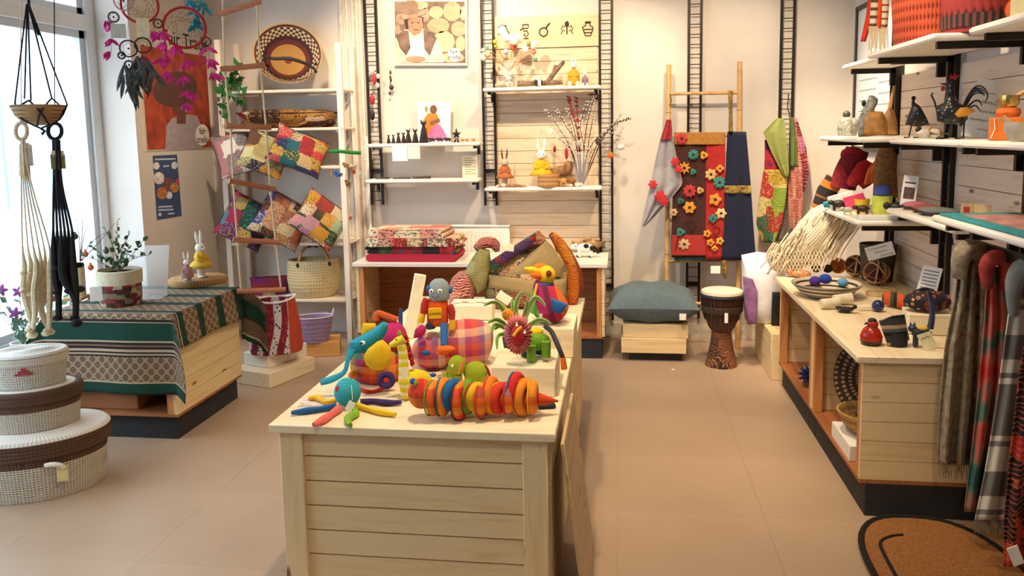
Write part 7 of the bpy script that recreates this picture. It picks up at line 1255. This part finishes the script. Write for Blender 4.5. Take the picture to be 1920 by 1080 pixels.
b = Vector((1.38, 4.93, z3)); f = Pix(b); t = solo('scarlet_cords', MB().tube([f.p(1596, 345), f.p(1610, 328, -.03), f.p(1622, 312), f.p(1630, 330), f.p(1612, 348)], [.03, .045, .04, .045, .03], 10, sm=4), M('#b01c20', .95, 0, .5, 120, .006), 'scarlet cord bundle between the red and orange hammocks', 'hammock', b, f.rz)
b = Vector((1.56, 4.60, z3)); f = Pix(b); solo('brown_sack', MB().puff([f.p(a, c) for a, c in ((1636, 375), (1640, 300), (1652, 268), (1668, 264), (1680, 290), (1684, 370))], .05), M('#7d552c', .9, 0, .4, 60), 'tall brown patterned sack at the back of the low shelf', 'sack', b, f.rz)
b = Vector((1.40, 4.56, z3)); f = Pix(b); m_ = f.m; t = thing('rolled_towels', 'blue roll stacked on a lime green roll on the low shelf', 'towel', b, f.rz); add('lime_roll', MB().lathe([(.001, 0), (17*m_, 0), (19*m_, 12*m_), (17*m_, 24*m_), (18*m_, 36*m_), (.001, 38*m_)], 22), M('#c3cc4a', .9, 0, .15, 30), t); add('blue_roll', MB().lathe([(.001, 38*m_), (14*m_, 38*m_), (15*m_, 46*m_), (13*m_, 54*m_), (.001, 56*m_)], 22), M('#4a56a0', .9, 0, .2, 30), t)
b = Vector((1.33, 4.68, z3)); f = Pix(b); m_ = f.m; solo('yellow_cup', MB().lathe([(.001, 0), (10*m_, 0), (14*m_, 26*m_), (12*m_, 26*m_), (9*m_, 3*m_), (.001, 3*m_)], 20), M('#dcb41c', .6), 'yellow cup shaped holder before the orange hammock', 'cup', b, f.rz)
b = Vector((1.32, 4.90, z3)); f = Pix(b); m_ = f.m; solo('teal_scarf', MB().tube([(-44*m_, 0, 7*m_), (-10*m_, -.01, 12*m_), (26*m_, .02, 16*m_)], [6*m_, 12*m_, 9*m_], 10, sm=3, flat=.8), M('#2a8f96', .95, 0, .3, 60), 'teal scarf bundle on the low shelf behind the animals', 'scarf', b, f.rz)
for (x, y, w_, cc, l) in ((1.27, 4.82, .07, '#f2efe8', 'white price card standing among the low shelf goods'), (1.31, 4.70, .055, '#d8406a', 'pink and white packet among the low shelf goods')): b = Vector((x, y, z3)); solo('goods_card', MB().cbox((-w_, -.008, 0), (w_, .008, .08), .002, Matrix.Rotation(-.3, 4, 'Y')), M(cc, .7, 0, .15), l, 'card', b+Vector((0, 0, .02)), face(b))
for key, px, L, H, cc, l, x, y in (('3a', 0, 30, 22, '#2a1c16', 'dark carved rhino at the left of the low shelf', 1.235, 4.79), ('3a', 0, 28, 20, '#34221a', 'dark carved hippo in the middle of the low shelf', 1.30, 4.56), ('3a', 0, 34, 32, '#16120f', 'large black carved buffalo at the right of the low shelf', 1.42, 4.40), ('3a', 0, 20, 16, '#c9c4a8', 'small cream sheep figurine at the shelf edge', 1.225, 4.57)): beast(Vector((x, y, z3)), 0, 0, L, H, cc, l, 'figurine', 'carved_animal', 'carved animals on the low shelf', False)
b = Vector((1.36, 4.33, z3)); solo('white_books', MB().cbox((-.13, -.02, 0), (.13, .06, .022), .002), WHITE, 'white booklets stacked at the near end of the hammock shelf', 'book', b, 0)
b = Vector((1.46, 4.33, z3)); f = Pix(b); t = thing('label_stand', 'white photo label standing at the end of the hammock shelf', 'sign', b+Vector((0, .04, .025)), face(b)); add('card', MB().box((-.035, 0, 0), (.035, .003, .2)), PAPER, t, rot=(0, .1, 0), smooth=False); add('photo', MB().box((-.025, -.002, .08), (.025, -.0005, .14)), M('#5a4640', .7, 0, .6, 40), t, rot=(0, .1, 0), smooth=False); add('heading', MB().box((-.025, -.002, .16), (.025, -.0005, .166)), INK, t, rot=(0, .1, 0), smooth=False)
z3b = RS['3b'][3]+.001
for (px, py, cc, l, w_) in ((1672, 392, '#b86a7a', 'pink and purple felt purse at the far end of the purse shelf', .06), (1706, 392, '#8f4a3c', 'rust brown felt purse on the purse shelf', .07), (1738, 398, '#6b706c', 'grey felt purse with dark strap on the purse shelf', .10)):
    b = Zp(px, py, z3b); b.x = max(b.x, 1.42); b.y = min(max(b.y, 3.52), 4.22); b = Vector((1.45, 4.22-.3*((px-1672)/66), z3b)); t = thing('felt_purse', l, 'purse', b, -.9, 'felt purses'); add('purse', MB().blob((0, 0, .02), (w_, .06, .02), n=18, k=10), felt(cc), t); add('strap', MB().tube([(-w_*.8, -.03, .02), (0, -.075, .012), (w_*.8, -.03, .02)], .006, 6, sm=3), M('#2a2828', .9), t)
b = Vector((1.48, 3.60, z3b)); f = Pix(b); t = thing('greeting_card', 'tan folded card with red figure on the purse shelf', 'card', b, f.rz); add('front', MB().box((-.055, 0, 0), (-.01, .002, .085), Matrix.Rotation(.3, 4, 'Z')), M('#cdb488', .8), t, smooth=False); add('back', MB().box((-.01, 0, 0), (.06, .002, .082), Matrix.Rotation(-.2, 4, 'Z')), M('#c9ac7a', .8), t, smooth=False); add('red_figure', MB().box((-.045, -.002, .01), (-.022, -.0005, .07), Matrix.Rotation(.3, 4, 'Z')), M('#b8302a', .8), t, smooth=False)
z3c = RS['3c'][3]+.001
t = thing('flat_textile', 'flat teal bordered textile with pink centre on the near low shelf', 'textile', (1.42, 3.0, z3c)); add('teal_border', MB().cbox((-.15, -.42, 0), (.15, .42, .010), .003), M('#2a8a94', .9, 0, .15), t); add('pink_centre', MB().box((-.10, -.36, .0101), (.13, .34, .0118)), M('#a87a72', .9, 0, .4, 12), t, smooth=False)
solo('black_coaster_set', MB().lathe([(.001, 0), (.08, 0), (.08, .012), (.001, .012)], 26).lathe([(.001, .012), (.07, .0125), (.07, .024), (.001, .024)], 26, at=(.02, .01, 0)), BLACK, 'black round mats lying on the teal textile', 'mat', (1.43, 2.84, z3c+.013), 0)
# scarf rail and scarves
t = thing('scarf_rail', 'dark metal scarf rail under the near low shelf', 'rail', (1.36, 2.5, 1.13)); add('bar', MB().box((-.012, 0, -.02), (.012, .85, .02)), IRON, t, smooth=False)
for y in (.03, .8): add('hanger_bracket', MB().box((-.008, y, .02), (.008, y+.03, .074)), IRON, t, smooth=False)
def scarf(label, y, rows, folds, mat, fr=None, knot=None, amp=.02, extra=None):
    p0 = Yp(rows[0][1], rows[0][0], y); b = Vector((p0.x, y, 0)); f = Pix(b, 0.1); t = thing('hanging_scarf', label, 'scarf', b, f.rz, 'scarves on the rail')
    add('cloth', hang(f, rows, folds, amp, 0, 40, 36), mat, t, solid=.005)
    if knot: add('knot', MB().tube([f.p(a, c, d) for a, c, d in knot[0]], [w_*f.m for w_ in knot[1]], 12, sm=4), mat if len(knot) < 3 else knot[2], t)
    if fr:
        l, r, y0f, y1f, n, mm = fr; mb = MB()
        for k in range(n): a = l+(r-l)*k/(n-1); add('fringe', MB().tube([f.p(a, y0f, 0), f.p(a+2*math.sin(k), (y0f+y1f)/2, .004*math.sin(k)), f.p(a+3*math.sin(2*k), y1f+4*math.sin(3*k), 0)], .0022, 4), mm, t)
    return t, f
SF = NT('beige_lace', .95); vo = SF.n('TexVoronoi', i_Scale=10.0); SF.k(SF.coord(), vo.inputs[0]); no = SF.n('TexNoise', i_Scale=40.0, i_Detail=4.0); SF.k(SF.coord(), no.inputs[0]); BGE = SF.base(SF.mix(SF.ramp(vo.outputs['Distance'], [(.12, (1,)*4), (.2, (0, 0, 0, 1))]), SF.ramp(no.outputs['Fac'], [(.35, '#7d6f58'), (.65, '#a3947a')]), '#8f4a34')); SF.bump(no.outputs['Fac'], .6, .01)
scarf('beige fringed scarf with small red flowers nearest the counter', 3.20, [(478, 1800, 1850), (560, 1790, 1852), (650, 1772, 1858), (760, 1762, 1856), (850, 1758, 1846), (872, 1760, 1842)], 3.2, BGE, (1762, 1842, 868, 895, 22, M('#9a8c70', .95)), ([(1798, 520, -.02), (1803, 480, -.03), (1822, 466, -.02), (1842, 482, -.01), (1846, 530, 0)], [12, 17, 17, 17, 10]), .03)
TR_ = NT('teal_red', .9); no = TR_.n('TexNoise', i_Scale=5.0, i_Detail=2.0); TR_.k(TR_.coord(), no.inputs[0]); TRM = TR_.base(TR_.ramp(no.outputs['Fac'], [(.38, '#24574f'), (.47, '#4f6b5c'), (.53, '#b85a48'), (.62, '#b8281f')]))
scarf('teal and coral watercolour scarf behind the grey striped one', 3.06, [(500, 1852, 1884), (600, 1846, 1892), (720, 1836, 1890), (850, 1822, 1872), (960, 1808, 1852)], 2.2, TRM, None, ([(1852, 540, -.01), (1850, 500, -.02), (1866, 482, -.03), (1886, 496, -.02), (1882, 545, 0)], [8, 13, 14, 13, 8], M('#a83a2a', .9, 0, .3)), .02)
GS = stripes('greystripe', [(0, '#77736c'), (.08, '#d0c8b4'), (.12, '#77736c'), (.16, '#d0c8b4'), (.34, '#77736c'), (.52, '#d0c8b4'), (.62, '#77736c'), (.66, '#d0c8b4'), (.70, '#77736c')], 'Y', 1.7)
scarf('grey and cream chevron striped scarf with a short fringe', 2.93, [(540, 1898, 1940), (640, 1884, 1936), (760, 1868, 1920), (880, 1848, 1902), (975, 1828, 1888)], 1.6, GS, (1828, 1886, 974, 998, 20, M('#8a857a', .95)), ([(1900, 590, 0), (1902, 530, -.02), (1920, 502, -.03), (1945, 520, -.02)], [8, 15, 18, 14], M('#8a8880', .9, 0, .15)), .015)
t, f = scarf('red and black leaf patterned scarf at the right edge', 2.80, [(560, 1935, 1990), (700, 1912, 1985), (850, 1894, 1975), (960, 1884, 1960), (1062, 1882, 1950)], 2.4, patch('leafred', ['#14100f', '#a8281c', '#1c1412', '#c9502c', '#241614'], 9, 'Object', ink='#d8643c', det=36, amt=.6, metric='MANHATTAN'), None, None, .02)
add('barcode_tag', MB().cbox((-10*f.m, -.002, -19*f.m), (10*f.m, .002, 19*f.m), .001), PAPER, t, loc=f.p(1904, 1042, -.05), rot=(0, -.4, 0))
# doormat
def matpts(cx_, cy_, rx, ry, n=40, e=2.6): return [(cx_+rx*math.copysign(abs(math.cos(a))**(2/e), math.cos(a)), cy_+ry*math.copysign(abs(math.sin(a))**(2/e), math.sin(a))) for a in [2*PI*i/n for i in range(n)]]
COIR = M('#8a5a2c', 1, 0, .35, 160, .006); 
solo('floor_mat', MB().prism([(1.06, 2.35), (1.63, 2.35), (1.63, 3.26), (1.06, 3.26)], .0005, .008, 2), M('#7d5a34', 1, 0, .25, 120, .004), 'flat brown floor mat under the scarves', 'mat', (0, 0, 0), smooth=False)
t = thing('coir_doormat', 'rounded coir doormat with black rim and curled lines', 'doormat', (1.15, 2.8, 0)); MP = matpts(0.0, 0.0, .265, .465)
add('pile', MB().prism(MP, .0082, .022, 2), COIR, t); BK = M('#14100e', 1, 0, .2, 200, .003)
add('black_rim', MB().tube([(x, y, .018) for x, y in MP], .0125, 7, closed=True), BK, t)
for pts in ([(1692, 1003), (1668, 1006), (1650, 1018), (1660, 1045), (1678, 1078), (1690, 1100)],): add('drawn_line', MB().tube([Zp(a, c, .022)-Vector((1.15, 2.8, 0)) for a, c in pts], .009, 6, sm=4, flat=.6), BK, t)
for pts in ([(1795, 1003), (1820, 1004), (1838, 1014), (1832, 1024)], [(1830, 1032), (1850, 1036), (1864, 1050), (1850, 1056)], [(1848, 1062), (1872, 1066), (1890, 1080)]): add('curl', MB().tube([Zp(a, c, .012)-Vector((1.15, 2.8, 0)) for a, c in pts], .008, 6, sm=4, flat=.5), BK, t)
